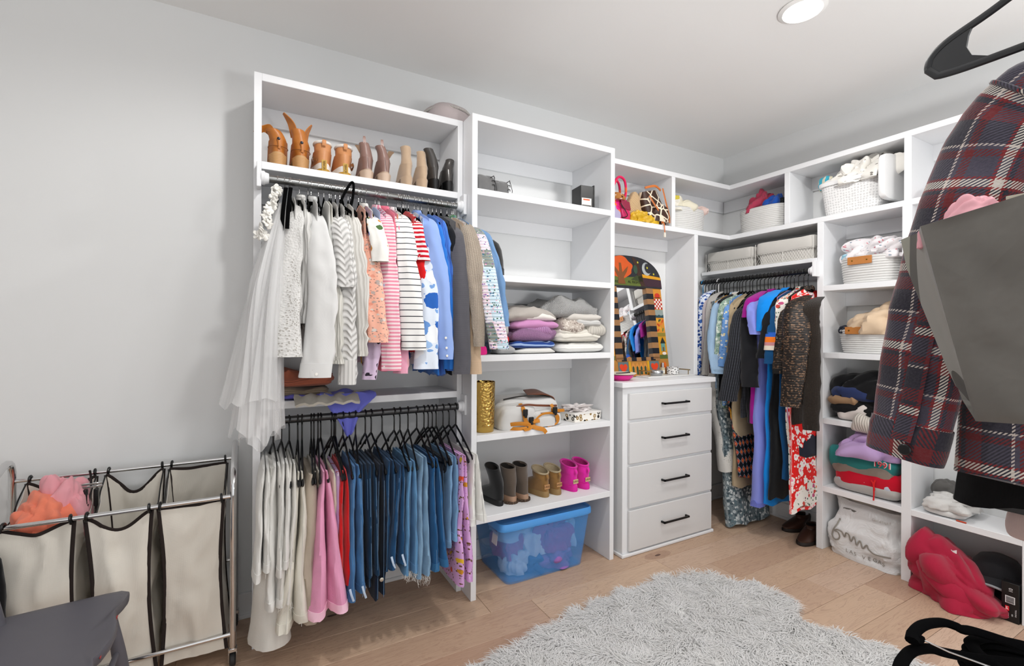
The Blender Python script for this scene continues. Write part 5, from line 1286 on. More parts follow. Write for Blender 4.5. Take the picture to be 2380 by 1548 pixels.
def hangover():
    n, m = 26, 20; u = np.linspace(0, 1, n)[None]; v = np.linspace(0, 1, m)[:, None]
    P = np.zeros((m, n, 3))
    xl = np.interp(v[:, 0], [0, .35, 1], [.29, .27, .37])[:, None]; xr = np.interp(v[:, 0], [0, .35, .7, 1], [.46, .535, .46, .43])[:, None]
    P[..., 0] = xl + (xr - xl) * u
    dd = v * .26
    over = np.clip(dd - .085, 0, 1)
    P[..., 1] = 2.42 - np.minimum(dd, .085) - .012 * np.clip(over * 20, 0, 1) + .006 * np.sin(u * 17 + v * 4) * np.clip(over * 10, 0.1, 1)
    P[..., 2] = 1.106 + .012 * waves(np.stack([P[..., 0], np.broadcast_to(v, (m, n))], -1), 5, 6, 2) * (1 - v) - over * (1 + .35 * np.sin(u * 3.1) - .2)
    return P
tag(obj('shorts', sheet(hangover(), .007), cloth('#6d72cf', 900, .25, .06)), 'periwinkle blue shorts flopping over the front of the shelf above the jeans rod', 'shorts')
# column by the corner
def BI(name, label, cat, mat, a, b, x0=3.262, x1=3.5, layers=2, seed=1, wr=.006, sag=0.0, e=.35, z0=None):
    zz = a[2] if z0 is None else z0
    y0, y1 = min(a[1], b[1]), max(a[1], b[1])
    return tag(obj(name, folded(x0, x1, y0, y1, zz, b[2] - zz, layers, seed, wr, e, sag=sag), mat), label, cat)
ZC3, ZC4 = .8555, .4145
def ragged(name, label, cat, mat, c, r, seed, amp=.28, f=None, fold=1.2, e=.8):
    return tag(obj(name, blob(c, r, seed, amp, f, 54, 32, .45, e, fold), mat), label, cat)
BI('trousers', 'black trousers folded at the bottom of the dark pile', 'trousers', cloth('#101013', 900, .2), (3.270,1.677,0.882), (3.270,1.394,0.982), z0=ZC3 + .03, seed=31, layers=3, wr=.01)
BI('trousers', 'tan trousers in the dark pile', 'trousers', cloth('#9a7a5c', 900, .2), (3.265,1.679,0.938), (3.265,1.494,1.017), seed=32, layers=2, wr=.01)
BI('jeans', 'navy blue jeans in the dark pile', 'jeans', cloth('#27335c', 900, .2), (3.262,1.662,0.980), (3.262,1.413,1.063), seed=33, layers=2, wr=.01)
ragged('sweater', 'black sweaters heaped on top of the dark pile', 'sweater', cloth('#0c0c0f', 900, .2), (3.39, 1.5, 1.005), (.12, .17, .145), 34, .2)
ragged('sweater', 'beige ribbed knit curled up beside the dark pile', 'sweater', rib('#c8b18f', 60, 0, .6, .75), (3.33, 1.335, .93), (.085, .062, .15), 35, .2)
BI('blouse', 'cream satin blouse at the front of the shelf under the dark pile', 'blouse', cloth('#d8cfca', 900, .2), (3.250,1.625,0.848), (3.250,1.439,0.952), x1=3.4, z0=ZC3, seed=36, layers=1, wr=.014)
ragged('blouse', 'pale blue blouse hanging off the shelf below the beige knit', 'blouse', cloth('#a9bccb', 900, .25), (3.275, 1.335, .845), (.05, .075, .085), 37, .3)
BI('blouse', 'white gathered blouse lying over the shelf edge', 'blouse', rib('#d3cbc2', 90, 0, .8, .7), (3.235,1.524,0.799), (3.235,1.387,0.896), x0=3.225, x1=3.33, seed=38, layers=1, wr=.012)
ragged('hoodie', 'lavender hoodie heaped on top of the sweatshirts', 'hoodie', cloth('#b99bc8', 800, .25, .05), (3.365, 1.475, .645), (.125, .15, .145), 39, .24, .6, 1.3)
tk = BI('sweatshirt', 'teal green sweatshirt with red and white numerals', 'sweatshirt', cloth('#2e7f7d', 800, .25), (3.250,1.686,0.525), (3.250,1.299,0.693), seed=40, layers=1, wr=.01)
BI('sweatshirt', 'taupe sweatshirt, a thin layer under the teal one', 'sweatshirt', cloth('#8d8076', 800, .2), (3.255,1.657,0.495), (3.255,1.305,0.621), seed=41, layers=1, wr=.008)
rh = BI('hoodie', 'bright red hoodie with a hanging drawstring', 'hoodie', cloth('#c9102c', 800, .25), (3.250,1.644,0.430), (3.250,1.274,0.600), seed=42, layers=1, wr=.006)
BI('sweatshirt', 'pale blue sweatshirt folded under the red hoodie', 'sweatshirt', cloth('#c3cbdb', 800, .2), (3.255,1.636,0.376), (3.255,1.280,0.534), x0=3.266, seed=43, layers=1, wr=.01, z0=ZC4 + .035)
BI('sweatshirt', 'light grey sweatshirt at the bottom of the stack', 'sweatshirt', cloth('#b3b1ae', 800, .2), (3.255,1.651,0.339), (3.255,1.280,0.514), seed=44, layers=2, wr=.006, z0=ZC4)

# ------------------------------------------------------------------ baskets, bags and boxes on the shelves
def superring(cx, cy, rx, ry, z, n=40, e=.6):
    th = np.linspace(0, 2 * math.pi, n, endpoint=False); c, s = np.cos(th), np.sin(th)
    return np.stack([cx + rx * np.sign(c) * np.abs(c) ** e, cy + ry * np.sign(s) * np.abs(s) ** e, np.full(n, z)], -1)
ROPE = cloth('#dedddb', 1500, .3, .05, .1)
def rope_basket(label, cx, cy, z, rx, ry, h, coils=14, taper=.88, e=.7, handle=None, tilt=0.0):
    t = thing('rope_basket', label, 'basket', (cx, cy, z))
    rings = []; zz = []
    m = coils * 5
    for i in range(m + 1):
        u = i / m; b = abs(math.sin(math.pi * u * coils)) ** .6
        k = taper + (1 - taper) * u ** .7
        off = -.004 + .005 * b
        rings.append(superring(cx, cy, rx * k + off, ry * k + off, z + h * u, 44, e))
    obj('coils', loft(np.array(rings), True, True, False), ROPE, t)
    inner = [superring(cx, cy, rx - .001, ry - .001, z + h, 44, e), superring(cx, cy, rx - .009, ry - .009, z + h + .004, 44, e), superring(cx, cy, rx - .014, ry - .014, z + h - .01, 44, e), superring(cx, cy, rx * taper - .012, ry * taper - .012, z + .012, 44, e)]
    obj('inside', loft(np.array(inner), True, False, True), ROPE, t)
    if handle:
        hy0, hy1, hz0, hz1, hx = handle
        hd = obj('handle', box(hx - .004, hx, hy0, hy1, hz0, hz1, .0015), leather('#b8783c'), t)
        for y in (hy0 + .2 * (hy1 - hy0), hy1 - .2 * (hy1 - hy0)):
            obj('rivet', xf(lathe([(.0005, .003), (.004, .002), (.005, 0)], 12), (hx - .004, y, (hz0 + hz1) / 2), (0, R(-90), 0)), M('#8a6a2a', .3, metal=.9), hd)
    return t
BEI2 = cloth('#d8bfa2', 800, .25, .05)
rope_basket('white rope basket with brown leather handle, heaped with flowered white cloth', 3.395, 1.465, 1.7155, .13, .172, .165, 11, .9, .75, ((3.262,1.422,1.860)[1], (3.262,1.555,1.878)[1], (3.262,1.488,1.832)[2], (3.262,1.488,1.880)[2], 3.261))
fc = prints('#e6e2e4', ['#e6e2e4', '#d58a95', '#e6e2e4', '#8a9aa8'], 60, .3)
ragged('blanket', 'white cloth with pink blossoms heaped in the upper rope basket', 'blanket', fc, (3.395, 1.43, 1.855), (.11, .145, .125), 51, .3, .7, 1.5)
ragged('cloth', 'pale blue cloth at the left rim of the upper rope basket', 'cloth', cloth('#9cc6d8', 800, .25), (3.36, 1.585, 1.865), (.06, .045, .045), 52, .3)
rope_basket('white rope basket with brown leather handle, holding beige clothes', 3.395, 1.47, 1.2815, .13, .178, .145, 11, .86, .8, ((3.262,1.450,1.419)[1], (3.262,1.568,1.420)[1], (3.262,1.506,1.401)[2], (3.262,1.506,1.446)[2], 3.261))
ragged('sweatpants', 'beige clothes rolled in the lower rope basket', 'clothing', BEI2, (3.38, 1.43, 1.40), (.125, .16, .15), 53, .22, .6, 1.4)
ragged('shirt', 'navy cloth at the left rim of the lower rope basket', 'shirt', cloth('#262936', 800, .25), (3.38, 1.6, 1.405), (.07, .045, .06), 54, .25)
# corner cubbies
rope_basket('white rope basket stuffed with cream and yellow cloth, left of the corner', 2.868, 2.515, 2.1665, .192, .115, .17, 13, .93, .75)
ragged('cloth', 'cream and yellow cloth in the rope basket left of the corner', 'cloth', prints('#dcd6c2', ['#dcd6c2', '#c9b84a', '#e6e2d6', '#dcd6c2'], 12, .5), (2.79, 2.50, 2.305), (.11, .085, .10), 55, .3, .7, 1.4)
ragged('cloth', 'pale pink cloth at the right of the same rope basket', 'cloth', cloth('#dcc3bb', 800, .25), (2.97, 2.50, 2.305), (.075, .07, .085), 56, .3, .7, 1.4)
rope_basket('wide white rope basket in the corner with wine red and blue cloths', 3.385, 2.162, 2.1665, .13, .19, .17, 13, .93, .75)
ragged('towel', 'wine red towel in the corner rope basket', 'towel', cloth('#a83a52', 700, .3), (3.38, 2.20, 2.31), (.075, .085, .15), 57, .3, .6, 1.5)
ragged('towel', 'bright blue cloth beside the wine red towel', 'towel', cloth('#1f50a8', 700, .3), (3.36, 2.09, 2.31), (.06, .055, .11), 58, .3, .6, 1.5)
ragged('cloth', 'black cloth at the right of the blue one in the corner basket', 'cloth', cloth('#1d1d20', 700, .3), (3.40, 2.03, 2.31), (.06, .045, .075), 59, .3)
# perforated plastic basket and its lid
def perf():
    t = NT('perforated_plastic'); v = t.vor(t.scale(t.coord('UV'), (1.0, 1.0, 1.0)), 62.0, 'F1', .25)
    m = t.fin(t.mix(t.math('LESS_THAN', v.outputs['Distance'], .34), '#e8e8e8', '#cfcfcf'), .5, 0, .3)
    t.bump(t.math('GREATER_THAN', v.outputs['Distance'], .34), .5, .006); return m
pb = thing('plastic_basket', 'white perforated plastic basket overflowing with animal print cloth', 'basket', (3.4, 1.56, 2.167))
r_ = [superring(3.395, 1.56, .105 + .022 * u, .155 + .025 * u, 2.1668 + .22 * u, 56, .35) for u in np.linspace(0, .9, 10)]
obj('wall', loft(np.array(r_), True, True, False), perf(), pb)
PWH = M('#eaeaea', .4, spec=.4)
obj('rim', loft(np.array([superring(3.395, 1.56, a, b, z, 56, .35) for a, b, z in ((.124, .177, 2.362), (.134, .187, 2.362), (.137, .19, 2.372), (.137, .19, 2.385), (.132, .185, 2.389), (.122, .175, 2.389), (.118, .171, 2.36))]), True, True, False), PWH, pb)
AN = prints('#e2dfd9', ['#e2dfd9', '#7f7a74', '#e2dfd9', '#e2dfd9', '#a9a49c'], 48, .3)
ragged('blanket', 'white blanket with small animal prints spilling over the plastic basket', 'blanket', AN, (3.375, 1.52, 2.345), (.12, .15, .15), 61, .34, .75, 1.6)
ragged('scarf', 'teal and cream striped cloth trailing off the left rim of the plastic basket', 'scarf', stripes('#3fa8c0', '#dfd8c0', 22, .45, 0), (3.35, 1.70, 2.36), (.05, .05, .075), 62, .3)
lid = thing('basket_lid', 'white plastic lid leaning upright between the basket and the divider', 'lid', (3.36, 1.31, 2.167))
obj('panel', xf(loft(np.array([superring(0, 0, .135 * s, .165 * s, z, 48, .3) for s, z in ((.9, 0), (.98, .002), (1, .01), (1, .03), (.98, .034), (.96, .03), (.95, .014), (.3, .014))])), (3.385, 1.325, 2.335), (R(-83), R(90), 0)), PWH, lid)
bk = thing('folder', 'red and white flat folder lying in the cubby behind the plaid jacket', 'folder', (3.33, 1.13, 2.167))
obj('cover', xf(box(-.1, .1, -.07, .07, 0, .008, .001), (3.36, 1.12, 2.167), (0, 0, .2)), M('#c4202c', .5), bk)
obj('paper', xf(box(-.1, .1, -.075, .065, 0, .006, .001), (3.35, 1.12, 2.1755), (0, R(-4), .28)), M('#ececec', .7), bk)
# wire baskets with liners
WIRE = M('#e2e0da', .4); LINER = cloth('#cfccc6', 700, .3, .05)
def wire_basket(label, y0, y1, x0, x1, z, h):
    t = thing('wire_basket', label, 'basket', ((x0 + x1) / 2, (y0 + y1) / 2, z))
    cx, cy, rx, ry = (x0 + x1) / 2, (y0 + y1) / 2, (x1 - x0) / 2, (y1 - y0) / 2
    # gathered liner inside, folded over the rim
    A = np.array([superring(cx, cy, rx - .006, ry - .006, z + .004 + u * (h - .01), 120, .25) for u in np.linspace(0, 1, 10)])
    k = waves(A * np.array([1, 1, .5]), 7, 14.0, 3); A[..., :2] += (k * .004)[..., None] * np.sign(A[..., :2] - np.array([cx, cy])) - .003 * np.sign(A[..., :2] - np.array([cx, cy]))
    obj('liner', loft(A, True, True, False), LINER, t)
    B = np.array([superring(cx, cy, rx + o, ry + o, z + zz, 60, .22) for o, zz in ((.001, h * .56), (.005, h * .52), (.007, h * .55), (.005, h * .95), (.002, h + .004), (-.006, h + .004), (-.012, h * .9))])
    B[..., 2] += .003 * waves(B, 5, 6, 2)
    obj('liner_cuff', loft(B, True, False, False), LINER, t)
    fr = []
    for zz in (.003, h * .5):
        R_ = superring(cx, cy, rx + .003, ry + .003, z + zz, 48, .22); fr.append(tube(R_, .0022, 6, closed=True))
    for sx, sy in ((-1, -1), (-1, 1), (1, -1), (1, 1), (-1, 0)):
        fr.append(tube([(cx + sx * (rx + .002), cy + sy * (ry + .002), z), (cx + sx * (rx + .002), cy + sy * (ry + .002), z + h)], .002, 6))
    obj('wire_frame', join(*fr), WIRE, t)
    ms = []
    n = int((y1 - y0) / .018)
    for i in range(n + 1):
        for s in (-1, 1):
            ya = y0 + i * (y1 - y0) / n; yb = ya + s * h * .3
            if y0 - .001 < yb < y1 + .001: ms.append(tube([(x0 - .003, ya, z + .003), (x0 - .003, yb, z + h * .5)], .0008, 4, False))
    nx = int((x1 - x0) / .018)
    for i in range(nx + 1):
        for s in (-1, 1):
            xa = x0 + i * (x1 - x0) / nx; xb = xa + s * h * .3
            if x0 - .001 < xb < x1 + .001: ms.append(tube([(xa, y0 - .003, z + .003), (xb, y0 - .003, z + h * .5)], .0008, 4, False))
    obj('wire_mesh', join(*ms), WIRE, t, kind='stuff')
    return t
wire_basket('white wire basket with a grey cloth liner, left one above the corner rod', 2.20, 2.60, 3.262, 3.49, 1.905, .145)
wire_basket('white wire basket with a grey cloth liner, right one above the corner rod', 1.76, 2.165, 3.258, 3.49, 1.905, .155)

# handbags in the cubby
def pr(c, r): return prints(*c)
SH0 = set(bpy.data.objects)
tote = thing('tote_bag', 'hot pink and black patterned tote bag with round handles', 'handbag', (2.07, 2.47, 2.166))
TP = prints('#d81f78', ['#1a1416', '#e9e2dc', '#d81f78', '#d81f78', '#e8702a', '#1a1416'], 34, .42)
def pad(cx, cy, z, rx, ry, h, seed, bulge=1.15, e=.45, lean=(0, 0)):
    R_ = []
    for u in np.linspace(0, 1, 12):
        k = 1 + (bulge - 1) * math.sin(math.pi * u) - .12 * u
        R_.append(superring(cx + lean[0] * u, cy + lean[1] * u, rx * (k if u < 1 else k * .98), ry * (k - .35 * u), z + h * u, 36, e))
    A = np.array(R_); A += .003 * np.stack([waves(A, seed, 9, 2), waves(A, seed + 1, 9, 2), 0 * A[..., 0]], -1)
    return loft(A)
obj('body', pad(2.085, 2.46, 2.166, .085, .055, .15, 3), TP, tote)
for y in (2.425, 2.485):
    obj('handle', tube(smoothpath([(2.03, y, 2.31), (2.02, y - .01, 2.38), (2.06, y - .012, 2.45), (2.115, y - .01, 2.44), (2.135, y - .005, 2.37), (2.125, y, 2.31)], 30), .0085, 10), prints('#d8255a', ['#d8255a', '#1c1214', '#e2603a', '#d8255a'], 26, .5), tote)
obj('scarf', blob((2.06, 2.44, 2.30), (.055, .045, .05), 12, .3), prints('#a8703a', ['#a8703a', '#e8dcd0', '#4a2a1c'], 40, .4), tote)
t = thing('wallet', 'pink and maroon leather pouch leaning on the tote bag', 'wallet', (2.13, 2.41, 2.166))
obj('body', xf(folded(-.05, .05, -.015, .015, 0, .13, 2, 4, .002), (2.125, 2.408, 2.168), (R(-10), 0, .25)), leather('#c2205c'), t)
obj('flap', xf(box(-.052, .052, -.019, -.015, .07, .132, .002), (2.125, 2.408, 2.168), (R(-10), 0, .25)), leather('#8c1d3e'), t)
t = thing('purse', 'lavender flap purse at the far left of the handbag cubby', 'handbag', (2.05, 2.405, 2.166))
obj('body', xf(folded(-.05, .04, -.012, .012, 0, .10, 1, 5, .002), (2.04, 2.402, 2.167), (R(-14), 0, .1)), leather('#a9a2c0'), t)
obj('strap', tube(smoothpath([(2.06, 2.39, 2.27), (2.10, 2.383, 2.22), (2.115, 2.383, 2.19), (2.07, 2.383, 2.172)], 14), .003, 6), BLACK, t)
STRAW = rib('#cfae84', 95, 1, .7, .62)
t = thing('straw_bag', 'woven straw clutch standing on one corner among the handbags', 'handbag', (2.24, 2.47, 2.166))
g = folded(-.085, .085, -.03, .03, 0, .19, 1, 6, .004, .5)
obj('body', xf(g, (2.225, 2.47, 2.20), (0, R(28), .12)), STRAW, t)
def giraffe():
    t = NT('giraffe'); v = t.vor(t.coord('Object'), 17.0, 'DISTANCE_TO_EDGE'); n = t.noise(t.coord('Object'), 14.0)
    return t.fin(t.mix(t.math('LESS_THAN', v.outputs['Distance'], .075), t.mix(n, '#1c1412', '#4a2c1e'), '#e3d6c0'), .5, 0, .4)
GIR = giraffe()
t = thing('bucket_bag', 'giraffe print bag with orange trim and a dangling charm', 'handbag', (2.42, 2.45, 2.166))
obj('body', xf(pad(0, 0, 0, .09, .055, .25, 8, 1.1, .5, (-.02, 0)), (2.44, 2.455, 2.168), (0, R(-14), .1)), GIR, t)
obj('trim', tube(smoothpath([(2.30, 2.41, 2.415), (2.38, 2.395, 2.435), (2.45, 2.41, 2.42)], 14), .004, 6, rb=.009), leather('#c26a26'), t)
for pts in ([(2.455, 2.395, 2.43), (2.475, 2.385, 2.34), (2.51, 2.385, 2.24), (2.52, 2.39, 2.19)], [(2.33, 2.398, 2.36), (2.36, 2.385, 2.31), (2.42, 2.38, 2.24), (2.44, 2.382, 2.175)]):
    obj('strap', tube(smoothpath(pts, 18), .0075, 6, rb=.002, up=(0, -1, 0)), leather('#b4642a'), t)
obj('flap', blob((2.44, 2.405, 2.19), (.062, .03, .12), 15, .15, e=.6), GIR, t)
obj('charm_cord', tube(smoothpath([(2.44, 2.38, 2.19), (2.442, 2.366, 2.165), (2.443, 2.362, 2.11)], 10), .0035, 6), leather('#d2702a'), t)
obj('charm', box(2.434, 2.452, 2.358, 2.366, 2.075, 2.11, .002), M('#d9d2c4', .4), t)
t = thing('pouch', 'crumpled mustard yellow soft bag at the front of the cubby', 'handbag', (2.29, 2.42, 2.166))
obj('body', blob((2.28, 2.425, 2.1665), (.085, .04, .075), 21, .3, .7, fold=1.4), leather('#c9a01c'), t)
obj('flap', blob((2.375, 2.415, 2.1665), (.045, .03, .05), 23, .3), leather('#d0aa24'), t)

for _o in set(bpy.data.objects) - SH0:
    if _o.parent is None: _o.location.x += .085
# cushion on top of the tall units
t = thing('cushion', 'pinkish grey cushion with twisted cord trim on top of the shelving', 'cushion', (1.02, 2.5, 2.552))
obj('pad', xf(blob((0, 0, 0), (.13, .13, .12), 3, .05, flat=.5, e=.8), (.955, 2.5, 2.552), (0, 0, .3)), cloth('#b9aeae', 600, .2), t)
cp = np.array([(.955 + .135 * math.cos(a), 2.5 + .135 * math.sin(a), 2.606 - .012 * math.sin(a)) for a in np.linspace(0, 2 * math.pi, 40, endpoint=False)])
obj('cord', tube(cp, .006, 8, closed=True), rib('#d8d2cc', 160, 1, .9, .6), t)

# black box file, black hat
t = thing('box_file', 'black box file with a white and orange label on the empty shelf', 'box', (1.8, 2.3, 2.16))
obj('case', xf(box(-.045, .045, -.012, .1, 0, .147, .002), (1.795, 2.31, 2.1596), (0, 0, -.12)), M('#131314', .4), t)
obj('spine', xf(box(.046, .056, -.012, .1, 0, .155, .002), (1.795, 2.31, 2.1596), (0, 0, -.12)), M('#1b1b1c', .4), t)
obj('label', xf(box(-.038, .03, -.0135, -.0125, .012, .07, 0), (1.795, 2.31, 2.1596), (0, 0, -.12)), M('#d6d2cc', .6), t)
obj('label_stripe', xf(box(-.028, .018, -.0143, -.0137, .056, .064, 0), (1.795, 2.31, 2.1596), (0, 0, -.12)), M('#d8562a', .6), t)
obj('label_panel', xf(box(-.036, .028, -.0143, -.0137, .014, .028, 0), (1.795, 2.31, 2.1596), (0, 0, -.12)), M('#5a5856', .6), t)
t = thing('felt_hat', 'tall black felt hat with a leather band behind the denim jacket', 'hat', (1.15, 2.36, 1.712))
obj('crown', lathe([(.088, .045), (.086, .09), (.076, .15), (.06, .185), (.035, .205), (.001, .212)], 36, (1.15, 2.36, 1.7125), 1.0, .95), M('#0d0d0e', .95, sheen=.3), t)
obj('band', lathe([(.087, .0), (.092, .003), (.091, .045), (.088, .05)], 36, (1.15, 2.36, 1.7125), 1.0, .95), leather('#141416', .4), t)

# gold bin, backpack, leopard box
def gold():
    t = NT('hammered_brass'); v = t.vor(t.coord('Object'), 70.0); m = t.fin('#c9a75c', .18, 1.0, .5); t.bump(v.outputs['Distance'], .8, .006); return m
t = thing('waste_bin', 'hammered gold metal bin on the shelf', 'bin', (1.115, 2.31, .861))
obj('wall', lathe([(.001, .001), (.05, .001), (.053, .012), (.056, .04), (.06, .272), (.0585, .273), (.052, .04), (.05, .02), (.001, .02)], 48, (1.112, 2.325, .8612)), gold(), t)
obj('base_band', lathe([(.051, .0005), (.0535, .003), (.0565, .034), (.0575, .04), (.056, .042)], 48, (1.112, 2.325, .8612)), M('#c9a75c', .2, metal=1.0), t)
bp = thing('backpack', 'white backpack with amber straps and brown trim lying on its side', 'backpack', (1.42, 2.42, .861))
BPW = cloth('#d6d5d3', 1200, .25, .04); AMB = M('#c07a1c', .6, bs=300, bst=.2); BRL = leather('#6b3a22')
def bp_(name, c, r, sd, amp, e, mt, rz=0.0, rx=0.0): obj(name, xf(blob((0, 0, 0), r, sd, amp, .6, 56, 32, .5, e, .5), c, (R(rx), 0, rz)), mt, bp)
bp_('body', (1.425, 2.45, .862), (.205, .13, .165), 4, .07, .42, BPW, .03)
bp_('front_pocket', (1.31, 2.35, .866), (.115, .075, .135), 14, .10, .5, BPW, .02, 4)
bp_('side_pocket', (1.50, 2.335, .868), (.105, .065, .085), 16, .08, .5, BPW, .06)
def ribbon(nm, pts, w, mt, th_=.0016, up=(0, -1, .35)): return obj(nm, tube(smoothpath(pts, 30), w, 8, rb=th_, up=up), mt, bp)
# brown leather piping and flap along the top, dark zip opening
ribbon('piping', [(1.235, 2.305, .955), (1.28, 2.285, .982), (1.35, 2.275, .995), (1.43, 2.283, .985), (1.52, 2.30, .975), (1.6, 2.335, .965)], .006, BRL)
ribbon('piping', [(1.42, 2.283, .935), (1.5, 2.268, .94), (1.58, 2.285, .935), (1.61, 2.32, .92)], .005, BRL)
ribbon('zip', [(1.25, 2.36, 1.02), (1.34, 2.335, 1.035), (1.45, 2.33, 1.036), (1.56, 2.35, 1.02)], .007, M('#2a2826', .6), .002, (0, -.5, 1))
obj('flap', sheet(np.array([smoothpath([(1.40 + .012 * j, 2.335 + j * .04, 1.036 + .006 * j), (1.49 + .008 * j, 2.33 + j * .04, 1.040 + .005 * j), (1.575, 2.345 + j * .035, 1.018 + .004 * j), (1.60, 2.352 + j * .03, .985 + .004 * j)], 18) for j in range(4)]), .005), BRL, bp)
ribbon('strap', [(1.325, 2.30, 1.0), (1.328, 2.268, .975), (1.332, 2.258, .93), (1.345, 2.252, .895), (1.39, 2.232, .87), (1.43, 2.220, .859), (1.448, 2.217, .838)], .0125, AMB)
ribbon('strap', [(1.23, 2.30, .876), (1.25, 2.272, .893), (1.31, 2.252, .896), (1.36, 2.244, .884), (1.345, 2.232, .868), (1.31, 2.23, .864)], .011, AMB)
ribbon('strap', [(1.23, 2.30, .872), (1.28, 2.255, .868), (1.34, 2.245, .868)], .011, AMB)
ribbon('strap', [(1.39, 2.25, .885), (1.40, 2.245, .915), (1.45, 2.25, .94), (1.53, 2.255, .935), (1.575, 2.275, .905), (1.55, 2.262, .875), (1.48, 2.252, .866)], .006, AMB)
ribbon('strap', [(1.375, 2.245, .905), (1.42, 2.242, .905)], .011, AMB)
ribbon('strap', [(1.525, 2.285, .985), (1.535, 2.265, .955), (1.55, 2.262, .915), (1.56, 2.265, .885)], .0105, AMB)
ribbon('strap', [(1.52, 2.275, .955), (1.58, 2.28, .945), (1.63, 2.30, .94)], .009, AMB)
for x, z in ((1.331, .958), (1.37, .912), (1.53, .957)):
    obj('buckle', join(box(x - .014, x + .014, 2.243, 2.257, z - .02, z + .016, .003), box(x - .008, x + .008, 2.24, 2.246, z - .03, z - .01, .002)), BLACK, bp)
bp_('hip_pad', (1.47, 2.27, .866), (.07, .02, .06), 18, .05, .6, cloth('#cfcecc', 900, .2))
def leo():
    t = NT('leopard'); v = t.vor(t.coord('Object'), 34.0); d = v.outputs['Distance']; rr = t.sep(v.outputs['Color'])[0]
    ring = t.math('MULTIPLY', t.math('GREATER_THAN', d, .22), t.math('LESS_THAN', d, .42))
    c = t.mix(ring, '#ece8e0', t.ramp(rr, [(0, '#26201c'), (.5, '#26201c'), (.5, '#8a6a2c')]))
    c = t.mix(t.math('LESS_THAN', d, .15), c, '#a5884a'); return t.fin(c, .5, 0, .3)
LEO = leo()
t = thing('gift_box', 'flat white leopard print box at the right end of the shelf', 'box', (1.81, 2.36, .861))
obj('carton', xf(box(-.112, .112, -.085, .085, 0, .05, .001), (1.80, 2.385, .8613), (0, 0, .12)), LEO, t)
obj('lid', xf(box(-.114, .114, -.087, .087, .044, .054, .001), (1.80, 2.385, .8613), (0, 0, .12)), M('#e9e6e2', .6), t)
t = tag(obj('plastic_wrap', blob((1.77, 2.38, .9155), (.08, .055, .03), 24, .4, .8, fold=1.6), M('#dcd5d4', .25, spec=.6)), 'crumpled clear wrap with pale pink paper on the leopard box', 'wrapping')

# blue storage bin
def bluep():
    t = NT('blue_plastic'); m = t.fin('#5aaaf5', .08, 0, .5); t.b.inputs['Alpha'].default_value = .28; return m
BLUE = bluep()
sb = thing('storage_bin', 'translucent blue plastic storage bin full of clothes on the floor', 'storage bin', (1.5, 2.43, 0))
def binring(s, z): return superring(1.495, 2.455, .263 + .045 * s, .178 + .028 * s, z, 48, .16)
obj('tub', loft(np.array([binring(0, .002), binring(.02, .006), binring(.5, .16), binring(.93, .30), binring(1.0, .315), binring(1.1, .317), binring(1.1, .322), binring(.94, .320), binring(.9, .30), binring(.45, .16), binring(-.04, .012)])), BLUE, sb)
lidm = NT('blue_lid'); LIDM = lidm.fin('#55a8f5', .2, 0, .5); lidm.b.inputs['Alpha'].default_value = .75
obj('lid', loft(np.array([binring(1.16, .310), binring(1.22, .312), binring(1.25, .322), binring(1.2, .345), binring(1.1, .352), binring(1.0, .350), binring(.92, .338), binring(.3, .338)]), True, False, True), LIDM, sb)
obj('label', xf(box(-.001, .001, -.03, .03, -.035, .035, 0), (1.1935, 2.35, .25), (0, R(8), 0)), M('#d8d2da', .6), sb)
for lab, mt, c, r, sd in (('plum coloured top seen through the blue bin', '#a8407e', (1.60, 2.385, .10), (.115, .075, .17), 71), ('pale blue cloth at the right inside the blue bin', '#bcd3ea', (1.71, 2.42, .10), (.04, .09, .18), 72), ('mauve clothes along the bottom of the blue bin', '#9a6cb0', (1.60, 2.41, .012), (.12, .12, .10), 73), ('white garment in the lower left of the blue bin', '#cfdbe8', (1.345, 2.41, .012), (.075, .085, .12), 74), ('rose garment at the left inside the blue bin', '#b04a72', (1.33, 2.46, .09), (.075, .1, .14), 75), ('blue knit at the bottom middle of the blue bin', '#3c5f94', (1.46, 2.42, .012), (.08, .1, .09), 76), ('white cloth across the middle of the blue bin', '#dde6ef', (1.47, 2.45, .09), (.10, .11, .16), 77), ('pale cloth under the lid of the blue bin', '#c2d4e6', (1.45, 2.48, .2), (.17, .11, .11), 78)):
    tag(obj('clothing', blob(c, r, sd, .2, .8, 44, 26, .45, .75, 1.3), cloth(mt, 700, .3)), lab, 'clothing')

# ------------------------------------------------------------------ painted arched mirror and the things on the drawer chest
mi = thing('arched_mirror', 'arched mirror in a hand-painted folk art frame leaning in the niche', 'mirror', (2.40, 2.55, 1.0945))
ax_, by, bz = 2.40, 2.485, 1.0945
LEAN = math.atan2(.13, .87); ca_, sa_ = math.cos(LEAN), math.sin(LEAN)
def mp(u, w, d=0.0):
    """frame plane: u across, w up the slope, d out of the face towards the room"""
    return (ax_ + u, by + w * sa_ - d * ca_, bz + w * ca_ + d * sa_)
def mpoly(pts, d0, d1):
    n = len(pts); V = [mp(u, w, d0) for u, w in pts] + [mp(u, w, d1) for u, w in pts]
    F = [tuple(range(n)), tuple(range(2 * n - 1, n - 1, -1))] + [(i, n + i, n + (i + 1) % n, (i + 1) % n) for i in range(n)]
    F = [tuple(reversed(f)) for f in F]
    return geo(V, F, np.array([p for p in pts] * 2))
def mrect(u0, u1, w0, w1, d0, d1): return mpoly([(u0, w0), (u1, w0), (u1, w1), (u0, w1)], d0, d1)
def mdisc(u, w, r, d0, d1, n=20, ry=None): return mpoly([(u + r * math.cos(a), w + (ry or r) * math.sin(a)) for a in np.linspace(0, 2 * math.pi, n, endpoint=False)], d0, d1)
PT = lambda c: M(c, .45, spec=.4, var=.12, vs=25)
H = .88
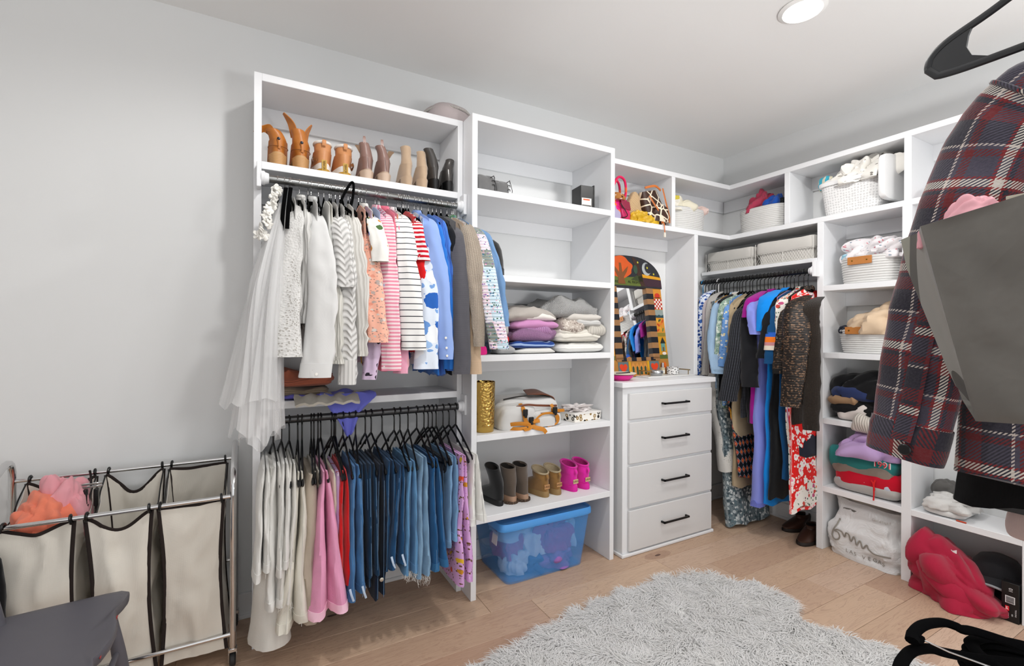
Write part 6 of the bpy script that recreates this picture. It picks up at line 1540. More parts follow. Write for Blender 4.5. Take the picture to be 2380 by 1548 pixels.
arch = [(-.305, .645), (.305, .645)] + [(.305 - .012 * 0, .70)] + [(.305 * math.cos(a) ** .8 if a < math.pi / 2 else -.305 * (-math.cos(a)) ** .8, .70 + .18 * math.sin(a)) for a in np.linspace(.15, math.pi - .15, 22)] + [(-.305, .70)]
obj('arch_panel', mpoly(arch, 0, .026), PT('#24262c'), mi)
obj('backing', mrect(-.295, .295, 0, .70, -.006, .001), M('#3a2a1c', .8), mi)
obj('mirror_glass', mrect(-.155, .145, .135, .65, .001, .006), M('#f2f4f4', .015, metal=1.0), mi, False)
obj('lower_panel', mrect(-.295, .295, 0, .115, .001, .022), PT('#b07a34'), mi)
for s in (-1, 1): obj('side_panel', mrect(*sorted((s * .21, s * .297)), .115, .645, .001, .020), PT('#cf8a2a'), mi)
# striped inner bars, one block per stripe
for s in (-1, 1):
    for k in range(13):
        w0 = .118 + k * .0405
        obj('bar_block', mrect(*sorted((s * .143, s * .209)), w0, w0 + .040, .001, .026), PT('#15171f') if k % 2 else PT('#9a7048'), mi)
for k in range(9):
    u0 = -.205 + k * .046
    obj('bar_block', mrect(u0, u0 + .0455, .108, .134, .006, .026), PT('#15171f') if k % 2 else PT('#9a7048'), mi)
# painting on the arch
obj('hill', mpoly([(-.2, .655), (.14, .655), (.12, .70), (.03, .722), (-.06, .715), (-.14, .725), (-.2, .71)], .026, .0268), PT('#5c6a2a'), mi)
obj('hill', mpoly([(.0, .70), (.12, .69), (.115, .735), (.06, .735)], .0262, .0272), PT('#37421f'), mi)
obj('crown', mpoly([(-.10 + .125 * math.cos(a) * (1 + .07 * math.sin(7 * a)), .79 + .082 * math.sin(a) * (1 + .07 * math.cos(5 * a))) for a in np.linspace(0, 2 * math.pi, 36, endpoint=False)], .026, .0275), PT('#d2571c'), mi)
obj('trunk', mpoly([(-.125, .665), (-.055, .665), (-.065, .715), (-.03, .76), (-.015, .80), (-.04, .78), (-.075, .75), (-.08, .82), (-.1, .82), (-.105, .75), (-.14, .79), (-.17, .80), (-.14, .75), (-.118, .71)], .0275, .0285), PT('#7c4a22'), mi)
obj('bush', mdisc(.055, .78, .02, .026, .0275, 14, .034), PT('#2f4a38'), mi)
obj('bush', mdisc(-.215, .76, .02, .026, .0275, 14, .04), PT('#2f5a48'), mi)
obj('painted_band', mpoly([(.095, .655), (.135, .655), (.09, .84), (.045, .872), (.03, .868)], .0262, .0272), PT('#3c2418'), mi)
mo = [(.165 + .043 * math.cos(a), .79 + .05 * math.sin(a)) for a in np.linspace(.9, 5.6, 22)] + [(.185 + .038 * math.cos(a), .797 + .04 * math.sin(a)) for a in np.linspace(5.3, 1.2, 18)]
obj('moon', mpoly(mo, .026, .0275), PT('#a9b0b2'), mi)
for u, w in ((.085, .835), (.175, .80), (.235, .755)):
    obj('star', mpoly([(u + (.011 if k % 2 == 0 else .004) * math.sin(k * math.pi / 5), w + (.011 if k % 2 == 0 else .004) * math.cos(k * math.pi / 5)) for k in range(10)], .026, .0275), PT('#d8cf3a'), mi)
obj('yellow_band', mpoly([(.12, .722), (.30, .712), (.30, .732), (.116, .748)], .0262, .0272), PT('#d79a1c'), mi)
obj('purple_band', mpoly([(.135, .657), (.303, .655), (.303, .71), (.12, .72)], .0262, .0268), PT('#3a1f2c'), mi)
# blocks of the right and left columns
for s in (-1, 1):
    uu = lambda a, b: sorted((s * a, s * b))
    a0, a1 = .213, .295
    obj('fruit', mdisc(s * .254, .592, .026, .020, .0215, 18, .02), PT('#c8321c'), mi)
    obj('fruit_bowl', mrect(*uu(.22, .288), .572, .582, .020, .0215), PT('#8a4a24'), mi)
    for i in range(5):
        for j in range(5):
            obj('checker_tile', mrect(*uu(a0 + .003 + i * .0155, a0 + .003 + (i + 1) * .0155 - .0006), .490 + j * .0155, .490 + (j + 1) * .0155 - .0006, .020, .0215), PT('#e9e4da') if (i + j) % 2 else PT('#b8201c'), mi)
    obj('sky_block', mrect(*uu(a0, a1), .44, .485, .020, .0212), PT('#8f9a96'), mi)
    obj('wave_block', mpoly([(s * a0, .425), (s * a1, .425), (s * a1, .448), (s * .27, .44), (s * .25, .448), (s * .23, .44), (s * a0, .446)], .0205, .0218), PT('#27464e'), mi)
    for k, (du, dw, c, an) in enumerate(((.225, .33, '#c2481c', .5), (.25, .345, '#d9a02a', 2.0), (.275, .335, '#6a7a34', 1.2), (.235, .37, '#b83a1c', 2.4), (.262, .378, '#d8742a', .2), (.28, .40, '#c2481c', 1.0), (.225, .405, '#d9b03a', 1.6), (.25, .405, '#40542c', .6))):
        e1 = [(s * du + .016 * math.cos(t_) * math.cos(an) - .007 * math.sin(t_) * math.sin(an), dw + .016 * math.cos(t_) * math.sin(an) + .007 * math.sin(t_) * math.cos(an)) for t_ in np.linspace(0, 2 * math.pi, 12, endpoint=False)]
        obj('painted_leaf', mpoly(e1, .020, .0213), PT(c), mi)
    obj('olive_band', mrect(*uu(a0, a1), .285, .312, .020, .0212), PT('#8a7a2c'), mi)
    obj('picket_block', mrect(*uu(a0, a1), .15, .283, .020, .0208), PT('#c98f1c'), mi)
    obj('birdhouse', mrect(*uu(.238, .276), .175, .235, .0208, .0225), PT('#5f938c'), mi)
    obj('birdhouse_roof', mpoly([(s * .23, .232), (s * .284, .232), (s * .257, .278)], .0225, .0238), PT('#20241f'), mi)
    obj('birdhouse_door', mrect(*uu(.25, .264), .175, .205, .0225, .0235), PT('#6a4a2c'), mi)
    obj('cloud', mdisc(s * .262, .158, .02, .0208, .0225, 16, .011), PT('#e6d8d0'), mi)
    obj('meadow', mrect(*uu(a0, a1), .118, .148, .020, .0212), PT('#52602a'), mi)
    obj('flower', mdisc(s * .25, .07, .02, .022, .0235, 14, .026), PT('#d8641c'), mi)
    obj('heart_panel', mrect(*uu(.1, .195), .012, .104, .022, .0232), PT('#5e6e72'), mi)
    hp = [(s * .148 + .0022 * 16 * math.sin(t_) ** 3, .062 + .0023 * (13 * math.cos(t_) - 5 * math.cos(2 * t_) - 2 * math.cos(3 * t_) - math.cos(4 * t_))) for t_ in np.linspace(0, 2 * math.pi, 30, endpoint=False)]
    obj('heart', mpoly(hp, .0232, .0248), PT('#d8401c'), mi)
    obj('yellow_post', mrect(*uu(.078, .098), .005, .108, .022, .024), PT('#d09a1c'), mi)
for k in range(4):
    u = -.058 + k * .038
    obj('picket_arch', mpoly([(u - .017, .006), (u + .017, .006), (u + .017, .075), (u, .1), (u - .017, .075)], .022, .0235), PT('#c9863c'), mi)
    obj('picket_window', mpoly([(u - .009, .012), (u + .009, .012), (u + .009, .062), (u, .074), (u - .009, .062)], .0235, .0245), PT('#2f4a34'), mi)
# hand lettering along the hill, as on the frame
text('lettering', 'WHERE', .026, PT('#1c1a14'), mi, mp(-.165, .679, .0275), (1, 0, 0), (0, sa_, ca_), .0005)
text('lettering', 'AL RIGHT', .028, PT('#1c1a14'), mi, mp(.03, .682, .028), (1, 0, 0), (0, sa_, ca_), .0005)
# tray and small things
MARB = M('#dfdedc', .3)
tr = thing('vanity_tray', 'white tray with brass bar handles on the chest', 'tray', (2.55, 2.42, 1.0945))
obj('base', box(2.36, 2.81, 2.345, 2.475, 1.0945, 1.104, .002), MARB, tr)
BRS = M('#b9a47c', .25, metal=1.0)
for x in (2.395, 2.775):
    obj('handle', join(tube([(x, 2.35, 1.138), (x, 2.47, 1.138)], .0042, 10), tube([(x, 2.365, 1.103), (x, 2.365, 1.137)], .0034, 8), tube([(x, 2.455, 1.103), (x, 2.455, 1.137)], .0034, 8)), BRS, tr)
t = thing('tin', 'round silver lidded tin on the tray', 'tin', (2.52, 2.41, 1.104))
obj('pot', lathe([(.001, .0005), (.038, .0005), (.047, .012), (.048, .016), (.046, .018)], 36, (2.50, 2.41, 1.1042)), M('#b9bbbc', .25, metal=.9), t)
obj('lid', lathe([(.046, .018), (.049, .02), (.049, .028), (.044, .036), (.03, .041), (.012, .042), (.001, .042)], 36, (2.50, 2.41, 1.1042)), M('#c4c6c7', .22, metal=.9), t)
t = thing('candle_glass', 'small black and white patterned glass on the tray', 'jar', (2.68, 2.42, 1.104))
obj('glass', lathe([(.001, .0005), (.037, .0005), (.041, .003), (.043, .052), (.041, .052), (.038, .006), (.001, .006)], 36, (2.675, 2.42, 1.1042)), prints('#e3e2e0', ['#26262c', '#e3e2e0', '#26262c'], 130, .45), t)
obj('rim', tube(np.array([(2.675 + .043 * math.cos(a), 2.42 + .043 * math.sin(a), 1.157) for a in np.linspace(0, 2 * math.pi, 30, endpoint=False)]), .0018, 6, closed=True), M('#cfcfcf', .3, metal=.6), t)
t = thing('perfume_bottle', 'clear perfume bottle with a silver cap beside the mirror', 'bottle', (2.62, 2.46, 1.104))
obj('glass', box(2.596, 2.628, 2.445, 2.467, 1.1042, 1.155, .004, 2), M('#d9cfae', .08, spec=.6, alpha=.7), t)
obj('label', box(2.601, 2.623, 2.4435, 2.4445, 1.112, 1.135, 0), M('#e9e6da', .6), t)
obj('cap', lathe([(.001, .0), (.010, .0), (.010, .032), (.001, .033)], 18, (2.612, 2.456, 1.156)), M('#b7b9ba', .2, metal=.9), t)
t = thing('bowl', 'hot pink bowl with a cream saucer and dark tool on it', 'bowl', (2.09, 2.35, 1.0945))
obj('dish', lathe([(.001, .0), (.05, .0), (.075, .02), (.083, .036), (.081, .036), (.072, .022), (.048, .006), (.001, .006)], 36, (2.105, 2.335, 1.0947)), M('#dc1f8c', .3), t)
obj('saucer', lathe([(.001, .036), (.085, .037), (.098, .045), (.097, .048), (.08, .042), (.001, .041)], 36, (2.11, 2.34, 1.0955)), M('#e4dcc8', .35), t)
obj('tool', tube(smoothpath([(2.06, 2.33, 1.141), (2.11, 2.31, 1.144), (2.15, 2.30, 1.147)], 8), .006, 8, rb=.004), BLACK, t)

# ------------------------------------------------------------------ numerals, plastic bag and crimson pile at the right
REDL = M('#c9202e', .7); WHL = M('#efe9e9', .7)
# numerals on the teal sweatshirt
for dx, m_, s_ in ((.0, WHL, .052), (-.0016, REDL, .046)):
    text('numerals', '1991', s_, m_, tk, (3.2435 + dx, (3.250,1.358,0.629)[1], (3.250,1.358,0.629)[2]), (0, -1, 0), (0, 0, 1), .0008)
obj('drawstring', tube(smoothpath([(3.258, 1.40, .53), (3.246, 1.402, .50), (3.243, 1.40, .45), (3.243, 1.402, .41)], 14), .004, 8), RED, rh)
obj('drawstring', tube(smoothpath([(3.256, 1.42, .52), (3.247, 1.405, .505), (3.243, 1.397, .47)], 10), .004, 8), RED, rh)
def plasticbag():
    t = NT('thin_plastic'); n = t.noise(t.coord('Object'), 9.0, 4.0, .6, 0, 1.0); m = t.fin('#d9d9d9', .28, 0, .5); t.bump(n, .7, .02); return m
pg = thing('carrier_bag', 'full white plastic carrier bag with grey script lettering on the floor', 'shopping bag', (3.38, 1.47, 0))
A = []
for u in np.linspace(0, 1, 26):
    k = 1 + .10 * math.sin(math.pi * min(1, u * 1.1)) - .04 * u
    A.append(superring(3.37 + .02 * u, 1.472 + .012 * u, (.115 * (1 - .62 * u ** 2.2)) * k, .182 * k * (1 - .02 * u), .001 + .335 * u, 60, .5))
A = np.array(A)
dd = .012 * waves(A * np.array([1, 1, 1.4]), 5, 4.0, 3) + .012 * ridges(A, 8, 4.5, 3)
cc_ = np.array([3.38, 1.475]); dr = A[..., :2] - cc_; A[..., :2] += dd[..., None] * dr / (np.linalg.norm(dr, axis=2)[..., None] + 1e-6)
A[..., 2] += .02 * waves(A, 12, 3.0, 2) * (A[..., 2] > .25)
A[..., 2] = np.maximum(A[..., 2], .001)
obj('bag', loft(A, True, True, True), plasticbag(), pg)
def bagx(y, z, off=.004):
    """front surface of the bag at (y, z)"""
    i = int(np.clip(z / .335 * 25, 0, 25)); row = A[i]; fr_ = row[row[:, 0] < 3.37]
    return float(fr_[np.argmin(np.abs(fr_[:, 1] - y)), 0]) - off
obj('handle', sheet(np.array([smoothpath([(3.40 + j * .01, 1.64, .30), (3.37 + j * .01, 1.655, .35), (3.36 + j * .012, 1.668, .375), (3.40 + j * .01, 1.63, .34)], 12) for j in range(3)]), .003), plasticbag(), pg)
INK = M('#8d8880', .5)
pts2 = [(1.605, .225), (1.612, .19), (1.622, .165), (1.632, .14), (1.635, .115), (1.62, .095), (1.60, .10), (1.59, .122), (1.60, .145), (1.62, .148), (1.605, .16), (1.58, .155), (1.565, .128), (1.555, .155), (1.54, .15), (1.53, .112), (1.515, .145), (1.505, .135), (1.495, .105), (1.48, .135), (1.47, .122), (1.46, .098), (1.44, .125), (1.43, .105), (1.40, .088), (1.36, .09), (1.32, .095)]
sp = smoothpath([(0, y, z) for y, z in pts2], 150)
sp[:, 0] = [bagx(y, z, .003) for _, y, z in sp]
k_ = np.ones(9) / 9; sp[4:-4, 0] = np.convolve(sp[:, 0], k_, 'valid')
obj('script_lettering', tube(sp, .0042, 6, rb=.0015, up=(-1, 0, 0)), INK, pg)
def curvetext(s, y, z, size, mt, step, par, drop=0.0, fn=bagx):
    for i, ch_ in enumerate(s):
        if ch_ == ' ': continue
        yy = y - i * step; zz = z - drop * i
        text('letter', ch_, size, mt, par, (fn(yy, zz, .010), yy, zz), (0, -1, 0), (0, 0, 1), .0008)
curvetext('LAS VEGAS', 1.545, .052, .03, INK, .0235, pg, .0012)
curvetext('Goldleaf', 1.425, .275, .022, M('#b5b2ad', .5), .0118, pg, -.0005)
obj('cut_handle', sheet(np.array([[(bagx(y, .285, .002), y, .285 + .009 * s * math.sqrt(max(0, 1 - ((y - 1.56) / .045) ** 2))) for y in np.linspace(1.516, 1.604, 16)] for s in (-1, 0, 1)]), .002), M('#6d6a66', .8), pg)
tag(obj('cloth', blob((3.43, 1.52, .25), (.06, .1, .12), 31, .3), cloth('#c9bdb0', 800, .25)), 'beige cloth peeking out of the top of the plastic carrier bag', 'cloth')

CRIM = cloth('#a81f3c', 700, .3, .06, .2)
cs = thing('sweatshirt', 'crimson sweatshirt heaped on the floor at the foot of the right column', 'sweatshirt', (3.3, 1.03, 0))
hg_ = blob((0, 0, 0), (.155, .185, .30), 17, .2, .62, 84, 54, .5, .75, 1.5)
hv = hg_[0].copy(); uy = (hv[:, 1] + .185) / .37
hv[:, 2] *= np.interp(uy, [0, .25, .6, .85, 1], [.30, .48, .9, 1.0, .8])
hv[:, 0] += -.05 * (1 - uy) + .02
hv += np.array([3.285, 1.035, .0015]); hv[:, 1] = np.minimum(hv[:, 1], 1.219); hv[:, 2] = np.maximum(hv[:, 2], .0015)
obj('fabric', (hv, hg_[1], hg_[2]), CRIM, cs)
obj('sleeve', tube(smoothpath([(3.21, 1.17, .19), (3.155, 1.10, .15), (3.135, 1.02, .09), (3.15, .93, .05), (3.18, .87, .03)], 30), np.interp(np.linspace(0, 1, 30), [0, .2, .8, 1], [.02, .05, .042, .02]), 16, rb=np.interp(np.linspace(0, 1, 30), [0, .2, .8, 1], [.015, .028, .022, .012]), up=(-1, 0, .6)), CRIM, cs)
obj('emblem', sheet(np.array([[(3.245, 1.05 - .013 * i, .262 - .018 * j) for i in range(3)] for j in range(2)]) + np.array([[(0, 0, 0), (-.004, .004, -.005), (0, 0, .004)]] * 2), .003), M('#ece8e8', .6), cs)
cap = thing('baseball_cap', 'black cap with a grey edged brim behind the small black box', 'cap', (3.36, .93, .0))
obj('crown', xf(lathe([(.10, 0), (.102, .03), (.094, .08), (.07, .115), (.035, .13), (.001, .133)], 36), (3.385, .905, .13), (0, 0, 0), (1, 1, 1)), cloth('#1c1c1f', 800, .25), cap)
obj('brim', sheet(np.array([[(3.30 - .055 * math.cos(a) * j / 3, .895 - .075 * math.sin(a) * (1 if j else .98), .165 - .012 * j + .012 * math.cos(a) - .02 * (math.sin(a) ** 2)) for a in np.linspace(-1.3, 1.3, 16)] for j in range(4)]), .004), cloth('#222225', 800, .2), cap)
obj('brim_edge', tube(np.array([(3.30 - .056 * math.cos(a), .895 - .076 * math.sin(a), .129 + .012 * math.cos(a) - .02 * (math.sin(a) ** 2)) for a in np.linspace(-1.3, 1.3, 22)]), .006, 8), M('#8d8f92', .6), cap)
tag(obj('shirt', folded(3.29, 3.5, .80, 1.0, .001, .13, 3, 91, .012), cloth('#141417', 800, .2)), 'black folded clothes on the floor under the cap', 'shirt')
kb = thing('small_carton', 'small black cardboard box with white barcode and red square, standing at the lower right', 'box', (3.28, .82, 0))
obj('carton', box(3.236, 3.276, .792, .853, .001, .19, .0012), M('#0f0f10', .4), kb)
obj('barcode_panel', box(3.2352, 3.2358, .806, .84, .09, .125, 0), M('#e9e9e9', .6), kb)
for i, (w0, w1) in enumerate(((.0, .0022), (.0036, .0046), (.0058, .0088), (.0104, .0114), (.013, .0158), (.0172, .0182), (.0196, .0226), (.0242, .0254), (.0268, .029))):
    obj('bar', box(3.2346, 3.2352, .809, .837, .0925 + w0, .0925 + w1, 0), M('#101010', .6), kb)
obj('red_panel', box(3.2352, 3.2358, .826, .84, .052, .075, 0), M('#e0101c', .5), kb)
text('lettering', '3M', .013, M('#ffffff', .6), kb, (3.2346, .833, .0635), (0, 0, 1), (0, 1, 0), .0003)
for y, z, s_, h_ in ((.83, .03, 'Scotch', .010), (.815, .035, '100', .008), (.803, .05, 'ONE ROLL', .0075), (.845, .155, '10', .02)):
    text('lettering', s_, h_, M('#d8d8d8', .6), kb, (3.2355, y if s_ != '10' else .82, z), (0, 0, 1), (0, 1, 0), .0003)
tag(obj('shirt', folded(3.262, 3.48, 1.0, 1.19, .4145, .04, 2, 81, .008), cloth('#d9d8d6', 800, .25)), 'white shirt folded at the bottom of the right column shelf', 'shirt')
tag(obj('t_shirt', blob((3.37, 1.09, .452), (.11, .095, .07), 82, .25, .6, fold=1.3), cloth('#cfcdca', 800, .25)), 'crumpled white shirt on top of the folded white one', 't-shirt')
tag(obj('sweater', blob((3.44, 1.13, .50), (.06, .06, .075), 83, .2), cloth('#5c5a58', 800, .25)), 'dark grey garment behind the crumpled white shirts', 'sweater')
tag(obj('pencil', tube([(3.257, 1.03, .419), (3.255, .99, .419)], .004, 6), M('#c2401c', .5)), 'short red pencil on the shelf edge beside the white shirts', 'pencil')

# ------------------------------------------------------------------ plaid jacket, paper bag and hangers close to the viewer
def plaid():
    t = NT('plaid_flannel'); s = t.sep(t.coord('UV'))
    P_ = .155
    def band(v, lo, hi, off=0.0):
        f = t.math('FRACT', t.math('ADD', t.math('MULTIPLY', v, 1 / P_), off))
        return t.math('MULTIPLY', t.math('GREATER_THAN', f, lo), t.math('LESS_THAN', f, hi))
    tw = t.math('LESS_THAN', t.math('FRACT', t.math('MULTIPLY', t.math('ADD', s[0], s[1]), 150.0)), .5)
    def weave(lo, hi, a, bb): return None
    def colour(v):
        f = t.math('FRACT', t.math('ADD', t.math('MULTIPLY', v, 1 / P_), 10.0))
        return t.ramp(f, [(0, '#1d202b'), (.17, '#6a1417'), (.33, '#1d202b'), (.38, '#8a1a1a'), (.41, '#d9d2c8'), (.50, '#8a1a1a'), (.53, '#434150'), (.76, '#6a1417'), (.84, '#434150'), (.88, '#c9beb6'), (.91, '#20222e')])
    c = t.mix(tw, colour(s[0]), colour(s[1]))
    n = t.noise(t.coord('UV'), 220.0, 2.0)
    c = t.mix(t.math('MULTIPLY', n, .18), c, '#8a8088')
    m = t.fin(c, .95, 0, .12, .3); t.bump(t.math('ADD', n, t.math('MULTIPLY', tw, .4)), .35, .003); return m
PLAID = plaid()
pj = thing('plaid_jacket', 'navy, wine red and white plaid flannel jacket hanging close at the right', 'jacket', (1.2, .12, 1.9))
RJ = Rod('x', .12)   # depth axis along Y; the far side is towards the shelves
def jbody():
    n, m = 60, 50; th = np.linspace(0, 2 * math.pi, n, endpoint=False)
    ca, sa = np.cos(th), np.sin(th)
    cs_ = np.sign(ca) * np.abs(ca) ** .75; sn = np.sign(sa) * np.abs(sa) ** .7
    v = np.linspace(0, 1, m)[:, None]
    zt = 1.92 - .135 * np.abs(cs_) ** 1.2
    zb_ = 1.085 + .045 * (cs_ + 1) * .6 - .012 * np.cos(cs_ * 5)
    z = zt[None] * (1 - v) + zb_[None] * v
    y = .12 + cs_[None] * (.235 + .03 * v)
    tk_ = .03 + .075 * np.clip(v * 2.2, 0, 1)
    x = 1.215 + sn[None] * tk_ * .5
    q = np.stack([y, z * .25, 0 * y], -1)
    x = x + (.018 * waves(q, 5, 3.2, 2) + .006 * waves(q, 9, 8, 2)) * np.clip(v * 2, .1, 1)
    U = np.stack([y + (sn[None] > 0) * .6, np.broadcast_to(z, y.shape)], -1)
    return loft(np.stack(np.broadcast_arrays(x, y, z), -1), True, True, True, U)
obj('body', jbody(), PLAID, pj)
def jsleeve():
    n, m = 40, 56
    P = smoothpath([(1.2, .23, 1.87), (1.195, .318, 1.78), (1.18, .372, 1.60), (1.165, .412, 1.39), (1.15, .446, 1.155)], m)
    v = np.linspace(0, 1, m); w = np.interp(v, [0, .12, .3, .7, 1], [.03, .11, .145, .15, .125]); tk_ = np.interp(v, [0, .15, .5, 1], [.03, .07, .085, .075])
    th = np.linspace(0, 2 * math.pi, n, endpoint=False); ca, sa = np.cos(th), np.sin(th)
    T = np.gradient(P, axis=0); T /= np.linalg.norm(T, axis=1)[:, None]
    X = np.array([1.0, -.1, 0]); X /= np.linalg.norm(X)
    N = np.cross(X, T); N /= np.linalg.norm(N, axis=1)[:, None]
    B = np.cross(T, N)
    ring = P[:, None] + N[:, None] * (w[:, None] * ca[None] / 2)[..., None] + B[:, None] * (tk_[:, None] * sa[None] / 2)[..., None]
    q = ring * np.array([1, 1, .7])
    d = .010 * waves(q, 3, 4.0, 3) + .006 * ridges(q * np.array([1, .4, 1.5]), 6, 6.0, 2)
    ring += B[:, None] * (d * np.sign(sa)[None] * np.abs(sa)[None] ** .5)[..., None]
    end = ring[-1:]; c = end.mean(1, keepdims=True)
    ring = np.concatenate([ring, c + (end - c) * .85 + [0, 0, .004], c + (end - c) * .7 + [0, 0, .06]])
    L = np.concatenate([[0], np.cumsum(np.linalg.norm(np.diff(P, axis=0), axis=1))]); L = np.concatenate([L, [L[-1] + .01, L[-1] + .06]])
    per = np.broadcast_to((np.abs(th - math.pi) / math.pi)[None] * .2, ring.shape[:2])
    return loft(ring, True, True, True, np.stack([per + .02, np.broadcast_to(-L[:, None], per.shape)], -1)), ring
gs, SR = jsleeve()
sl = obj('sleeve', gs, PLAID, pj)
def band_at(i0, i1, grow):
    r = SR[i0:i1].copy(); c = r.mean(1, keepdims=True); r = c + (r - c) * grow
    L = np.linspace(0, .01 * (i1 - i0), i1 - i0)
    per = np.linspace(0, .3, r.shape[1])
    return loft(r, True, False, False, np.stack(np.broadcast_arrays(per[None], L[:, None]), -1))
obj('cuff', band_at(50, 56, 1.045), PLAID, sl)
obj('armhole_seam', tube(SR[9], .0045, 6, closed=True), PLAID, sl)
# placket strip and button on the sleeve
pk = smoothpath([tuple(SR[i][29] + np.array([-.004, 0, 0])) for i in (36, 42, 48, 52)], 16)
obj('placket', tube(pk, .016, 8, rb=.003, up=(-1, 0, 0)), PLAID, sl)
obj('button', xf(lathe([(.001, .004), (.009, .004), (.011, .002), (.011, 0), (.001, 0)], 20), tuple(SR[53][28] + np.array([-.006, 0, 0])), (0, R(-90), 0)), M('#0f0f12', .3), sl)
# clothes hung behind and below the jacket
tag(obj('sweater', xf(body_geo(RJ, 1.31, 1.29, 1.85, 1.085, .05, .06, .23, .275, 3, .12, .006), (0, .02, -.02)), cloth('#08080a', 800, .2)), 'black sweater hanging behind the plaid jacket, showing below its hem', 'sweater')
tag(obj('pink_bag', blob((1.36, .215, 1.00), (.06, .13, .115), 43, .1, .5, fold=.7), cloth('#c9b2ae', 600, .25, .05)), 'dusty pink cloth pouch hanging below the plaid jacket', 'pouch')
# rail that carries them (just out of the picture)
rl = thing('garment_rail', 'chrome garment rail carrying the plaid jacket at the right', 'rail', (1.6, .12, 0))
obj('rail', tube([(.95, .08, 2.075), (2.6, .08, 2.075)], .0125, 12), CHROME, rl)
for x in (2.6,): 
    obj('upright', tube([(x, .08, 0), (x, .08, 2.08)], .0125, 12), CHROME, rl)
    obj('foot', tube([(x, -.2, .0125), (x, .36, .0125)], .0125, 12), CHROME, rl)
obj('wall_stay', tube([(2.6, .08, 2.0), (3.539, .08, 2.0)], .01, 10), CHROME, rl)
BH = M('#26282b', .35, spec=.5)
bh = thing('plastic_hanger', 'large empty black plastic hanger high above the plaid jacket', 'hanger', (1.2, .2, 1.95))
def bighanger():
    tipy, tz = .416, 1.93
    loop = smoothpath([(1.17, .415, 1.925), (1.17, .41, 1.945), (1.17, .385, 1.965), (1.17, .33, 1.985), (1.17, .265, 2.012), (1.17, .22, 2.025), (1.17, .20, 2.03), (1.17, .18, 2.025), (1.17, .135, 2.012), (1.17, .07, 1.985), (1.17, .015, 1.965), (1.17, -.01, 1.945), (1.17, -.015, 1.925), (1.17, .0, 1.906), (1.17, .05, 1.902), (1.17, .2, 1.902), (1.17, .35, 1.902), (1.17, .40, 1.906)], 90)
    return tube(loop, .0055, 8, closed=True, rb=.0075)
obj('frame', bighanger(), BH, bh)
for s in (1, -1):
    yc = .2; P_ = [(yc + s * .214, 1.925), (yc + s * .208, 1.945), (yc + s * .185, 1.965), (yc + s * .148, 1.978), (yc + s * .155, 1.96), (yc + s * .158, 1.94), (yc + s * .15, 1.92), (yc + s * .125, 1.906), (yc + s * .16, 1.903), (yc + s * .2, 1.906)]
    g = prism(P_, 'x', 1.167, 1.173); obj('web', g, BH, bh, False)
obj('neck', xf(box(-.006, .006, -.03, .03, -.01, .012, .004), (1.17, .2, 2.03)), BH, bh)
obj('notch', tube(smoothpath([(1.17, .30, 1.999), (1.17, .295, 2.014), (1.17, .275, 2.012)], 8), .005, 8), BH, bh)
obj('hook', tube(smoothpath([(1.17, .2, 2.03), (1.17, .2, 2.06), (1.17, .18, 2.085), (1.17, .12, 2.10), (1.17, .07, 2.095), (1.17, .06, 2.07)], 20), .004, 8), BH, bh)
# paper shopping bag
def paper():
    t = NT('kraft_paper'); v = t.coord('Object'); n = t.vor(t.scale(v, (1.0, 1.0, 1.0)), 7.0); k = t.noise(v, 6.0, 4.0, .6)
    cr = t.vor(t.scale(v, (1.0, 1.0, 1.4)), 5.0, 'DISTANCE_TO_EDGE'); sel = t.math('MULTIPLY', t.math('LESS_THAN', cr.outputs['Distance'], .012), t.math('GREATER_THAN', t.noise(v, 7.0, 2.0), .56))
    m = t.fin(t.mix(t.math('MULTIPLY', sel, .7), t.mix(k, '#5c5b57', '#7d7a75'), '#b5b2ac'), .34, 0, .5); t.bump(t.math('ADD', k, t.math('MULTIPLY', n.outputs['Distance'], .7)), .35, .02); return m
def paper2():
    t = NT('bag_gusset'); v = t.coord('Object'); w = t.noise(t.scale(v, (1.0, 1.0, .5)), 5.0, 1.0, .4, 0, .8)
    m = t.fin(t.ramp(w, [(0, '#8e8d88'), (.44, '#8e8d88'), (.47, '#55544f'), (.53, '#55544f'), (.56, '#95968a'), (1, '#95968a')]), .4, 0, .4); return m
pbg = thing('paper_bag', 'large creased grey paper shopping bag with pink tissue, in front of the plaid jacket', 'shopping bag', (1.0, .25, 1.27))
FTL, FBL, FTR, FBR = map(np.array, ((0.970,0.353,1.580), (0.985,0.289,1.266), (0.940,0.195,1.602), (0.955,0.193,1.277)))
GTL, GML, GBL = map(np.array, ((1.060,0.415,1.577), (1.055,0.404,1.521), (1.020,0.327,1.320)))
def quad(a, b, c, d, n=20, m=20, amp=.006, sd=3):
    u = np.linspace(0, 1, n)[None, :, None]; v = np.linspace(0, 1, m)[:, None, None]
    P = (a * (1 - u) + b * u) * (1 - v) + (d * (1 - u) + c * u) * v
    nn = np.cross(b - a, d - a); nn /= np.linalg.norm(nn)
    k = amp * (waves(P, sd, 4.0, 3) + .7 * ridges(P, sd + 2, 3.0, 2)) * (np.sin(np.pi * u[..., 0]) * np.sin(np.pi * v[..., 0])) ** .35
    return sheet(P + nn * k[..., None], .0015)
obj('front_panel', quad(FTL, FTR, FBR, FBL, 40, 40, .006), paper(), pbg)
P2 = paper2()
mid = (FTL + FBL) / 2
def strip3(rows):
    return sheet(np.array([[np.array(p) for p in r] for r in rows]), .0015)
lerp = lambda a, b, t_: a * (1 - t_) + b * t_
rows = []
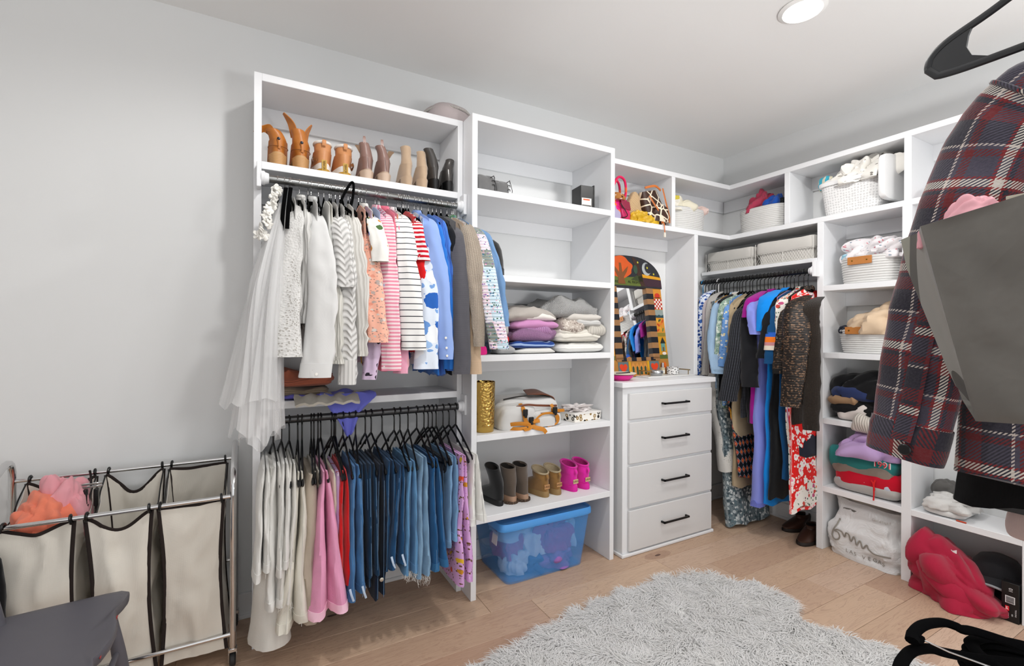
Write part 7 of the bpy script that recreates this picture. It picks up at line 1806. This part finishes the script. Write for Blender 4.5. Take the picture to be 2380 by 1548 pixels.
for v in np.linspace(0, 1, 12):
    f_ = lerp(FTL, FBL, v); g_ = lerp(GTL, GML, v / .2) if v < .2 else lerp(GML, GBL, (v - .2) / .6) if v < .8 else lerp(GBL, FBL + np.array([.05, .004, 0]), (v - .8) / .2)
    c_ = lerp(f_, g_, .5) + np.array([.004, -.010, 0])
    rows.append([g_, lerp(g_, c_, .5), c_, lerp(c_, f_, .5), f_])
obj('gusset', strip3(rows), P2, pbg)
BTL, BBL, BTR, BBR = GTL + np.array([.004, -.004, 0]), GBL + np.array([.03, -.002, -.03]), FTR + np.array([.1, 0, -.01]), FBR + np.array([.09, 0, 0])
obj('back_panel', quad(BTL, BTR, BBR, BBL, 16, 16, .004, 9), paper(), pbg)
obj('bottom_panel', quad(FBL, FBR, BBR, BBL, 10, 6, .002, 5), paper(), pbg)
TIS = M('#e6a9b3', .7, var=.06, vs=20)
tg = lambda n_, c, r, s: obj(n_, blob(c, r, s, .2, .6, 40, 24, .5, .8, 1.2), TIS, pbg)
c1 = (1.000,0.303,1.595); c2 = (1.020,0.371,1.579)
tg('tissue_paper', (c1[0], c1[1] - .004, c1[2] - .045), (.022, .036, .068), 5)
tg('tissue_paper', (c2[0] - .005, c2[1] - .012, c2[2] - .03), (.012, .014, .036), 6)
c3 = (1.000,0.245,1.598)
obj('card', box(c3[0] - .002, c3[0] + .002, c3[1] - .03, c3[1] + .015, c3[2] - .06, c3[2] + .012, .0005), M('#bdb7a6', .6), pbg)
for s, dz in ((0, .0), (1, .0)):
    a = np.array((0.990,0.222,1.609)) + np.array([.02 + .05 * s, 0, 0])
    obj('handle', tube(smoothpath([a, a + np.array([.03, -.03, .25]), (1.0 + .02 * s, .085, 2.065), a + np.array([.03, -.12, .25]), a + np.array([0, -.14, 0])], 24), .0025, 6), M('#55524c', .7), pbg)
# pile of flocked hangers at the lower right, on a small side table
tb = thing('side_table', 'small white side table under the pile of black flocked hangers', 'table', (.84, .13, 0))
obj('top', box(.70, .98, -.05, .235, .885, .91, .004), WHITE, tb)
for x in (.72, .96):
    for y in (-.03, .21): obj('leg', box(x - .015, x + .015, y - .015, y + .015, 0, .885, .003), WHITE, tb)
def flock(pts, r=.0055, rb=.009): return tube(smoothpath(pts, 40), r, 10, rb=rb)
h1 = thing('flocked_hanger', 'black flocked hanger with a chrome clip bar, on top of the pile lower right', 'hanger', (.86, .2, .97))
obj('shoulders', flock([(0.807,0.302,0.972), (0.832,0.308,0.974), (0.861,0.307,0.976), (0.890,0.297,0.976), (0.898,0.284,0.975), (0.898,0.277,0.974), (0.908,0.268,0.974), (0.921,0.242,0.972), (0.936,0.200,0.970), (0.964,0.148,0.968)], .008, .0055), VELVET, h1)
obj('clip', tube([(0.829,0.313,0.971), (0.823,0.297,0.971)], .0065, 10, rb=.006), VELVET, h1)
obj('bar', tube([(0.828,0.305,0.970), (0.831,0.270,0.968), (0.848,0.223,0.966)], .0012, 8), CHROME, h1)
h2 = thing('flocked_hanger', 'black flocked hanger with a broad bent arm, lowest of the pile at the lower right', 'hanger', (.84, .2, .955))
obj('shoulders', flock([(0.754,0.296,0.952), (0.781,0.302,0.954), (0.812,0.303,0.956), (0.837,0.293,0.957), (0.846,0.278,0.957), (0.874,0.250,0.956), (0.922,0.213,0.955)], .008, .0055), VELVET, h2)
for k in range(4):
    z = .93 + k * .0085
    h3 = thing('flocked_hanger', 'black flocked hanger in the neat stack at the lower right, %s' % ('bottom one', 'second from the bottom', 'third from the bottom', 'uppermost one')[k], 'hanger', (.9, .18, z), 'stacked flocked hangers')
    a = np.array((0.877,0.273,0.955)); a[2] = 0
    o_ = np.array([.004 * k, -.001 * k, 0])
    obj('shoulders', flock([tuple(a + o_ + np.array([-.02, .004 - .05, z])), tuple(a + o_ + np.array([0, -.012, z])), tuple(a + o_ + np.array([.03, .001, z])), tuple(a + o_ + np.array([.07, -.022, z])), tuple(a + o_ + np.array([.12, -.11, z]))], .0085, .0042), VELVET, h3)
